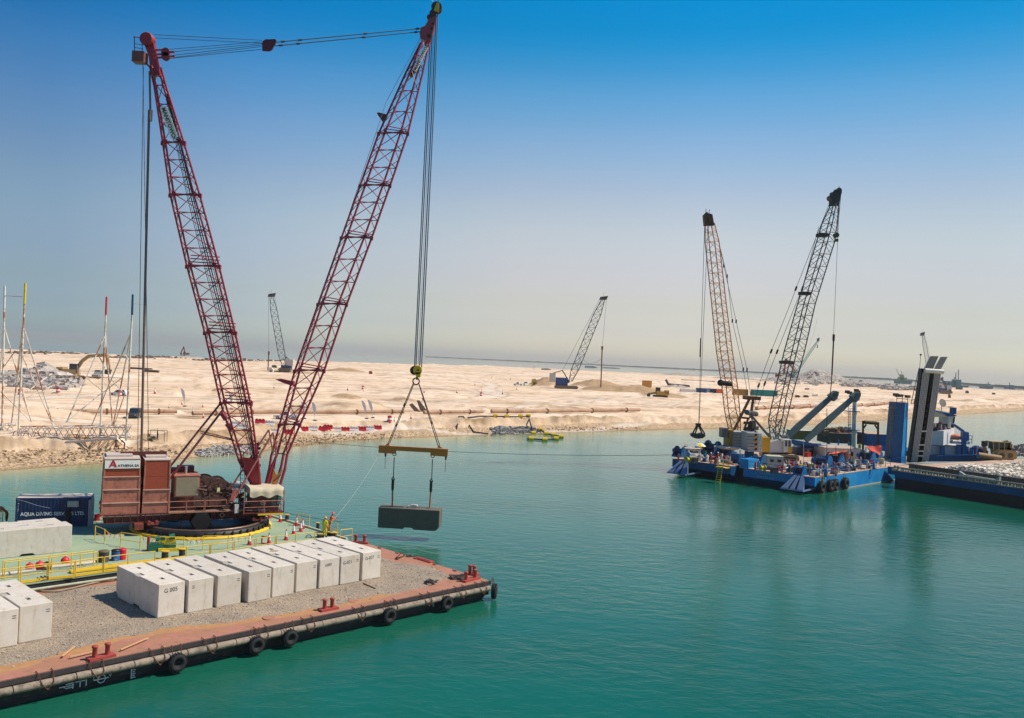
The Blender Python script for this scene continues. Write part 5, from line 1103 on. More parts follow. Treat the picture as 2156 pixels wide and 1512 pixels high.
# the hanging block: right end turned a little towards the viewer
pL = Q(795, 1111, YB - 0.9); pR = Q(922, 1119, YB - 1.25)
dd = (pR - pL); dd.z = 0; rz = math.atan2(dd.y, dd.x) - R(1.5)
lenx = 6.0
hm = thing('concrete_block', 'dark shaded concrete block hanging over the water below the orange spreader beam', 'concrete block', Vector((pL.x, pL.y, pL.z)) + Vector((-math.sin(rz), math.cos(rz), 0)) * (BW / 2), rz)
me2 = BM.copy(); me2.materials[0] = M('shaded_concrete', (104, 95, 80), 0.85, var=0.12, scale=1.5, bump=0.1); o = bpy.data.objects.new('block_body', me2); COL.objects.link(o); o.parent = hm  # darker copy of the concrete, the block's shade put into its colour
bag = MB(); bag.box((3.2, 0.1, 2.1), (0.9, 0.5, 0.2), 0.2); bag.box((3.35, 0.0, 2.24), (0.6, 0.4, 0.12), -0.1); part('lifting_cloth', bag, M('offwhite_cloth', (206, 196, 182), 0.9), hm)
tg = MB(); tg.path(sag(Q(798, 958, YB), P(697, 1100, 3.4), 0.4, 8), 0.011, 4); solo('guide_rope', tg, M('cream_rope', (190, 180, 140), 0.9), 'thin cream guide rope running from the spreader beam down to the worker at the rail', 'rope', loc=Q(798, 958, YB), world=True)
tg = MB(); tg.path(sag(Q(600, 925, 160), Q(1420, 958, 146), 1.0, 14), 0.035, 4); solo('mooring_cable', tg, rope_d, 'long thin cable stretched across the water to the blue barge', 'cable', loc=Q(1420, 958, 146), world=True)
tg = MB(); tg.path(sag(P(600, 1079, 2.6), P(723, 1099 , 2.6), 0.1, 8), 0.02, 4); solo('mooring_cable', tg, rope_d, 'thin rope strung along the far edge of the green deck behind the cones', 'rope', loc=P(600, 1079, 2.6), world=True)
# ------------------------------------------------------------------ people
skin = M('skin', (120, 82, 60), 0.6, var=0.05)
def skinned(name, joints, edges, radii, mat, parent, sub=1):
    me = bpy.data.meshes.new(name); me.from_pydata([tuple(j) for j in joints], edges, []); me.update()
    o = bpy.data.objects.new('tmp_' + name, me); COL.objects.link(o)
    sk = o.modifiers.new('s', 'SKIN'); sv = me.skin_vertices[0].data
    for i, r in enumerate(radii): sv[i].radius = (r, r) if not isinstance(r, tuple) else r; sv[i].use_root = (i == 0)
    sk.use_smooth_shade = True; ss = o.modifiers.new('d', 'SUBSURF'); ss.levels = sub; ss.render_levels = sub
    dg = bpy.context.evaluated_depsgraph_get(); m2 = bpy.data.meshes.new_from_object(o.evaluated_get(dg)); bpy.data.objects.remove(o)
    m2.materials.clear(); m2.materials.append(mat)
    r = bpy.data.objects.new(name, m2); COL.objects.link(r); r.parent = parent; return r
def person(label, loc, rotz, suit, helmet, vest=None, pose='stand', group=None, hs=1.0):
    """1.75 m figure facing local +x. pose moves arms, back and legs"""
    t = thing('person', label, 'person', loc, rotz, group)
    ln_ = {'stand': 0.0, 'lean': 0.16, 'bend': 0.5, 'sit': 0.1}[pose]; drop = 0.42 if pose == 'sit' else 0
    pel = Vector((0, 0, 0.95 - drop)); che = pel + Vector((ln_ * 0.8, 0, 0.36)); nk = pel + Vector((ln_ * 1.25, 0, 0.54)); hd = nk + Vector((ln_ * 0.25 + 0.02, 0, 0.15))
    J = [pel, (pel + che) / 2, che, nk, nk + Vector((0.01, 0, 0.05))]; E_ = [(0, 1), (1, 2), (2, 3), (3, 4)]; Rr = [0.135, 0.125, 0.15, 0.07, 0.05]
    hands = []
    for s in (-1, 1):
        if pose == 'sit': kn = pel + Vector((0.42, s * 0.1, 0.03)); an = kn + Vector((0.02, 0, -0.42))
        else: kn = Vector((0.04 * s + 0.02, s * 0.11, 0.5)); an = Vector((-0.05 * s, s * 0.12, 0.09))
        i = len(J); J += [pel + Vector((0, s * 0.1, -0.05)), kn, an]; E_ += [(0, i), (i, i + 1), (i + 1, i + 2)]; Rr += [0.105, 0.07, 0.055]
        sh = che + Vector((0, s * 0.19, 0.1))
        if pose == 'lean': el = sh + Vector((0.2, s * 0.05, -0.2)); wr = el + Vector((0.25, -s * 0.04, 0.03))
        elif pose == 'bend': el = sh + Vector((0.08, 0, -0.28)); wr = el + Vector((0.14, 0, -0.2))
        elif pose == 'sit': el = sh + Vector((0.08, s * 0.04, -0.26)); wr = el + Vector((0.22, -s * 0.05, -0.02))
        else: el = sh + Vector((0.0, s * 0.05, -0.29)); wr = el + Vector((0.1, 0, -0.24))
        i = len(J); J += [sh, el, wr]; E_ += [(2, i), (i, i + 1), (i + 1, i + 2)]; Rr += [0.075, 0.052, 0.04]; hands.append((wr, (wr - el).normalized(), s))
    # body: one continuous skin figure with head, hands and five fingers each
    Jb = list(J); Eb = list(E_); Rb = [x * 0.82 for x in Rr]
    Jb += [nk + Vector((0.015, 0, 0.08)), hd, hd + Vector((0.01, 0, 0.1))]; k = len(Jb); Eb += [(4, k - 3), (k - 3, k - 2), (k - 2, k - 1)]; Rb += [0.06, 0.095, 0.07]
    for n_, (wr, d_, s) in enumerate(hands):
        wi = 10 if n_ == 0 else 16
        wi = [i for i, j in enumerate(Jb) if (j - wr).length < 1e-6][0]; side = Vector((0, 1, 0)) if abs(d_.y) < 0.9 else Vector((1, 0, 0)); side = (side - d_ * side.dot(d_)).normalized()
        k = len(Jb); Jb.append(wr + d_ * 0.08); Eb.append((wi, k)); Rb.append(0.035)
        for q in range(4):
            b = wr + d_ * 0.1 + side * (0.02 * (q - 1.5)); c = b + d_ * (0.05 + 0.008 * (q in (1, 2))) + UP * -0.012; i = len(Jb); Jb += [b, c]; Eb += [(k, i), (i, i + 1)]; Rb += [0.010, 0.008]
        i = len(Jb); Jb += [wr + d_ * 0.05 - side * 0.045 * s, wr + d_ * 0.09 - side * 0.06 * s]; Eb += [(k, i), (i, i + 1)]; Rb += [0.012, 0.009]
    for an in [j for j in J if abs(j.z - 0.09) < 1e-6 or (pose == 'sit' and j.z < 0.2)]:
        i0 = [i for i, j in enumerate(Jb) if j is an or (j - an).length < 1e-6][0]; i = len(Jb); Jb.append(an + Vector((0.14, 0, -0.045))); Eb.append((i0, i)); Rb.append(0.04)
    skinned('body', Jb, Eb, Rb, skin, t)
    skinned('coveralls', J, E_, [x * 1.03 for x in Rr], suit, t)
    if vest: skinned('vest', [pel + Vector((0, 0, 0.08)), (pel + che) / 2, che, nk - Vector((0, 0, 0.02))], [(0, 1), (1, 2), (2, 3)], [0.15, 0.145, 0.172, 0.09], vest, t)
    hm_ = MB(); hm_.lathe(hd + Vector((0, 0, 0.04)), (0.1 + ln_ * 0.4, 0, 1), [(0.155, 0), (0.15, 0.012), (0.125, 0.02), (0.12, 0.07), (0.08, 0.115), (0.01, 0.13)], 16); part('helmet', hm_, helmet, t)
    bt = MB()
    for an in [j for j in J if abs(j.z - 0.09) < 1e-6 or (pose == 'sit' and j.z < 0.2)]: bt.sphere(an + Vector((0.06, 0, -0.03)), 0.06, 10, 6, (2.2, 0.85, 0.9)); bt.tube(an + UP * -0.03, an + UP * 0.1, 0.065, n=10)
    part('boots', bt, blackm, t)
    fc = MB(); fc.sphere(hd + Vector((0.095, 0, -0.005)), 0.018, 8, 6, (1, 0.8, 1.3)); part('nose', fc, skin, t)
    return t
org = M('suit_orange', (222, 96, 36), 0.8); ylw = M('suit_yellow', (214, 190, 40), 0.8); lime = M('vest_lime', (196, 214, 60), 0.8); redc = M('suit_red', (168, 44, 40), 0.8)
hw = M('helmet_white', (226, 222, 216), 0.4); hr = M('helmet_red', (214, 74, 66), 0.4); hy = M('helmet_yellow', (226, 180, 50), 0.4); navy = M('cloth_navy', (44, 50, 78), 0.8)
p = P(685, 1126, 2.0); person('worker in orange with a pink red helmet leaning on the yellow rail', p + Vector((0.15, 0.9, 0)), R(20), org, hr, pose='lean')
person('worker in yellow overalls with orange helmet standing just in front of the leaning one', P(683, 1132, 2.0), R(70), ylw, M('helmet_orange', (222, 140, 40), 0.4), lime, pose='stand')
person('worker in orange with a white helmet standing left of the counterweights', P(214, 1088, 2.0), R(-60), org, hw, org, pose='stand')
person('worker in rust orange with white helmet at the left end of the navy container', P(14, 1103, 2.0), R(200), M('suit_rust', (160, 84, 42), 0.8), hw, pose='bend')
p = PG(331, 931); person('worker in a lime vest standing by the small frame at the shore', p, R(10), navy, hy, lime, pose='stand')
p = PG(262, 946); person('red clothed person bending under the cloth shelter on the shore', p, R(200), M('shirt_maroon', (120, 36, 50), 0.8), M('scarf', (110, 60, 50), 0.9), pose='bend')
p = PG(243, 947); person('crouching person in rust brown left of the cloth shelter', p, R(10), M('shirt_brown', (122, 64, 44), 0.8), M('scarf', (110, 60, 50), 0.9), pose='sit')
# navy container on the green deck
cont_navy = M('container_navy', (26, 50, 92), 0.5, var=0.2, scale=1.5, rgb2=(26, 40, 84), amt=0.4, sc2=1.0)
def container(label, loc, rotz, l, w_, h_, mat, roofm=None, det=True, group=None, name='shipping_container'):
    t = thing(name, label, 'container', loc, rotz, group); b = MB(); n = int(l / 0.28)
    b.box((l / 2, w_ / 2, h_ / 2), (l - 0.06, w_ - 0.12, h_ - 0.06))
    if det:
        for k in range(n):
            x = 0.1 + k * (l - 0.2) / n; b.box((x + 0.07, 0.03, h_ / 2), (0.13, 0.06, h_ - 0.3)); b.box((x + 0.07, w_ - 0.03, h_ / 2), (0.13, 0.06, h_ - 0.3))
        for k in range(8): b.box((l - 0.02, 0.2 + k * (w_ - 0.4) / 7.5, h_ / 2), (0.05, 0.13, h_ - 0.3)); b.box((0.02, 0.2 + k * (w_ - 0.4) / 7.5, h_ / 2), (0.05, 0.13, h_ - 0.3))
    part('container_body', b, mat, t)
    f = MB()
    for x in (0.05, l - 0.05):
        for y in (0.05, w_ - 0.05): f.box((x, y, h_ / 2), (0.12, 0.12, h_))
    for z in (0.08, h_ - 0.06):
        for y in (0.03, w_ - 0.03): f.box((l / 2, y, z), (l, 0.08, 0.14))
        for x in (0.03, l - 0.03): f.box((x, w_ / 2, z), (0.08, w_, 0.14))
    part('frame', f, mat, t); part('roof', MB().box((l / 2, w_ / 2, h_ + 0.0), (l - 0.1, w_ - 0.1, 0.05)), roofm or mat, t)
    return t
pL_ = P(31, 1111, 2.0); pR_ = P(181, 1108, 2.0); dv = pR_ - pL_; rzc = math.atan2(dv.y, dv.x); Lc = 7.2
ctn = container('navy blue container with diving company lettering on the green deck', pL_, rzc, dv.length + 0.3, 2.3, 2.45, cont_navy, M('pale_roof', (196, 180, 162), 0.8, var=0.12))
text_part('side_lettering', 'AQUA DIVING SERVICES LTD.', 0.40, M('letter_white', (216, 212, 206), 0.7), ctn, (0.38, -0.005, 0.98), (1, 0, 0), (0, 0, 1), 0.008, world=False, sx=0.92, bold=0.012)
text_part('corner_lettering', '8 2 4 1 0 5', 0.16, M('letter_white', (216, 212, 206), 0.7), ctn, (0.14, -0.006, 2.05), (0, 0, -1), (1, 0, 0), 0.006, world=False)
lx = dv.length + 0.3
m = MB(); m.box((lx - 1.35, -0.12, 1.95), (0.85, 0.28, 0.5)); m.box((lx - 1.3, -0.27, 1.95), (0.6, 0.02, 0.36)); part('air_conditioner', m, M('ac_grey', (170, 168, 158), 0.6), ctn)
part('open_door', MB().box((lx + 0.08, -0.28, 1.2), (0.06, 0.75, 2.3), R(-25)), M('door_grey', (150, 154, 158), 0.5), ctn)
m = MB(); m.path([(0.1, -0.08, 2.35), (0.7, -0.1, 2.2), (1.6, -0.12, 1.85), (2.6, -0.12, 1.6)], 0.02, 4); part('cable', m, rope_s, ctn)
m = MB(); p = P(135, 1108, 2.0); m.tube(p, p + UP * 2.0, 0.06); m.tube(p + Vector((0.3, 0, 0)), p + Vector((0.3, 0, 1.7)), 0.22, n=8); m.torus(p + Vector((0.3, -0.1, 1.5)), (0, 1, 0), 0.22, 0.06, 14, 6); m.torus(p + Vector((0.35, -0.15, 1.1)), (0, 1, 0.2), 0.26, 0.06, 14, 6)
solo('hose_post', m, M('dark_hose', (50, 44, 40), 0.8), 'post hung with dark hoses in front of the navy container', 'hose post', loc=p, world=True)
p = P(204, 1096, 2.0); t = thing('bucket', 'small red bucket standing right of the navy container', 'bucket', p); part('bucket_body', MB().lathe((0, 0, 0), (0, 0, 1), [(0.2, 0), (0.26, 0.55)], 14), M('bin_red', (206, 32, 46)), t); part('handle', MB().torus((0, 0, 0.55), (1, 0, 0.3), 0.25, 0.015, 14, 4), silver, t)

# ------------------------------------------------------------------ the pipe guide frame on the left shore
white_r = M('rusty_white_paint', (226, 214, 196), 0.6, var=0.08, rgb2=(178, 104, 54), amt=0.42, sc2=0.5, soft=0.05)
fr = thing('pole_tower', 'white and rust stained steel frame with four tall coloured poles on the left shore', 'steel tower', Q(150, 922, 137))
YN, YR = 136.0, 141.0
for (x0, y0), (x1, y1), Yd, (tx, ty), colr, lb_ in [((4, 935), (10, 603), YR, (9.0, 650), (214, 206, 202), None), ((38, 930), (53.5, 597), YN, (51.5, 640), (226, 190, 34), 'yellow tipped pole'), ((211, 918), (224.5, 626), YR, (223, 663), (206, 56, 60), 'red tipped pole'), ((265, 928), (279.5, 621), YN, (278, 663), (10, 84, 98), 'teal tipped pole')]:
    m = MB(); T_ = Q(tx, ty, Yd); m.tube(Q(x0, y0, Yd), T_, 0.17, 0.14, n=8); po = part('pole', m, white_r, fr, world=True, label=lb_)
    part('pole_tip', MB().tube(T_, Q(x1, y1, Yd), 0.17, n=8).tube(Q(x1, y1, Yd), Q(x1, y1 - 1.5, Yd), 0.1), M('tip_%d' % colr[0], colr, 0.5), po, world=True)
def strut(nm, pts, r=0.105):
    m = MB()
    for (a, ya), (b_, yb) in pts: m.tube(Q(a[0], a[1], ya), Q(b_[0], b_[1], yb), r, n=6)
    part(nm, m, white_r, fr, world=True)
for a, ya, b_, yb in [((51, 694), YN, (113, 898), YN + 4), ((50, 690), YN, (24, 892), YR), ((9, 690), YR, (66, 888), YR + 2), ((8, 690), YR, (-8, 880), YR + 3), ((221, 706), YR, (140, 890), YN), ((222, 706), YR, (237, 897), YR + 3), ((276, 703), YN, (238, 896), YR + 1), ((275, 703), YN, (192, 898), YR + 2)]: strut('raking_leg', [((a, ya), (b_, yb))])
for a, ya, b_, yb in [((2, 787), YR, (258, 796), YR - 1), ((48, 752), YN, (112, 896), YN + 3), ((46, 828), YN, (66, 888), YR), ((38, 790), YR, (66, 889), YR), ((185, 798), YN + 2, (218, 825), YR), ((234, 798), YR, (262, 830), YN), ((218, 824), YR, (140, 888), YN + 1), ((262, 832), YN, (240, 896), YR), ((205, 744), YR, (222, 775), YR), ((263, 746), YN + 1, (273, 762), YN), ((28, 745), YR, (10, 770), YR), ((64, 735), YN + 1, (48, 752), YN), ((2, 825), YR, (66, 888), YR + 1), ((258, 795), YR, (218, 826), YR), ((47, 690), YN, (36, 785), YR), ((108, 787), YR, (50, 830), YN), ((140, 800), YR, (60, 835), YN)]: strut('brace', [((a, ya), (b_, yb))], 0.08)
strut('signal_arm', [((Q and (10, 624)), YR), ((48, 625), YN)] and [(((11, 623), YR), ((48, 625), YN))], 0.05); strut('signal_arm', [(((281, 639), YN), ((313, 642), YN))], 0.05)
def truss_box(x0, x1, yt, yb, Ya, Yb, bays, nm, tl=0.0):
    A = [Q(x0, yt, Ya), Q(x0, yt - 5, Yb), Q(x0, yb - 5, Yb), Q(x0, yb, Ya)]; B = [Q(x1, yt + tl, Ya), Q(x1, yt + tl - 5, Yb), Q(x1, yb + tl - 5, Yb), Q(x1, yb + tl, Ya)]
    m = MB(); lattice(m, [A, B], (B[0] - A[0]).length / bays, 0.10, 0.06, 6, 5, True); part(nm, m, white_r, fr, world=True)
truss_box(40, 277, 903, 924, YN, YN + 5, 10, 'base_truss', -3); truss_box(-90, 34, 896, 914, YR, YR + 4, 5, 'base_truss', 0)
m = MB(); m.beam(Q(140, 931, YN - 1), Q(248, 923, YN - 1), 0.5, 0.35); part('skid_beam', m, M('skid_white', (224, 206, 186), 0.7), fr, world=True)
# frame stand, canopy and small gear by the workers
p = PG(324, 931); m = MB()
for dx in (-1.1, 1.7):
    m.tube(p + Vector((dx, 0, 0)), p + Vector((dx, 0, 1.9)), 0.035); m.tube(p + Vector((dx, 1.2, 0)), p + Vector((dx, 1.2, 1.9)), 0.035)
m.tube(p + Vector((-1.1, 0, 1.9)), p + Vector((1.7, 0, 1.9)), 0.04); m.tube(p + Vector((-1.1, 1.2, 1.9)), p + Vector((1.7, 1.2, 1.9)), 0.04); m.box(p + Vector((-0.9, 0, 1.1)), (0.3, 0.3, 0.5)); m.box(p + Vector((-0.6, 0, 0.3)), (0.7, 0.4, 0.6))
solo('work_stand', m, M('stand_dark', (84, 78, 60), 0.7), 'light tube stand beside the lime vested worker on the shore', 'work stand', loc=p, world=True)
a = [PG(246, 930), PG(287, 930)]; m = MB(); A = Q(247, 924, a[0].y); B = Q(288, 926, a[0].y); vs = []
for i in range(13):
    for j in range(5):
        s, t_ = i / 12, j / 4; q = A.lerp(B, s); vs.append(q + Vector((0, 1.6 * t_, -0.75 * 4 * s * (1 - s) * (0.4 + 0.6 * (1 - t_)) - 0.5 * (1 - t_) * (0.5 + 0.5 * s))))
m.smooth = True; m.add(vs, [(i * 5 + j, (i + 1) * 5 + j, (i + 1) * 5 + j + 1, i * 5 + j + 1) for i in range(12) for j in range(4)]); m.smooth = False
t = thing('cloth_shelter', 'sagging cream cloth shelter tied over the people at the water edge', 'cloth shelter', a[0]); part('cloth', m, M('shelter_cloth', (226, 208, 182), 0.9, var=0.05), t, world=True)
m = MB()
for q in (A, B, A + Vector((0, 1.6, 0)), B + Vector((0, 1.6, 0))): m.tube(q, Vector((q.x, q.y, a[0].z - 0.5)), 0.03)
part('poles', m, wood, t, world=True)

# ------------------------------------------------------------------ vehicles
tyre_m = rubber; glass_d = M('car_glass', (40, 46, 52), 0.1, spec=0.8); hubm = M('wheel_rim', (150, 150, 152), 0.4, metal=0.5)
def car(label, loc, rotz, l, w_, h_, mat, kind='suv', name='parked_car'):
    """side profile in x (front at +x), z; body, cabin, windows, four wheels, lamps"""
    t = thing(name, label, 'pickup truck' if kind == 'pickup' else 'car', loc, rotz)
    r = h_ * 0.21; bt = h_ * 0.55; zb = r * 0.8
    pr = [(-l / 2, zb), (l / 2, zb), (l / 2, bt * 0.8), (l / 2 - 0.1 * l, bt * 0.95), (l * 0.22, bt), (-l / 2, bt)]
    b = MB().prism([(x, -w_ / 2, z) for x, z in pr], (0, w_, 0)); part('car_body', b, mat, t)
    if kind == 'pickup': cb = [(-0.10 * l, bt), (-0.08 * l, h_), (0.10 * l, h_), (0.24 * l, bt)]
    else: cb = [(-0.46 * l, bt), (-0.40 * l, h_), (0.08 * l, h_), (0.24 * l, bt)]
    c = MB().prism([(x, -w_ * 0.44, z) for x, z in cb], (0, w_ * 0.88, 0)); part('cabin', c, mat, t)
    g = MB(); sh = lambda x, z: (x * 0.9 + (cb[0][0] + cb[3][0]) / 2 * 0.1, bt + (z - bt) * 0.82 + 0.03)
    wp = [sh(*q) for q in cb]; g.prism([(x, -w_ * 0.44 - 0.012, z) for x, z in wp], (0, w_ * 0.88 + 0.024, 0))
    g.prism([(cb[3][0] - 0.02 * l + 0.03, -w_ * 0.38, bt + 0.03), (cb[2][0] + 0.03, -w_ * 0.38, h_ - 0.06), (cb[2][0] + 0.03, w_ * 0.38, h_ - 0.06), (cb[3][0] - 0.02 * l + 0.03, w_ * 0.38, bt + 0.03)], (0.02, 0, 0.02)); part('windows', g, glass_d, t)
    if kind == 'pickup': part('cargo_bed', MB().box((-0.3 * l, -w_ * 0.48, bt + 0.06), (0.38 * l, 0.06, 0.16)).box((-0.3 * l, w_ * 0.48, bt + 0.06), (0.38 * l, 0.06, 0.16)).box((-0.49 * l, 0, bt + 0.06), (0.05, w_, 0.16)), mat, t)
    for x in (-0.32 * l, 0.32 * l):
        for s in (-1, 1):
            wh = part('wheel', MB().tube((x, s * (w_ / 2 - 0.18), r), (x, s * (w_ / 2 + 0.03), r), r, n=18), tyre_m, t); part('rim', MB().tube((x, s * (w_ / 2), r), (x, s * (w_ / 2 + 0.04), r), r * 0.6, n=12), hubm, wh)
    for s in (-1, 1): part('headlight', MB().box((l / 2 + 0.01, s * w_ * 0.36, bt * 0.72), (0.04, 0.3, 0.14)), silver, t)
    return t
car('silver hatchback driving on the sand road behind the left poles', PG(250, 833), R(180), 4.4 * 1.0, 1.8, 1.6, M('car_silver', (206, 208, 214), 0.3, var=0.03), name='parked_car')
car('dark grey off road car facing the camera by the shore pipeline', PG(283, 880), R(-80), 4.6, 1.9, 1.9, M('car_dark', (62, 66, 70), 0.35, var=0.1))
car('white pickup truck parked before the shore pipeline behind the boom foot', PG(603, 883), R(178), 5.2, 1.85, 1.75, M('car_white', (224, 222, 218), 0.35, var=0.04), 'pickup')
car('white pickup truck far off on the sand near the round road', PG(1091, 812), R(170), 5.4, 1.9, 2.0, M('car_white', (224, 222, 218), 0.35), 'pickup')
car('small white van next to the far pickup, half in yellow', PG(1107, 814), R(-80), 4.8, 2.0, 2.6, M('van_cream', (222, 214, 190), 0.5), 'suv')
car('dark truck behind the long arm excavator on the left plateau', PG(206, 797), R(-85), 6, 2.5, 3.2, M('truck_white', (150, 150, 140), 0.5), 'suv')
# ------------------------------------------------------------------ excavators, bulldozer
def excavator(label, loc, rotz, sc, mat, arm, group=None):
    t = thing('excavator', label, 'excavator', loc, rotz, group)
    m = MB()
    for s in (-1, 1): m.prism([(-2.2 * sc, s * 1.0 * sc - 0.3 * sc, 0.35 * sc), (-1.9 * sc, s * sc - 0.3 * sc, 0), (1.9 * sc, s * sc - 0.3 * sc, 0), (2.2 * sc, s * sc - 0.3 * sc, 0.35 * sc), (1.9 * sc, s * sc - 0.3 * sc, 0.8 * sc), (-1.9 * sc, s * sc - 0.3 * sc, 0.8 * sc)], (0, 0.6 * sc, 0))
    part('tracks', m, M('track_steel', (70, 62, 54), 0.8), t)
    m = MB(); m.box((-0.6 * sc, 0, 1.4 * sc), (3.6 * sc, 2.5 * sc, 1.1 * sc)); m.box((-1.8 * sc, 0, 1.8 * sc), (1.2 * sc, 2.5 * sc, 1.0 * sc)); part('house', m, mat, t)
    part('cab', MB().box((0.7 * sc, -0.7 * sc, 2.2 * sc), (1.4 * sc, 1.0 * sc, 1.7 * sc)), glass_d, t)
    m = MB()
    for a, b_ in zip(arm, arm[1:]): m.beam((a[0] * sc, 0.1, a[1] * sc), (b_[0] * sc, 0.1, b_[1] * sc), 0.45 * sc, 0.6 * sc)
    bm_ = part('arm', m, mat, t); e = arm[-1]; part('bucket', MB().prism([(e[0] * sc - 0.6 * sc, -0.5 * sc, e[1] * sc), (e[0] * sc + 0.4 * sc, -0.5 * sc, e[1] * sc), (e[0] * sc + 0.1 * sc, -0.5 * sc, e[1] * sc - 1.0 * sc), (e[0] * sc - 0.7 * sc, -0.5 * sc, e[1] * sc - 0.8 * sc)], (0, 1.1 * sc, 0)), M('track_steel', (70, 62, 54), 0.8), t)
    return t
excavator('sand coloured long arm excavator reaching over beside the grey rock pile', PG(150, 799), R(5), 1.9, M('exc_sand', (172, 142, 96), 0.7), [(0.8, 1.8), (1.8, 3.6), (3.0, 4.6), (6.4, 5.0), (6.9, 2.2)])
excavator('small red excavator at the far edge of the sand by the sea', PG(390, 750), R(180), 2.6, M('exc_red', (176, 66, 46), 0.7), [(0.2, 1.8), (1.2, 6.4), (3.0, 2.0)])
excavator('yellow brown bulldozer working among the dug sand heaps', PG(1390, 838), R(175), 1.5, M('dozer_yellow', (176, 140, 56), 0.7), [(1.0, 1.5), (2.6, 1.2), (3.6, 1.0)])
excavator('distant red excavator with an upright arm near the grey rubble', PG(1648, 801), R(0), 4.2, M('exc_red2', (190, 92, 70), 0.8), [(0.2, 1.8), (0.8, 7.6), (4.2, 3.6)])
# ------------------------------------------------------------------ shore pipeline
pipe_m = M('rusty_pipe', (182, 146, 116), 0.8, var=0.2, scale=0.6, rgb2=(146, 106, 80), amt=0.4, sc2=0.3)
def pipeline(px, label, r, lift=0.25):
    pts = [PG(x, y) + UP * (r + lift) for x, y in px]; t = thing('pipeline', label, 'pipeline', pts[0]); m = MB()
    for a, b_ in zip(pts, pts[1:]): m.tube(a, b_, r, n=12)
    part('pipe', m, pipe_m, t, world=True)
    for a, b_ in zip(pts, pts[1:]):
        n_ = max(1, int((b_ - a).length / 14)); d_ = (b_ - a).normalized()
        for k in range(n_): q = a.lerp(b_, (k + 0.5) / n_); part('flange', MB().tube(q - d_ * 0.14, q + d_ * 0.14, r * 1.35, n=12), M('flange_rust', (112, 74, 54), 0.8), t, world=True)
    return t
pipeline([(-60, 872), (60, 873), (180, 874), (268, 873)], 'left stretch of the brown shore pipeline, behind the white frame', 0.44)
pipeline([(296, 873), (372, 873)], 'short stretch of brown shore pipeline right of the dark car', 0.44)
pipeline([(405, 877), (500, 875), (560, 874), (700, 874), (800, 873), (850, 873)], 'stretch of brown shore pipeline behind the crane booms and flags', 0.44)
pipeline([(892, 874), (960, 873), (1016, 872)], 'stretch of brown shore pipeline right behind the hook slings', 0.44)
pipeline([(1034, 872), (1100, 872), (1200, 870.5), (1290, 869), (1346, 868)], 'long stretch of brown shore pipeline above the grey stones', 0.52)
pipeline([(1592, 864), (1650, 861), (1720, 859)], 'brown pipeline on the far bank behind the lattice cranes', 0.6)
pipeline([(1800, 857), (1850, 854), (1905, 850)], 'brown pipeline on the far bank behind the white mast', 0.6)
for lb, a, b_, r in [('upper dark pipe lying on the sand behind the poles', (272, 777), (320, 779), 0.5), ('lower dark pipe lying on the sand behind the poles', (302, 783), (334, 785), 0.6), ('long thin dark pipe on the far sand', (1434, 801), (1505, 805), 0.6), ('bent brown pipe on the far sand left of the containers', (1407, 811), (1450, 816), 0.9)]:
    A, B = PG(*a) + UP * r, PG(*b_) + UP * r; solo('steel_pipe', MB().tube(A, B, r, n=10) if 'bent' not in lb else MB().tube(A, B, r, n=10).tube(A, A + Vector((-2, 0, 3.5)), r, n=10), M('dark_pipe', (92, 72, 58), 0.8), lb, 'pipe', loc=A, world=True)
# steel plates leaning on the pipe
for lb, pts in [('dark steel plate leaning on the pipeline, left of two', [(861, 852), (868, 849), (886, 868), (878, 873)]), ('dark steel plate leaning on the pipeline, right of two', [(877, 843), (883, 843), (901, 868), (889, 876)])]:
    base = PG(*pts[2]); m = MB().prism([Q(x, y, base.y + (873 - y) * 0.04) for x, y in pts], (0, 0.25, 0)); solo('steel_plate', m, M('plate_brown', (112, 84, 66), 0.8, var=0.25, scale=0.5), lb, 'steel plate', loc=base, world=True)
# ------------------------------------------------------------------ flags, barriers, cones
flagm = M('flag_white', (226, 218, 222), 0.8, var=0.04)
def feather(label, px, py, lean, hpx=38):
    b0 = PG(px, py); H = hpx * mpp(b0.y); t = thing('feather_flag', label, 'flag', b0, 0, 'white feather flags on the shore')
    part('pole', MB().path([(0, 0, 0), (lean * 0.3 * H, 0, H * 0.4), (lean * 0.8 * H, 0, H * 0.85), (lean * H - 0.1 * H, 0, H)], 0.035, 5), silver, t)
    m = MB(); out_ = [(0.02, 0.28), (0.10, 0.42), (0.15, 0.62), (0.13, 0.84), (0.02, 0.98), (-0.10, 1.0), (-0.13, 0.92), (-0.10, 0.7), (-0.03, 0.4)]
    m.prism([((x * 0.72 + lean * z) * H, -0.02, z * H) for x, z in out_], (0, 0.03, 0)); part('banner', m, flagm, t); part('foot', MB().box((0, 0, 0.1), (0.7, 0.7, 0.2)), M('foot_blue', (40, 50, 90)), t)
for lb, x, y, ln_, hp in [('white feather flag standing alone left of the mast', 389, 856, -0.18, 38), ('white feather flag seen through the mast lattice', 487, 862, -0.1, 38), ('white feather flag seen through the boom, left one of its pair', 641, 882, -0.15, 36), ('white feather flag at the right edge of the boom, right one of its pair', 663, 886, -0.12, 39),
                        ('left white feather flag of the pair above the red barriers', 772, 882, -0.25, 38), ('right white feather flag of the pair above the red barriers', 785, 880, -0.25, 38)]: feather(lb, x, y, ln_, hp)
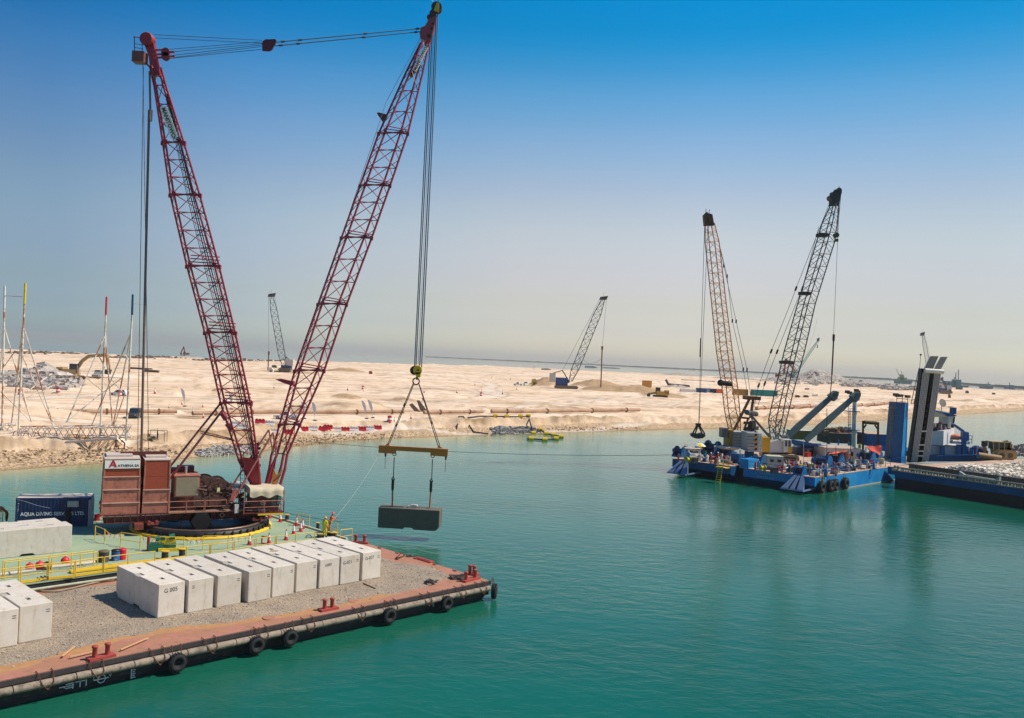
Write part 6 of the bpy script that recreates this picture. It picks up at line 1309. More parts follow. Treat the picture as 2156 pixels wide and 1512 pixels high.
def barrier_proto(mat, lab, x, y):
    t = thing('road_barrier', lab, 'barrier', PG(x, y), R(3), 'plastic road barriers on the shore')
    m = MB().prism([(-0.95, -0.3, 0), (-0.95, 0.3, 0), (-0.95, 0.22, 0.25), (-0.95, 0.1, 0.4), (-0.95, 0.1, 0.8), (-0.95, -0.1, 0.8), (-0.95, -0.1, 0.4), (-0.95, -0.22, 0.25)], (1.9, 0, 0))
    for k in range(3): m.box((-0.6 + 0.6 * k, 0, 0.87), (0.3, 0.2, 0.14))
    part('barrier_body', m, mat, t); return t
bred, bwht = M('barrier_red', (200, 36, 52), 0.5), M('barrier_white', (230, 224, 218), 0.5)
names_r = [(547, 'left of the boom foot, alone'), (608, 'behind the white pickup and the boom'), (640, 'below the flag pair seen through the boom'), (681, 'right of the boom'), (691, 'next to another red one right of the boom'), (727, 'in the middle of the row right of the boom'), (762, 'below the pair of flags'), (795, 'last one at the right end of the row')]
names_w = [(497, 'at the left end seen through the mast'), (511, 'second from the left seen through the mast'), (567, 'left one between red ones near the boom foot'), (579, 'right one between red ones near the boom foot'), (660, 'right of the boom under the flag'), (709, 'just left of the middle red one'), (746, 'just right of the middle red one'), (779, 'below the right flag of the pair')]
pr_ = barrier_proto(bred, 'red plastic road barrier ' + names_r[0][1], names_r[0][0], 897); pw_ = barrier_proto(bwht, 'white plastic road barrier ' + names_w[0][1], names_w[0][0], 898)
for x, d_ in names_r[1:]: dup(pr_, PG(x, 897.5 - 0.012 * (x - 547)), R(3), 'red plastic road barrier ' + d_)
for x, d_ in names_w[1:]: dup(pw_, PG(x, 897.5 - 0.012 * (x - 547)), R(3), 'white plastic road barrier ' + d_)
lc = [(313, 862, 'left of the lone flag, upper'), (326, 829, 'above the lone flag'), (356, 861, 'below the lone flag on the left'), (383, 852, 'at the foot of the lone flag'), (406, 869, 'right of the lone flag before the pipeline'), (427, 858, 'higher right of the lone flag'), (428, 880, 'lower right of the lone flag'), (830, 890, 'left one under the slings'), (865, 890, 'right one under the slings'), (577, 819, 'on the open sand between mast and boom'),
      (765, 826, 'right of the boom on the far sand'), (732, 822, 'nearer the boom on the far sand'), (893, 827, 'behind the sling on the sand'), (1014, 829, 'left of the round road'), (1058, 830, 'right of the round road'), (962, 828, 'far left of the round road'), (1000, 812, 'upper left of the round road'), (1035, 798, 'top of the round road'), (1075, 800, 'upper right of the round road'), (1088, 822, 'near the far pickup')]
for x, y, d_ in lc: k = dup(cp, PG(x, y), 0, 'traffic cone on the shore ' + d_, 1.25 if y > 840 else 1.9); k['group'] = 'traffic cones on the shore'
for x, y, d_ in [(122, 830, 'below the grey rock pile'), (42, 831, 'left below the grey rock pile'), (252, 835, 'beside the silver hatchback'), (1013, 834, 'on the near side of the round road'), (820, 889, 'before the pipeline under the slings'), (764, 820, 'on the far sand right of the boom')]:
    p = PG(x, y); t = thing('striped_drum', 'red and white striped traffic drum ' + d_, 'traffic drum', p, 0, 'striped drums on the sand')
    part('drum_body', MB().lathe((0, 0, 0), (0, 0, 1), [(0.5, 0), (0.45, 1.4)], 14), bwht, t); part('red_band', MB().lathe((0, 0, 0.95), (0, 0, 1), [(0.49, 0), (0.47, 0.45)], 14), bred, t); part('red_band', MB().lathe((0, 0, 0.1), (0, 0, 1), [(0.52, 0), (0.5, 0.4)], 14), bred, t)
# ------------------------------------------------------------------ stones
stone_m = M('grey_stone', (158, 150, 140), 0.9, var=0.3, scale=0.6)
def rockfield(name, label, blobs, n, r0, r1, m=stone_m, zoff=0.0, seed=1):
    rs = random.Random(seed); mb = MB()
    for _ in range(n):
        px, py, hw_, hh_ = rs.choice(blobs); a = rs.uniform(0, 6.283); q = math.sqrt(rs.random()); x, y = px + hw_ * q * math.cos(a), py + hh_ * q * math.sin(a)
        p = PG(x, y); r = rs.uniform(r0, r1) * rs.uniform(0.6, 1.2); mb.rock((p.x, p.y, p.z + r * 0.25 + zoff), r, rs)
    o = solo(name, mb, m, label, 'rocks', kind='stuff'); return o
rockfield('rock_pile', 'large grey heap of broken rock behind the poles on the left', [(60, 803, 62, 14), (25, 797, 40, 12), (75, 790, 35, 12), (125, 812, 42, 8)], 1500, 0.5, 1.3, M('rock_pile_stone', (172, 160, 150), 0.9, var=0.3, scale=0.4), seed=2)
rockfield('shore_stones', 'grey stones on the bank behind the crane mast', [(475, 950, 38, 11), (440, 955, 30, 8), (515, 948, 25, 10)], 900, 0.16, 0.4, seed=3)
rockfield('shore_stones', 'grey stones on the bank by the yellow floats', [(1078, 904, 44, 8), (1050, 902, 18, 6), (1105, 906, 28, 6)], 800, 0.22, 0.5, M('stone_dark', (140, 136, 130), 0.9, var=0.3, scale=0.5), seed=4)
rockfield('beach_pebbles', 'scattered brown pebbles along the beach under the bank', [(100, 962, 150, 16), (260, 955, 120, 12), (620, 930, 90, 8), (750, 920, 100, 7), (1250, 902, 120, 4)], 900, 0.08, 0.24, M('pebble_brown', (150, 124, 96), 0.9, var=0.3, scale=0.8), seed=5)
rockfield('edge_rubble', 'dark rubble lining the far edge of the sand on the left', [(120, 744, 130, 2.0), (330, 753, 110, 2.0), (540, 759, 140, 2.0)], 600, 0.8, 2.0, M('rubble_dark', (122, 106, 92), 0.9, var=0.3, scale=0.3), seed=6)
rockfield('rock_mound', 'wide grey rock mound on the far sand behind the lattice cranes', [(1740, 800, 70, 9), (1680, 800, 60, 7), (1830, 811, 60, 5), (1900, 818, 50, 4), (1745, 793, 40, 6)], 1500, 1.2, 2.8, M('mound_stone', (176, 166, 154), 0.9, var=0.25, scale=0.2), seed=7)
# ------------------------------------------------------------------ hose and yellow float line
hose_b = M('black_hose', (42, 42, 46), 0.7)
pts = [PG(962, 887), PG(966, 881) + UP * 0.5, PG(975, 884) + UP * .25, PG(998, 899) + UP * .2, PG(1028, 915) + UP * .2]; solo('black_hose', MB().path(pts, 0.16, 7), hose_b, 'black hose bent over the bank down to the water left of the stones', 'hose', loc=pts[0], world=True)
fl = [(985, 882), (1010, 879), (1043, 879), (1067, 880), (1096, 880), (1112, 881), (1124, 897), (1137, 908), (1150, 913), (1166, 916), (1181, 920), (1171, 924), (1147, 926), (1118, 924), (1110, 924)]
pts = [(PG(x, y) + UP * 0.3 if y < 912 else P(x, y, 0.2)) for x, y in fl]; solo('float_hose', MB().path(pts, 0.17, 7), hose_b, 'black floating hose with yellow floats curving from the bank into the water', 'hose', loc=pts[0], world=True)
fy = M('float_yellow', (222, 184, 44), 0.5)
fn = ['second from the land end', None, 'third from the land end', 'fourth, at the bend on the bank', 'halfway down the bank', 'at the foot of the bank', 'first one at the water edge', 'second one in the water', 'outermost one on the water', 'right one of the returning line', 'middle one of the returning line', 'leftmost one on the water']
for (x, y), nm in zip(fl[2:14], ['nearest the black hose end'] + fn[0:1] + fn[2:]):
    p = PG(x, y) + UP * 0.4 if y < 912 else P(x, y, 0.3); t = thing('hose_float', 'yellow hose float, ' + nm, 'float', p, 0, 'yellow floats on the black hose'); part('float_body', MB().tube((-0.5, 0, 0), (0.5, 0, 0), 0.55, n=14), fy, t); part('collar', MB().tube((-0.62, 0, 0), (0.62, 0, 0), 0.3, n=10), M('float_collar', (190, 150, 40)), t)
# ------------------------------------------------------------------ far containers
for lb, x0, x1, y, hp, colr in [('long white container unit at the left end of the far container row', 1434, 1466, 823, 6, (226, 218, 206)), ('dark blue container in the far row next to the white one', 1467, 1488, 825, 9, (44, 74, 118)), ('light blue small container in the far row', 1488.5, 1495, 825.5, 8, (110, 172, 208)), ('navy container in the far row beside the orange one', 1495.5, 1508, 826, 8, (42, 56, 92)), ('bright orange container in the far row', 1508.5, 1521, 828, 9, (226, 96, 48)),
                              ('ochre container behind the rust coloured boom', 1545, 1575, 832, 13, (158, 118, 42)), ('long teal container behind the crane cables', 1585, 1637, 834.5, 14, (22, 122, 118)), ('orange yellow container standing alone right of the far crane', 1353, 1372, 815, 14, (206, 136, 50))]:
    a, b_ = PG(x0, y), PG(x1, y + 0.045 * (x1 - x0)); h_ = hp * mpp(a.y); l = (x1 - x0) * mpp(a.y); container(lb, a, 0.0, l, min(l * 0.5, 5), h_, M('cont_%d_%d' % (colr[0], x0), colr, 0.6, var=0.1), det=False)
# ------------------------------------------------------------------ far lattice cranes
def far_crane(label, base, tip, foot, wpx, track_px, mat_b, mat_h, house, cw, hook=None, seed=1, lab='crawler_crane', gantry=True, sgn=1):
    """base: ground px; sizes in px of the photograph turned into metres at that distance"""
    b0 = PG(*base); Yc = b0.y; k = mpp(Yc); t = thing(lab, label, 'crane', b0)
    q = lambda x, y, dy=0: Q(x, y, Yc + dy)
    m = MB(); tx0, tx1 = track_px
    for dy in (-2.6, 2.6): z0 = b0.z; A, B = q(tx0, base[1], dy), q(tx1, base[1], dy); h_ = 7 * k; m.prism([(A.x, A.y - .5, z0 + h_ * .5), (A.x + h_ * .6, A.y - .5, z0), (B.x - h_ * .6, A.y - .5, z0), (B.x, A.y - .5, z0 + h_ * .5), (B.x - h_ * .6, A.y - .5, z0 + h_), (A.x + h_ * .6, A.y - .5, z0 + h_)], (0, 1.2, 0))
    part('tracks', m, M('track_dust', (120, 104, 84), 0.9), t, world=True)
    (hx0, hy0, hx1, hy1) = house; A, B = q(hx0, hy1, -2), q(hx1, hy0, -2); part('house', MB().box2(A, (B.x, B.y + 4, B.z)), mat_h, t, world=True)
    (hx0, hy0, hx1, hy1) = cw; A, B = q(hx0, hy1, -2.2), q(hx1, hy0, -2.2); part('counterweight', MB().box2(A, (B.x, B.y + 4.4, B.z)), M('cw_pale', (196, 188, 178), 0.7), t, world=True)
    def stn(x, y, w_, d_): return [q(x - w_, y, -d_), q(x + w_, y, -d_), q(x + w_, y, d_), q(x - w_, y, d_)]
    fx, fy_ = foot; tx, ty = tip; w_ = wpx / 2; hw_ = w_ * k
    st = [stn(fx, fy_, w_ * .4, hw_ * .5)] + [stn(fx + (tx - fx) * s, fy_ + (ty - fy_) * s, w_, hw_) for s in (0.14, 0.5, 0.8)] + [stn(tx, ty, w_ * .4, hw_ * .5)]
    m = MB(); lattice(m, st, wpx * k * 0.95, 0.12 + 0.35 * k, 0.06 + 0.2 * k, 5, 3); bo = part('boom', m, mat_b, t, world=True)
    part('boom_head', MB().prism([q(tx - w_ * 1.1, ty + 3, -1), q(tx - w_ * .8, ty - 3, -1), q(tx + w_ * 1.2, ty - 5, -1), q(tx + w_ * .8, ty + 3, -1)], (0, 2, 0)), M('head_dark', (58, 62, 68), 0.7), bo, world=True)
    ax = (cw[0] + cw[2]) / 2 + (fx - (cw[0] + cw[2]) / 2) * 0.55; ay = cw[1] - 6
    part('gantry', MB().beam(q(fx - sgn * 3, fy_, 0), q(ax, ay, 0), 0.5).beam(q(ax, ay, 0), q((cw[0] + cw[2]) / 2, cw[1], 0), 0.4), M('gantry_dark', (60, 70, 88), 0.6), t, world=True)
    m = MB(); m.tube(q(ax, ay), q(tx - sgn * w_, ty + 2), 0.06 + 0.03 * k, n=4); m.tube(q(ax, ay, 1.5), q(tx - sgn * w_, ty + 2, 1.5), 0.06 + 0.03 * k, n=4)
    part('pendant_ropes', m, rope_d, t, world=True)
    if hook:
        hx, hy_, gx, gy = hook; part('hoist_rope', MB().tube(q(tx + sgn * w_ * .8, ty), q(hx, hy_), 0.05 + 0.05 * k, n=4), rope_d, t, world=True)
        part('hanging_pile', MB().tube(q(hx, hy_), q(gx, gy), 0.3 + 0.15 * k, n=7).tube(q(hx, hy_ - 2), q(hx, hy_ + 5), 0.5 + 0.3 * k, n=8), M('pile_rust', (122, 84, 60), 0.8), t, world=True)
    cA = q(fx - sgn * 4, fy_ + 1, -2.4); part('cab', MB().box(cA, (4 * k, 1.6, 5 * k)), glass_d, t, world=True)
    part('aircraft_flag', MB().tube(q(tx, ty - 4), q(tx + .5, ty - 12), 0.05 + .04 * k, n=4), M('flag_red_white', (196, 90, 90), 0.8), bo, world=True)
    if hook and sgn > 0:
        m = MB(); m.path(sag(q(fx + (tx - fx) * .3, fy_ + (ty - fy_) * .3), q(gx, gy - 60), 12 * k, 10), 0.05 + .05 * k, 4); m.path(sag(q(fx + (tx - fx) * .3, fy_ + (ty - fy_) * .3), q(fx + 4, fy_), 8 * k, 8), 0.05 + .05 * k, 4); part('supply_hoses', m, hose_b, t, world=True)
    return t
grey_lat = M('far_grey_lattice', (92, 96, 100), 0.7, var=0.2); blue_h = M('far_blue', (42, 74, 128), 0.6)
far_crane('blue and white crawler crane on the sand between the big mast and boom', (606, 784), (571, 622), (597, 770), 14, (585, 613), grey_lat, blue_h, (591, 770, 612, 779), (600, 757, 617, 769), (566, 742, 564, 780), sgn=-1)
far_crane('blue crawler crane with a pile hanging, alone in the middle of the sand', (1190, 819), (1271, 628), (1201, 803), 16, (1166, 1218), M('far_dark_lattice', (70, 74, 80), 0.7), blue_h, (1170, 796, 1196, 812), (1157, 786, 1170, 804), (1268, 731, 1265, 816))
far_crane('pale crane seen just behind the raised ramps', (1975, 826), (1943, 704), (1962, 815), 8, (1968, 1990), M('far_pale_lattice', (150, 152, 150), 0.8), M('far_grey_house', (120, 128, 132), 0.7), (1970, 812, 1982, 822), (1982, 810, 1992, 822), None, sgn=-1)
far_crane('distant light teal crane between the rock mound and the dark boom', (1672, 802), (1723, 716), (1672, 792), 5, (1658, 1682), M('far_teal', (110, 176, 176), 0.8), M('far_teal2', (90, 150, 150), 0.8), (1660, 788, 1672, 798), (1652, 787, 1662, 797), (1721, 728, 1721, 731))
far_crane('dark blue crane with a bent arm on the sand right of the ramps', (2000, 830), (1984, 799), (1996, 822), 4, (1978, 2006), M('far_dark_lattice', (70, 74, 80), 0.7), blue_h, (1980, 818, 1994, 827), (1994, 812, 2004, 826), None, sgn=-1)
# float lines and small far things
for i, (x, y, w_, h_, c, lb, ct) in enumerate([(577, 775, 10, 6, (64, 110, 84), 'small green machine on the sand left of the far crane', 'machine'), (570, 784, 9, 11, (224, 210, 200), 'pale cabin beside the crane between mast and boom', 'cabin'), (780, 788, 7, 7, (168, 60, 50), 'little red light tower on the sand right of the boom', 'light tower'), (1124, 776, 9, 4, (60, 90, 120), 'blue machine at the far sand edge', 'machine'), (1150, 779, 20, 3, (120, 110, 100), 'row of dark crates at the far sand edge', 'crates'), (1245, 776, 26, 5, (54, 78, 116), 'blue sheds behind the middle crane', 'shed'), (1290, 778, 40, 4, (110, 110, 120), 'grey sheds at the sea edge right of the middle crane', 'shed'),
        (1680, 836, 9, 5, (72, 60, 52), 'left one of two dark drums on the far sand', 'drum'), (1698, 837, 10, 5, (72, 60, 52), 'right one of two dark drums on the far sand', 'drum'), (2021, 820, 12, 8, (60, 100, 92), 'green machine right of the ramps on the far sand', 'machine'), (2037, 829, 6, 6, (80, 90, 90), 'small dark box vehicle on the far right sand', 'vehicle'), (2093, 831, 6, 4, (70, 84, 96), 'small dark vehicle far right on the sand', 'vehicle'), (1125, 812, 12, 14, (188, 164, 84), 'yellow truck beside the far white van', 'truck'), (2000, 838, 4, 8, (90, 70, 60), 'tiny dark post group right of the ramps', 'post'), (1460, 780, 14, 4, (150, 120, 110), 'tiny red brown shed by the rubble', 'shed')]):
    p = PG(x, y); k = mpp(p.y); t = thing('far_' + ct.replace(' ', '_'), lb, ct, p); W_, H_ = w_ * k, h_ * k; mm_ = M('farc_%d' % i, c, 0.8, var=0.15)
    part('body_box', MB().prism([(-W_ / 2, 0, 0), (W_ / 2, 0, 0), (W_ / 2, 0, H_ * 0.6), (W_ * 0.15, 0, H_), (-W_ / 2, 0, H_ * 0.9)], (0, max(1.5, W_ * 0.5), 0)), mm_, t); part('dark_opening', MB().box((0, -0.05, H_ * 0.3), (W_ * 0.4, 0.1, H_ * 0.4)), glass_d, t)
# ------------------------------------------------------------------ ships far off
def ship(label, x0, x1, yb, hull_h, blocks, colr, masts=(), name='far_ship'):
    a = P(x0, yb, 0); b_ = P(x1, yb, 0); Y = max(a.y, 400); k = mpp(Y); L_ = (x1 - x0) * k; t = thing(name, label, 'ship', a)
    hh = hull_h * k; part('hull', MB().prism([(0, 0, hh), (L_ * 0.05, 0, 0), (L_ * 0.95, 0, 0), (L_, 0, hh * 1.2)], (0, L_ * 0.2, 0)), M('ship_%d' % x0, colr[0], 0.7), t)
    for i, (bx0, bx1, h_) in enumerate(blocks): part('superstructure', MB().box2(((bx0 - x0) * k, L_ * .02, hh), ((bx1 - x0) * k, L_ * .18, hh + h_ * k)), M('shipb_%d_%d' % (x0, i), colr[1], 0.7), t)
    for (mx, mh, tx, ty) in masts: part('mast', MB().beam(((mx - x0) * k, L_ * .1, hh), ((tx - x0) * k, L_ * .1, hh + ty * k), 1.0 * max(1, k * 0.8)), M('shipm_%d' % x0, colr[2], 0.7), t)
    return t
ship('distant teal and yellow dredger with a raised yellow crane arm', 1884, 1921, 806, 5, [(1892, 1910, 7), (1896, 1903, 13)], [(84, 130, 128), (196, 178, 92), (206, 176, 70)], [(1900, 12, 1887, 25), (1899, 0, 1899, 20)])
ship('distant dark blue ship with two tall chimneys right of the ramps', 1985, 2040, 817, 6, [(1990, 2012, 9), (2008, 2024, 13)], [(80, 112, 120), (108, 138, 140), (84, 100, 112)], [(2014, 0, 2014, 28), (2019.5, 0, 2019.5, 34), (2008, 0, 2012, 18)])
ship('small pale boat moored far right by the breakwater', 2064, 2092, 816.5, 3, [(2078, 2086, 6)], [(110, 116, 108), (150, 176, 176), (90, 90, 90)], [(2082, 0, 2082, 10)])
ship('small blue boat moored farthest right by the breakwater', 2116, 2138, 818, 3, [(2127, 2135, 5)], [(96, 112, 118), (100, 136, 146), (90, 90, 90)], [(2126, 0, 2126, 10)])
# ------------------------------------------------------------------ blue barge, right
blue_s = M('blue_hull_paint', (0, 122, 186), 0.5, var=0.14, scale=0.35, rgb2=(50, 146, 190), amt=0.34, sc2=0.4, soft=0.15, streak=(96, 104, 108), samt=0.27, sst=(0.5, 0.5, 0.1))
blue_d = M('deep_shaded_blue', (0, 78, 122), 0.5, var=0.18, scale=0.5, streak=(70, 84, 96), samt=0.28, sst=(0.6, 0.6, 0.1))  # deep blue, also carries the shade of the tower's dark face
deck_b = M('dusty_steel_deck', (176, 142, 118), 0.9, var=0.15, scale=0.5, rgb2=(196, 168, 140), amt=0.4, sc2=0.2)
winch_b = M('winch_blue', (8, 94, 148), 0.45, var=0.2, scale=2)
clutter_g = M('clutter_grey', (128, 120, 112), 0.7, var=0.3, scale=1.5); clutter_d = M('clutter_dark', (56, 52, 52), 0.7, var=0.3)
NC = P(1716, 1006, 2.4); LCc = P(1416, 966, 2.4)
b2 = (LCc - NC); BWd = b2.length; b2.normalize(); b1 = Vector((-b2.y, b2.x, 0)); b1 = b1 if b1.y > 0 else -b1
def bb(s, t, z): p = NC + b1 * s + b2 * t; return Vector((p.x, p.y, z))
blue = thing('work_barge', 'bright blue crane work barge with two lattice cranes and crowded deck', 'barge', bb(20, BWd / 2, 0))
BLn = 36
def hullpoly(t0, t1, s0=0.0):
    m = MB(); prof = [(s0, 2.4), (s0, 1.15), (s0 + 4.5, -1.0), (BLn, -1.0), (BLn, 2.4)]
    m.prism([bb(s, t0, z) for s, z in prof], b2 * (t1 - t0)); return m
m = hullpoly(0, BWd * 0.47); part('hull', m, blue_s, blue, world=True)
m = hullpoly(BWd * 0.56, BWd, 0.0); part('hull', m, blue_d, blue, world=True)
m = MB(); m.prism([bb(2.2, BWd * 0.47 - .01, -1), bb(2.2, BWd * 0.47 - .01, 2.38), bb(2.2, BWd * 0.56 + .01, 2.38), bb(2.2, BWd * 0.56 + .01, -1)], b1 * (BLn - 3)); part('well_plate', m, blackm, blue, world=True)
m = MB(); m.prism([bb(-0.02, -0.02, 2.38), bb(-0.02, BWd * 0.47, 2.38), bb(-0.02, BWd * 0.47, 2.45), bb(-0.02, -0.02, 2.45)], b1 * BLn); m.prism([bb(-0.02, BWd * 0.56, 2.38), bb(-0.02, BWd + .02, 2.38), bb(-0.02, BWd + .02, 2.46), bb(-0.02, BWd * 0.56, 2.46)], b1 * BLn); m.prism([bb(2.1, BWd * 0.46, 2.37), bb(2.1, BWd * 0.57, 2.37), bb(2.1, BWd * 0.57, 2.442), bb(2.1, BWd * 0.46, 2.442)], b1 * BLn * 0.95)
part('deck', m, deck_b, blue, world=True)
m = MB(); m.prism([bb(0, -0.012, 0.02), bb(BLn * 0.9, -0.012, 0.02), bb(BLn * 0.9, -0.012, 0.16), bb(4, -0.012, 0.16)], -b2 * 0.01); part('waterline_stripe', m, M('salt_line', (188, 180, 160), 0.9), blue, world=True)
# spud column and the blue step beside it
pc = P(1547, 978, 2.4)
m = MB(); m.box(Vector((pc.x, pc.y, 1.6)) + b1 * 0.7, (1.5, 1.5, 5.0), math.atan2(b1.y, b1.x)); part('spud_column', m, blue_d, blue, world=True)
pc2 = P(1566, 986, 2.4); m = MB(); m.box(Vector((pc2.x, pc2.y, 3.1)) + b1 * 1.5, (3.0, 1.5, 1.5), math.atan2(b1.y, b1.x)); part('spud_housing', m, blue_s, blue, world=True)
c = P(1577, 968, 2.4); m = MB(); m.lathe((c.x, c.y, 2.4), UP, [(0.85, 0), (0.8, 1.4), (0.6, 1.5), (0.55, 2.4), (0.7, 2.5), (0.7, 2.9), (0.3, 3.0)], 18); m.box((c.x, c.y, 2.6), (2.4, 2.2, 0.3), 0.7); part('fairlead_tower', m, winch_b, blue, world=True)
# anchor racks
for (cx, cy_) in [(1440, 972), (1682, 1003)]:
    c = P(cx, cy_, 2.4); o_ = Vector((c.x, c.y, 0)); W_ = 1.0
    A = o_ - b1 * -0.0 + UP * 2.4; m = MB()
    for w0, w1 in [(-1.0, -0.45), (-0.2, 0.2), (0.45, 1.0)]:
        top0, top1 = A + b2 * w0 * 0.75, A + b2 * w1 * 0.75; bo0, bo1 = A - b1 * 2.0 - UP * 1.8 + b2 * w0 * 1.7, A - b1 * 2.0 - UP * 1.8 + b2 * w1 * 1.7
        m.prism([top0, top1, bo1, bo0], (0, 0, 0.12))
    m.prism([A - b2 * 0.8 - UP * .1, A - b1 * 2.0 - UP * 1.8 - b2 * 1.7, A - b1 * 0.2 - UP * 1.9 - b2 * 1.0], (-b2 * 0.06)); m.beam(A - b1 * 2.1 - UP * 1.85 - b2 * 1.8, A - b1 * 2.1 - UP * 1.85 + b2 * 1.8, 0.14); m.beam(A - b1 * 2.1 - UP * 1.85 - b2 * 1.7, A + b1 * 2.6 - UP * 1.7 - b2 * 1.6, 0.2)
    part('anchor_rack', m, M('rack_pale_blue', (112, 134, 162), 0.5, metal=0.2, var=0.15), blue, world=True)
    m = MB(); m.prism([A - UP * .1 + b2 * .75, A - UP * .1 - b2 * .75, A - b1 * 1.9 - UP * 1.95 - b2 * 1.6, A - b1 * 1.9 - UP * 1.95 + b2 * 1.6], (0, 0, 0.08)); part('rack_shade_sheet', m, M('rack_shade', (24, 40, 66), 0.6), blue, world=True)  # dark sheet standing in for the shade between the slats
# registration lettering on the stern
tpos = P(1616, 997, 2.0); s_m = M('hull_letter_pale', (120, 160, 198), 0.7)
text_part('stern_lettering', 'DELMA 8', 0.62, s_m, blue, bb(-0.02, BWd * 0.36, 1.85), -b2, UP, 0.01); text_part('stern_lettering', 'ABU DHABI', 0.58, s_m, blue, bb(-0.02, BWd * 0.375, 1.22), -b2, UP, 0.01)
def blue_rail(pts, r=0.045, h=1.1, m=None, post=2.0): mb = MB(); railing(mb, pts, h, r, post=post); part('guard_rail', mb, m or winch_b, blue, world=True)
blue_rail([bb(1.0, 0.3, 2.44), bb(29, 0.3, 2.44)]); blue_rail([bb(0.3, 1, 2.44), bb(0.3, 3.6, 2.44)]); blue_rail([bb(0.3, 5.6, 2.44), bb(0.3, BWd * .46, 2.44)])
# ladders
def ladder(p0, p1, w_, side, mm_, nm='ladder', step=0.33, r=0.05):
    m = MB(); p0, p1 = Vector(p0), Vector(p1)
    for s in (-1, 1): m.tube(p0 + side * w_ / 2 * s, p1 + side * w_ / 2 * s, r, n=6)
    n_ = int((p1 - p0).length / step)
    for k in range(n_): q = p0.lerp(p1, (k + .5) / n_); m.tube(q - side * w_ / 2, q + side * w_ / 2, r * 0.8, n=5)
    part(nm, m, mm_, blue, world=True)
lt_ = P(1520, 984, 2.44); ladder(lt_ - b1 * 0.2 + UP * 0.9, lt_ - b1 * 1.1 - UP * 2.7, 0.8, b2, yellow); lt2 = P(1744, 1005, 2.44)
ladder(bb(2.6, -0.15, 2.5), bb(2.6, -0.15, -0.2), 0.45, b1, yellow, 'rope_ladder', 0.28)
m = MB(); q = P(1522, 984, 2.44); railing(m, [q - b2 * .9, q + b2 * .9], 1.2, 0.05, post=.9); m.box(q - b1 * 0.1, (1.2, 1.9, 0.1), math.atan2(b1.y, b1.x)); part('ladder_gate', m, yellow, blue, world=True)
for lb, s in [('tyre fender nearest the stern corner of the blue barge, left of the yellow ladder', 1.35), ('tyre fender just right of the yellow ladder on the blue barge', 4.4), ('tyre fender close behind the one right of the yellow ladder', 6.0), ('tyre fender hanging alone on the blue barge side, rightmost', 9.6)]:
    c = bb(s, -0.42, 0.95); tyre('tyre_fender', lb, c, -b2, 0.9, 'tyre fenders on the blue barge', r=0.33, chain_to=c + UP * 1.6 + b2 * .3, nt_=16)

# ---- lattice cranes on the blue barge
dark_l = M('dark_lattice', (98, 94, 90), 0.6, var=0.3, scale=1.5, rgb2=(120, 100, 80), amt=0.3, sc2=1.0); rust_l = M('rust_lattice', (206, 138, 88), 0.7, var=0.2, scale=1.5, rgb2=(160, 106, 72), amt=0.3, sc2=0.8)
creamy = M('crane_white', (222, 214, 198), 0.5, var=0.06); cwgrey = M('cw_grey', (176, 170, 160), 0.7, var=0.1); cyel = M('crane_yellow', (226, 166, 36), 0.5, var=0.1)
CB = P(1635, 970, 2.45); kd = thing('crawler_crane', 'dark lattice boom crawler crane with yellow and white house on the blue barge', 'crane', CB)
YD = CB.y; q = lambda x, y, dy=0: Q(x, y, YD + dy)
def track(parent, x0, x1, yb, Yt, hpx=12, w_=0.9):
    A, B = Q(x0, yb, Yt), Q(x1, yb + 2, Yt); z = 2.46; h_ = hpx * mpp(Yt); dd = (B - A); dd.z = 0; L_ = dd.length; X = dd.normalized(); m = MB(); o = Vector((A.x, A.y, z))
    pr = [(h_ * .5, 0), (L_ - h_ * .5, 0), (L_ - h_ * .1, h_ * .2), (L_, h_ * .5), (L_ - h_ * .1, h_ * .85), (L_ - h_ * .5, h_), (h_ * .5, h_), (h_ * .1, h_ * .85), (0, h_ * .5), (h_ * .1, h_ * .2)]
    m.prism([o + X * a + UP * b_ for a, b_ in pr], (-X.y * w_, X.x * w_, 0)); part('track', m, M('track_dusty', (150, 126, 100), 0.8, var=0.3, scale=2), parent, world=True)
    m = MB(); n_ = int(L_ / 0.55)
    for k in range(n_): c = o + X * (h_ * .5 + k * (L_ - h_) / max(1, n_ - 1)) + UP * (h_ * 0.3); m.lathe(c, (X.y, -X.x, 0), [(0.2, 0), (0.16, 0.06)], 10)
    m.box(o + X * L_ / 2 + UP * h_ * .6 + Vector((X.y, -X.x, 0)) * 0.02, (L_ * .8, .06, h_ * .2), math.atan2(X.y, X.x)); part('track_rollers', m, clutter_d, parent, world=True)
track(kd, 1612, 1683, 974, YD - 2.6, 17); track(kd, 1606, 1664, 962, YD + 3.0, 14)
def boxq(m, x0, y0, x1, y1, Yc, D): A, B = Q(x0, y1, Yc), Q(x1, y0, Yc); m.box2((A.x, Yc, A.z), (B.x, Yc + D, B.z)); return m
part('turntable', boxq(MB(), 1618, 950, 1662, 962, YD - 1.6, 3.6), clutter_d, kd, world=True)
part('house', boxq(MB(), 1604, 922, 1622, 952, YD - 2.2, 4.0), cyel, kd, world=True)
part('engine_cover', MB().prism([q(1620, 953, -2.1), q(1617, 938, -2.1), q(1624, 930, -2.1), q(1640, 926, -2.1), q(1652, 936, -2.1), q(1654, 953, -2.1)], (0, 4.0, 0)), creamy, kd, world=True)
cw = part('counterweight', boxq(MB(), 1574, 913, 1604, 951, YD - 2.6, 4.6), cwgrey, kd, world=True)
m = MB()
for k in range(5): A, B = q(1573.5, 919 + 7 * k, -2.62), q(1588, 919.6 + 7 * k, -2.62); m.beam(A, B, 0.07, 0.07)
part('slab_joints', m, clutter_d, cw, world=True)
m = MB(); A, B = q(1589, 949, -2.64), q(1594, 915, -2.64)
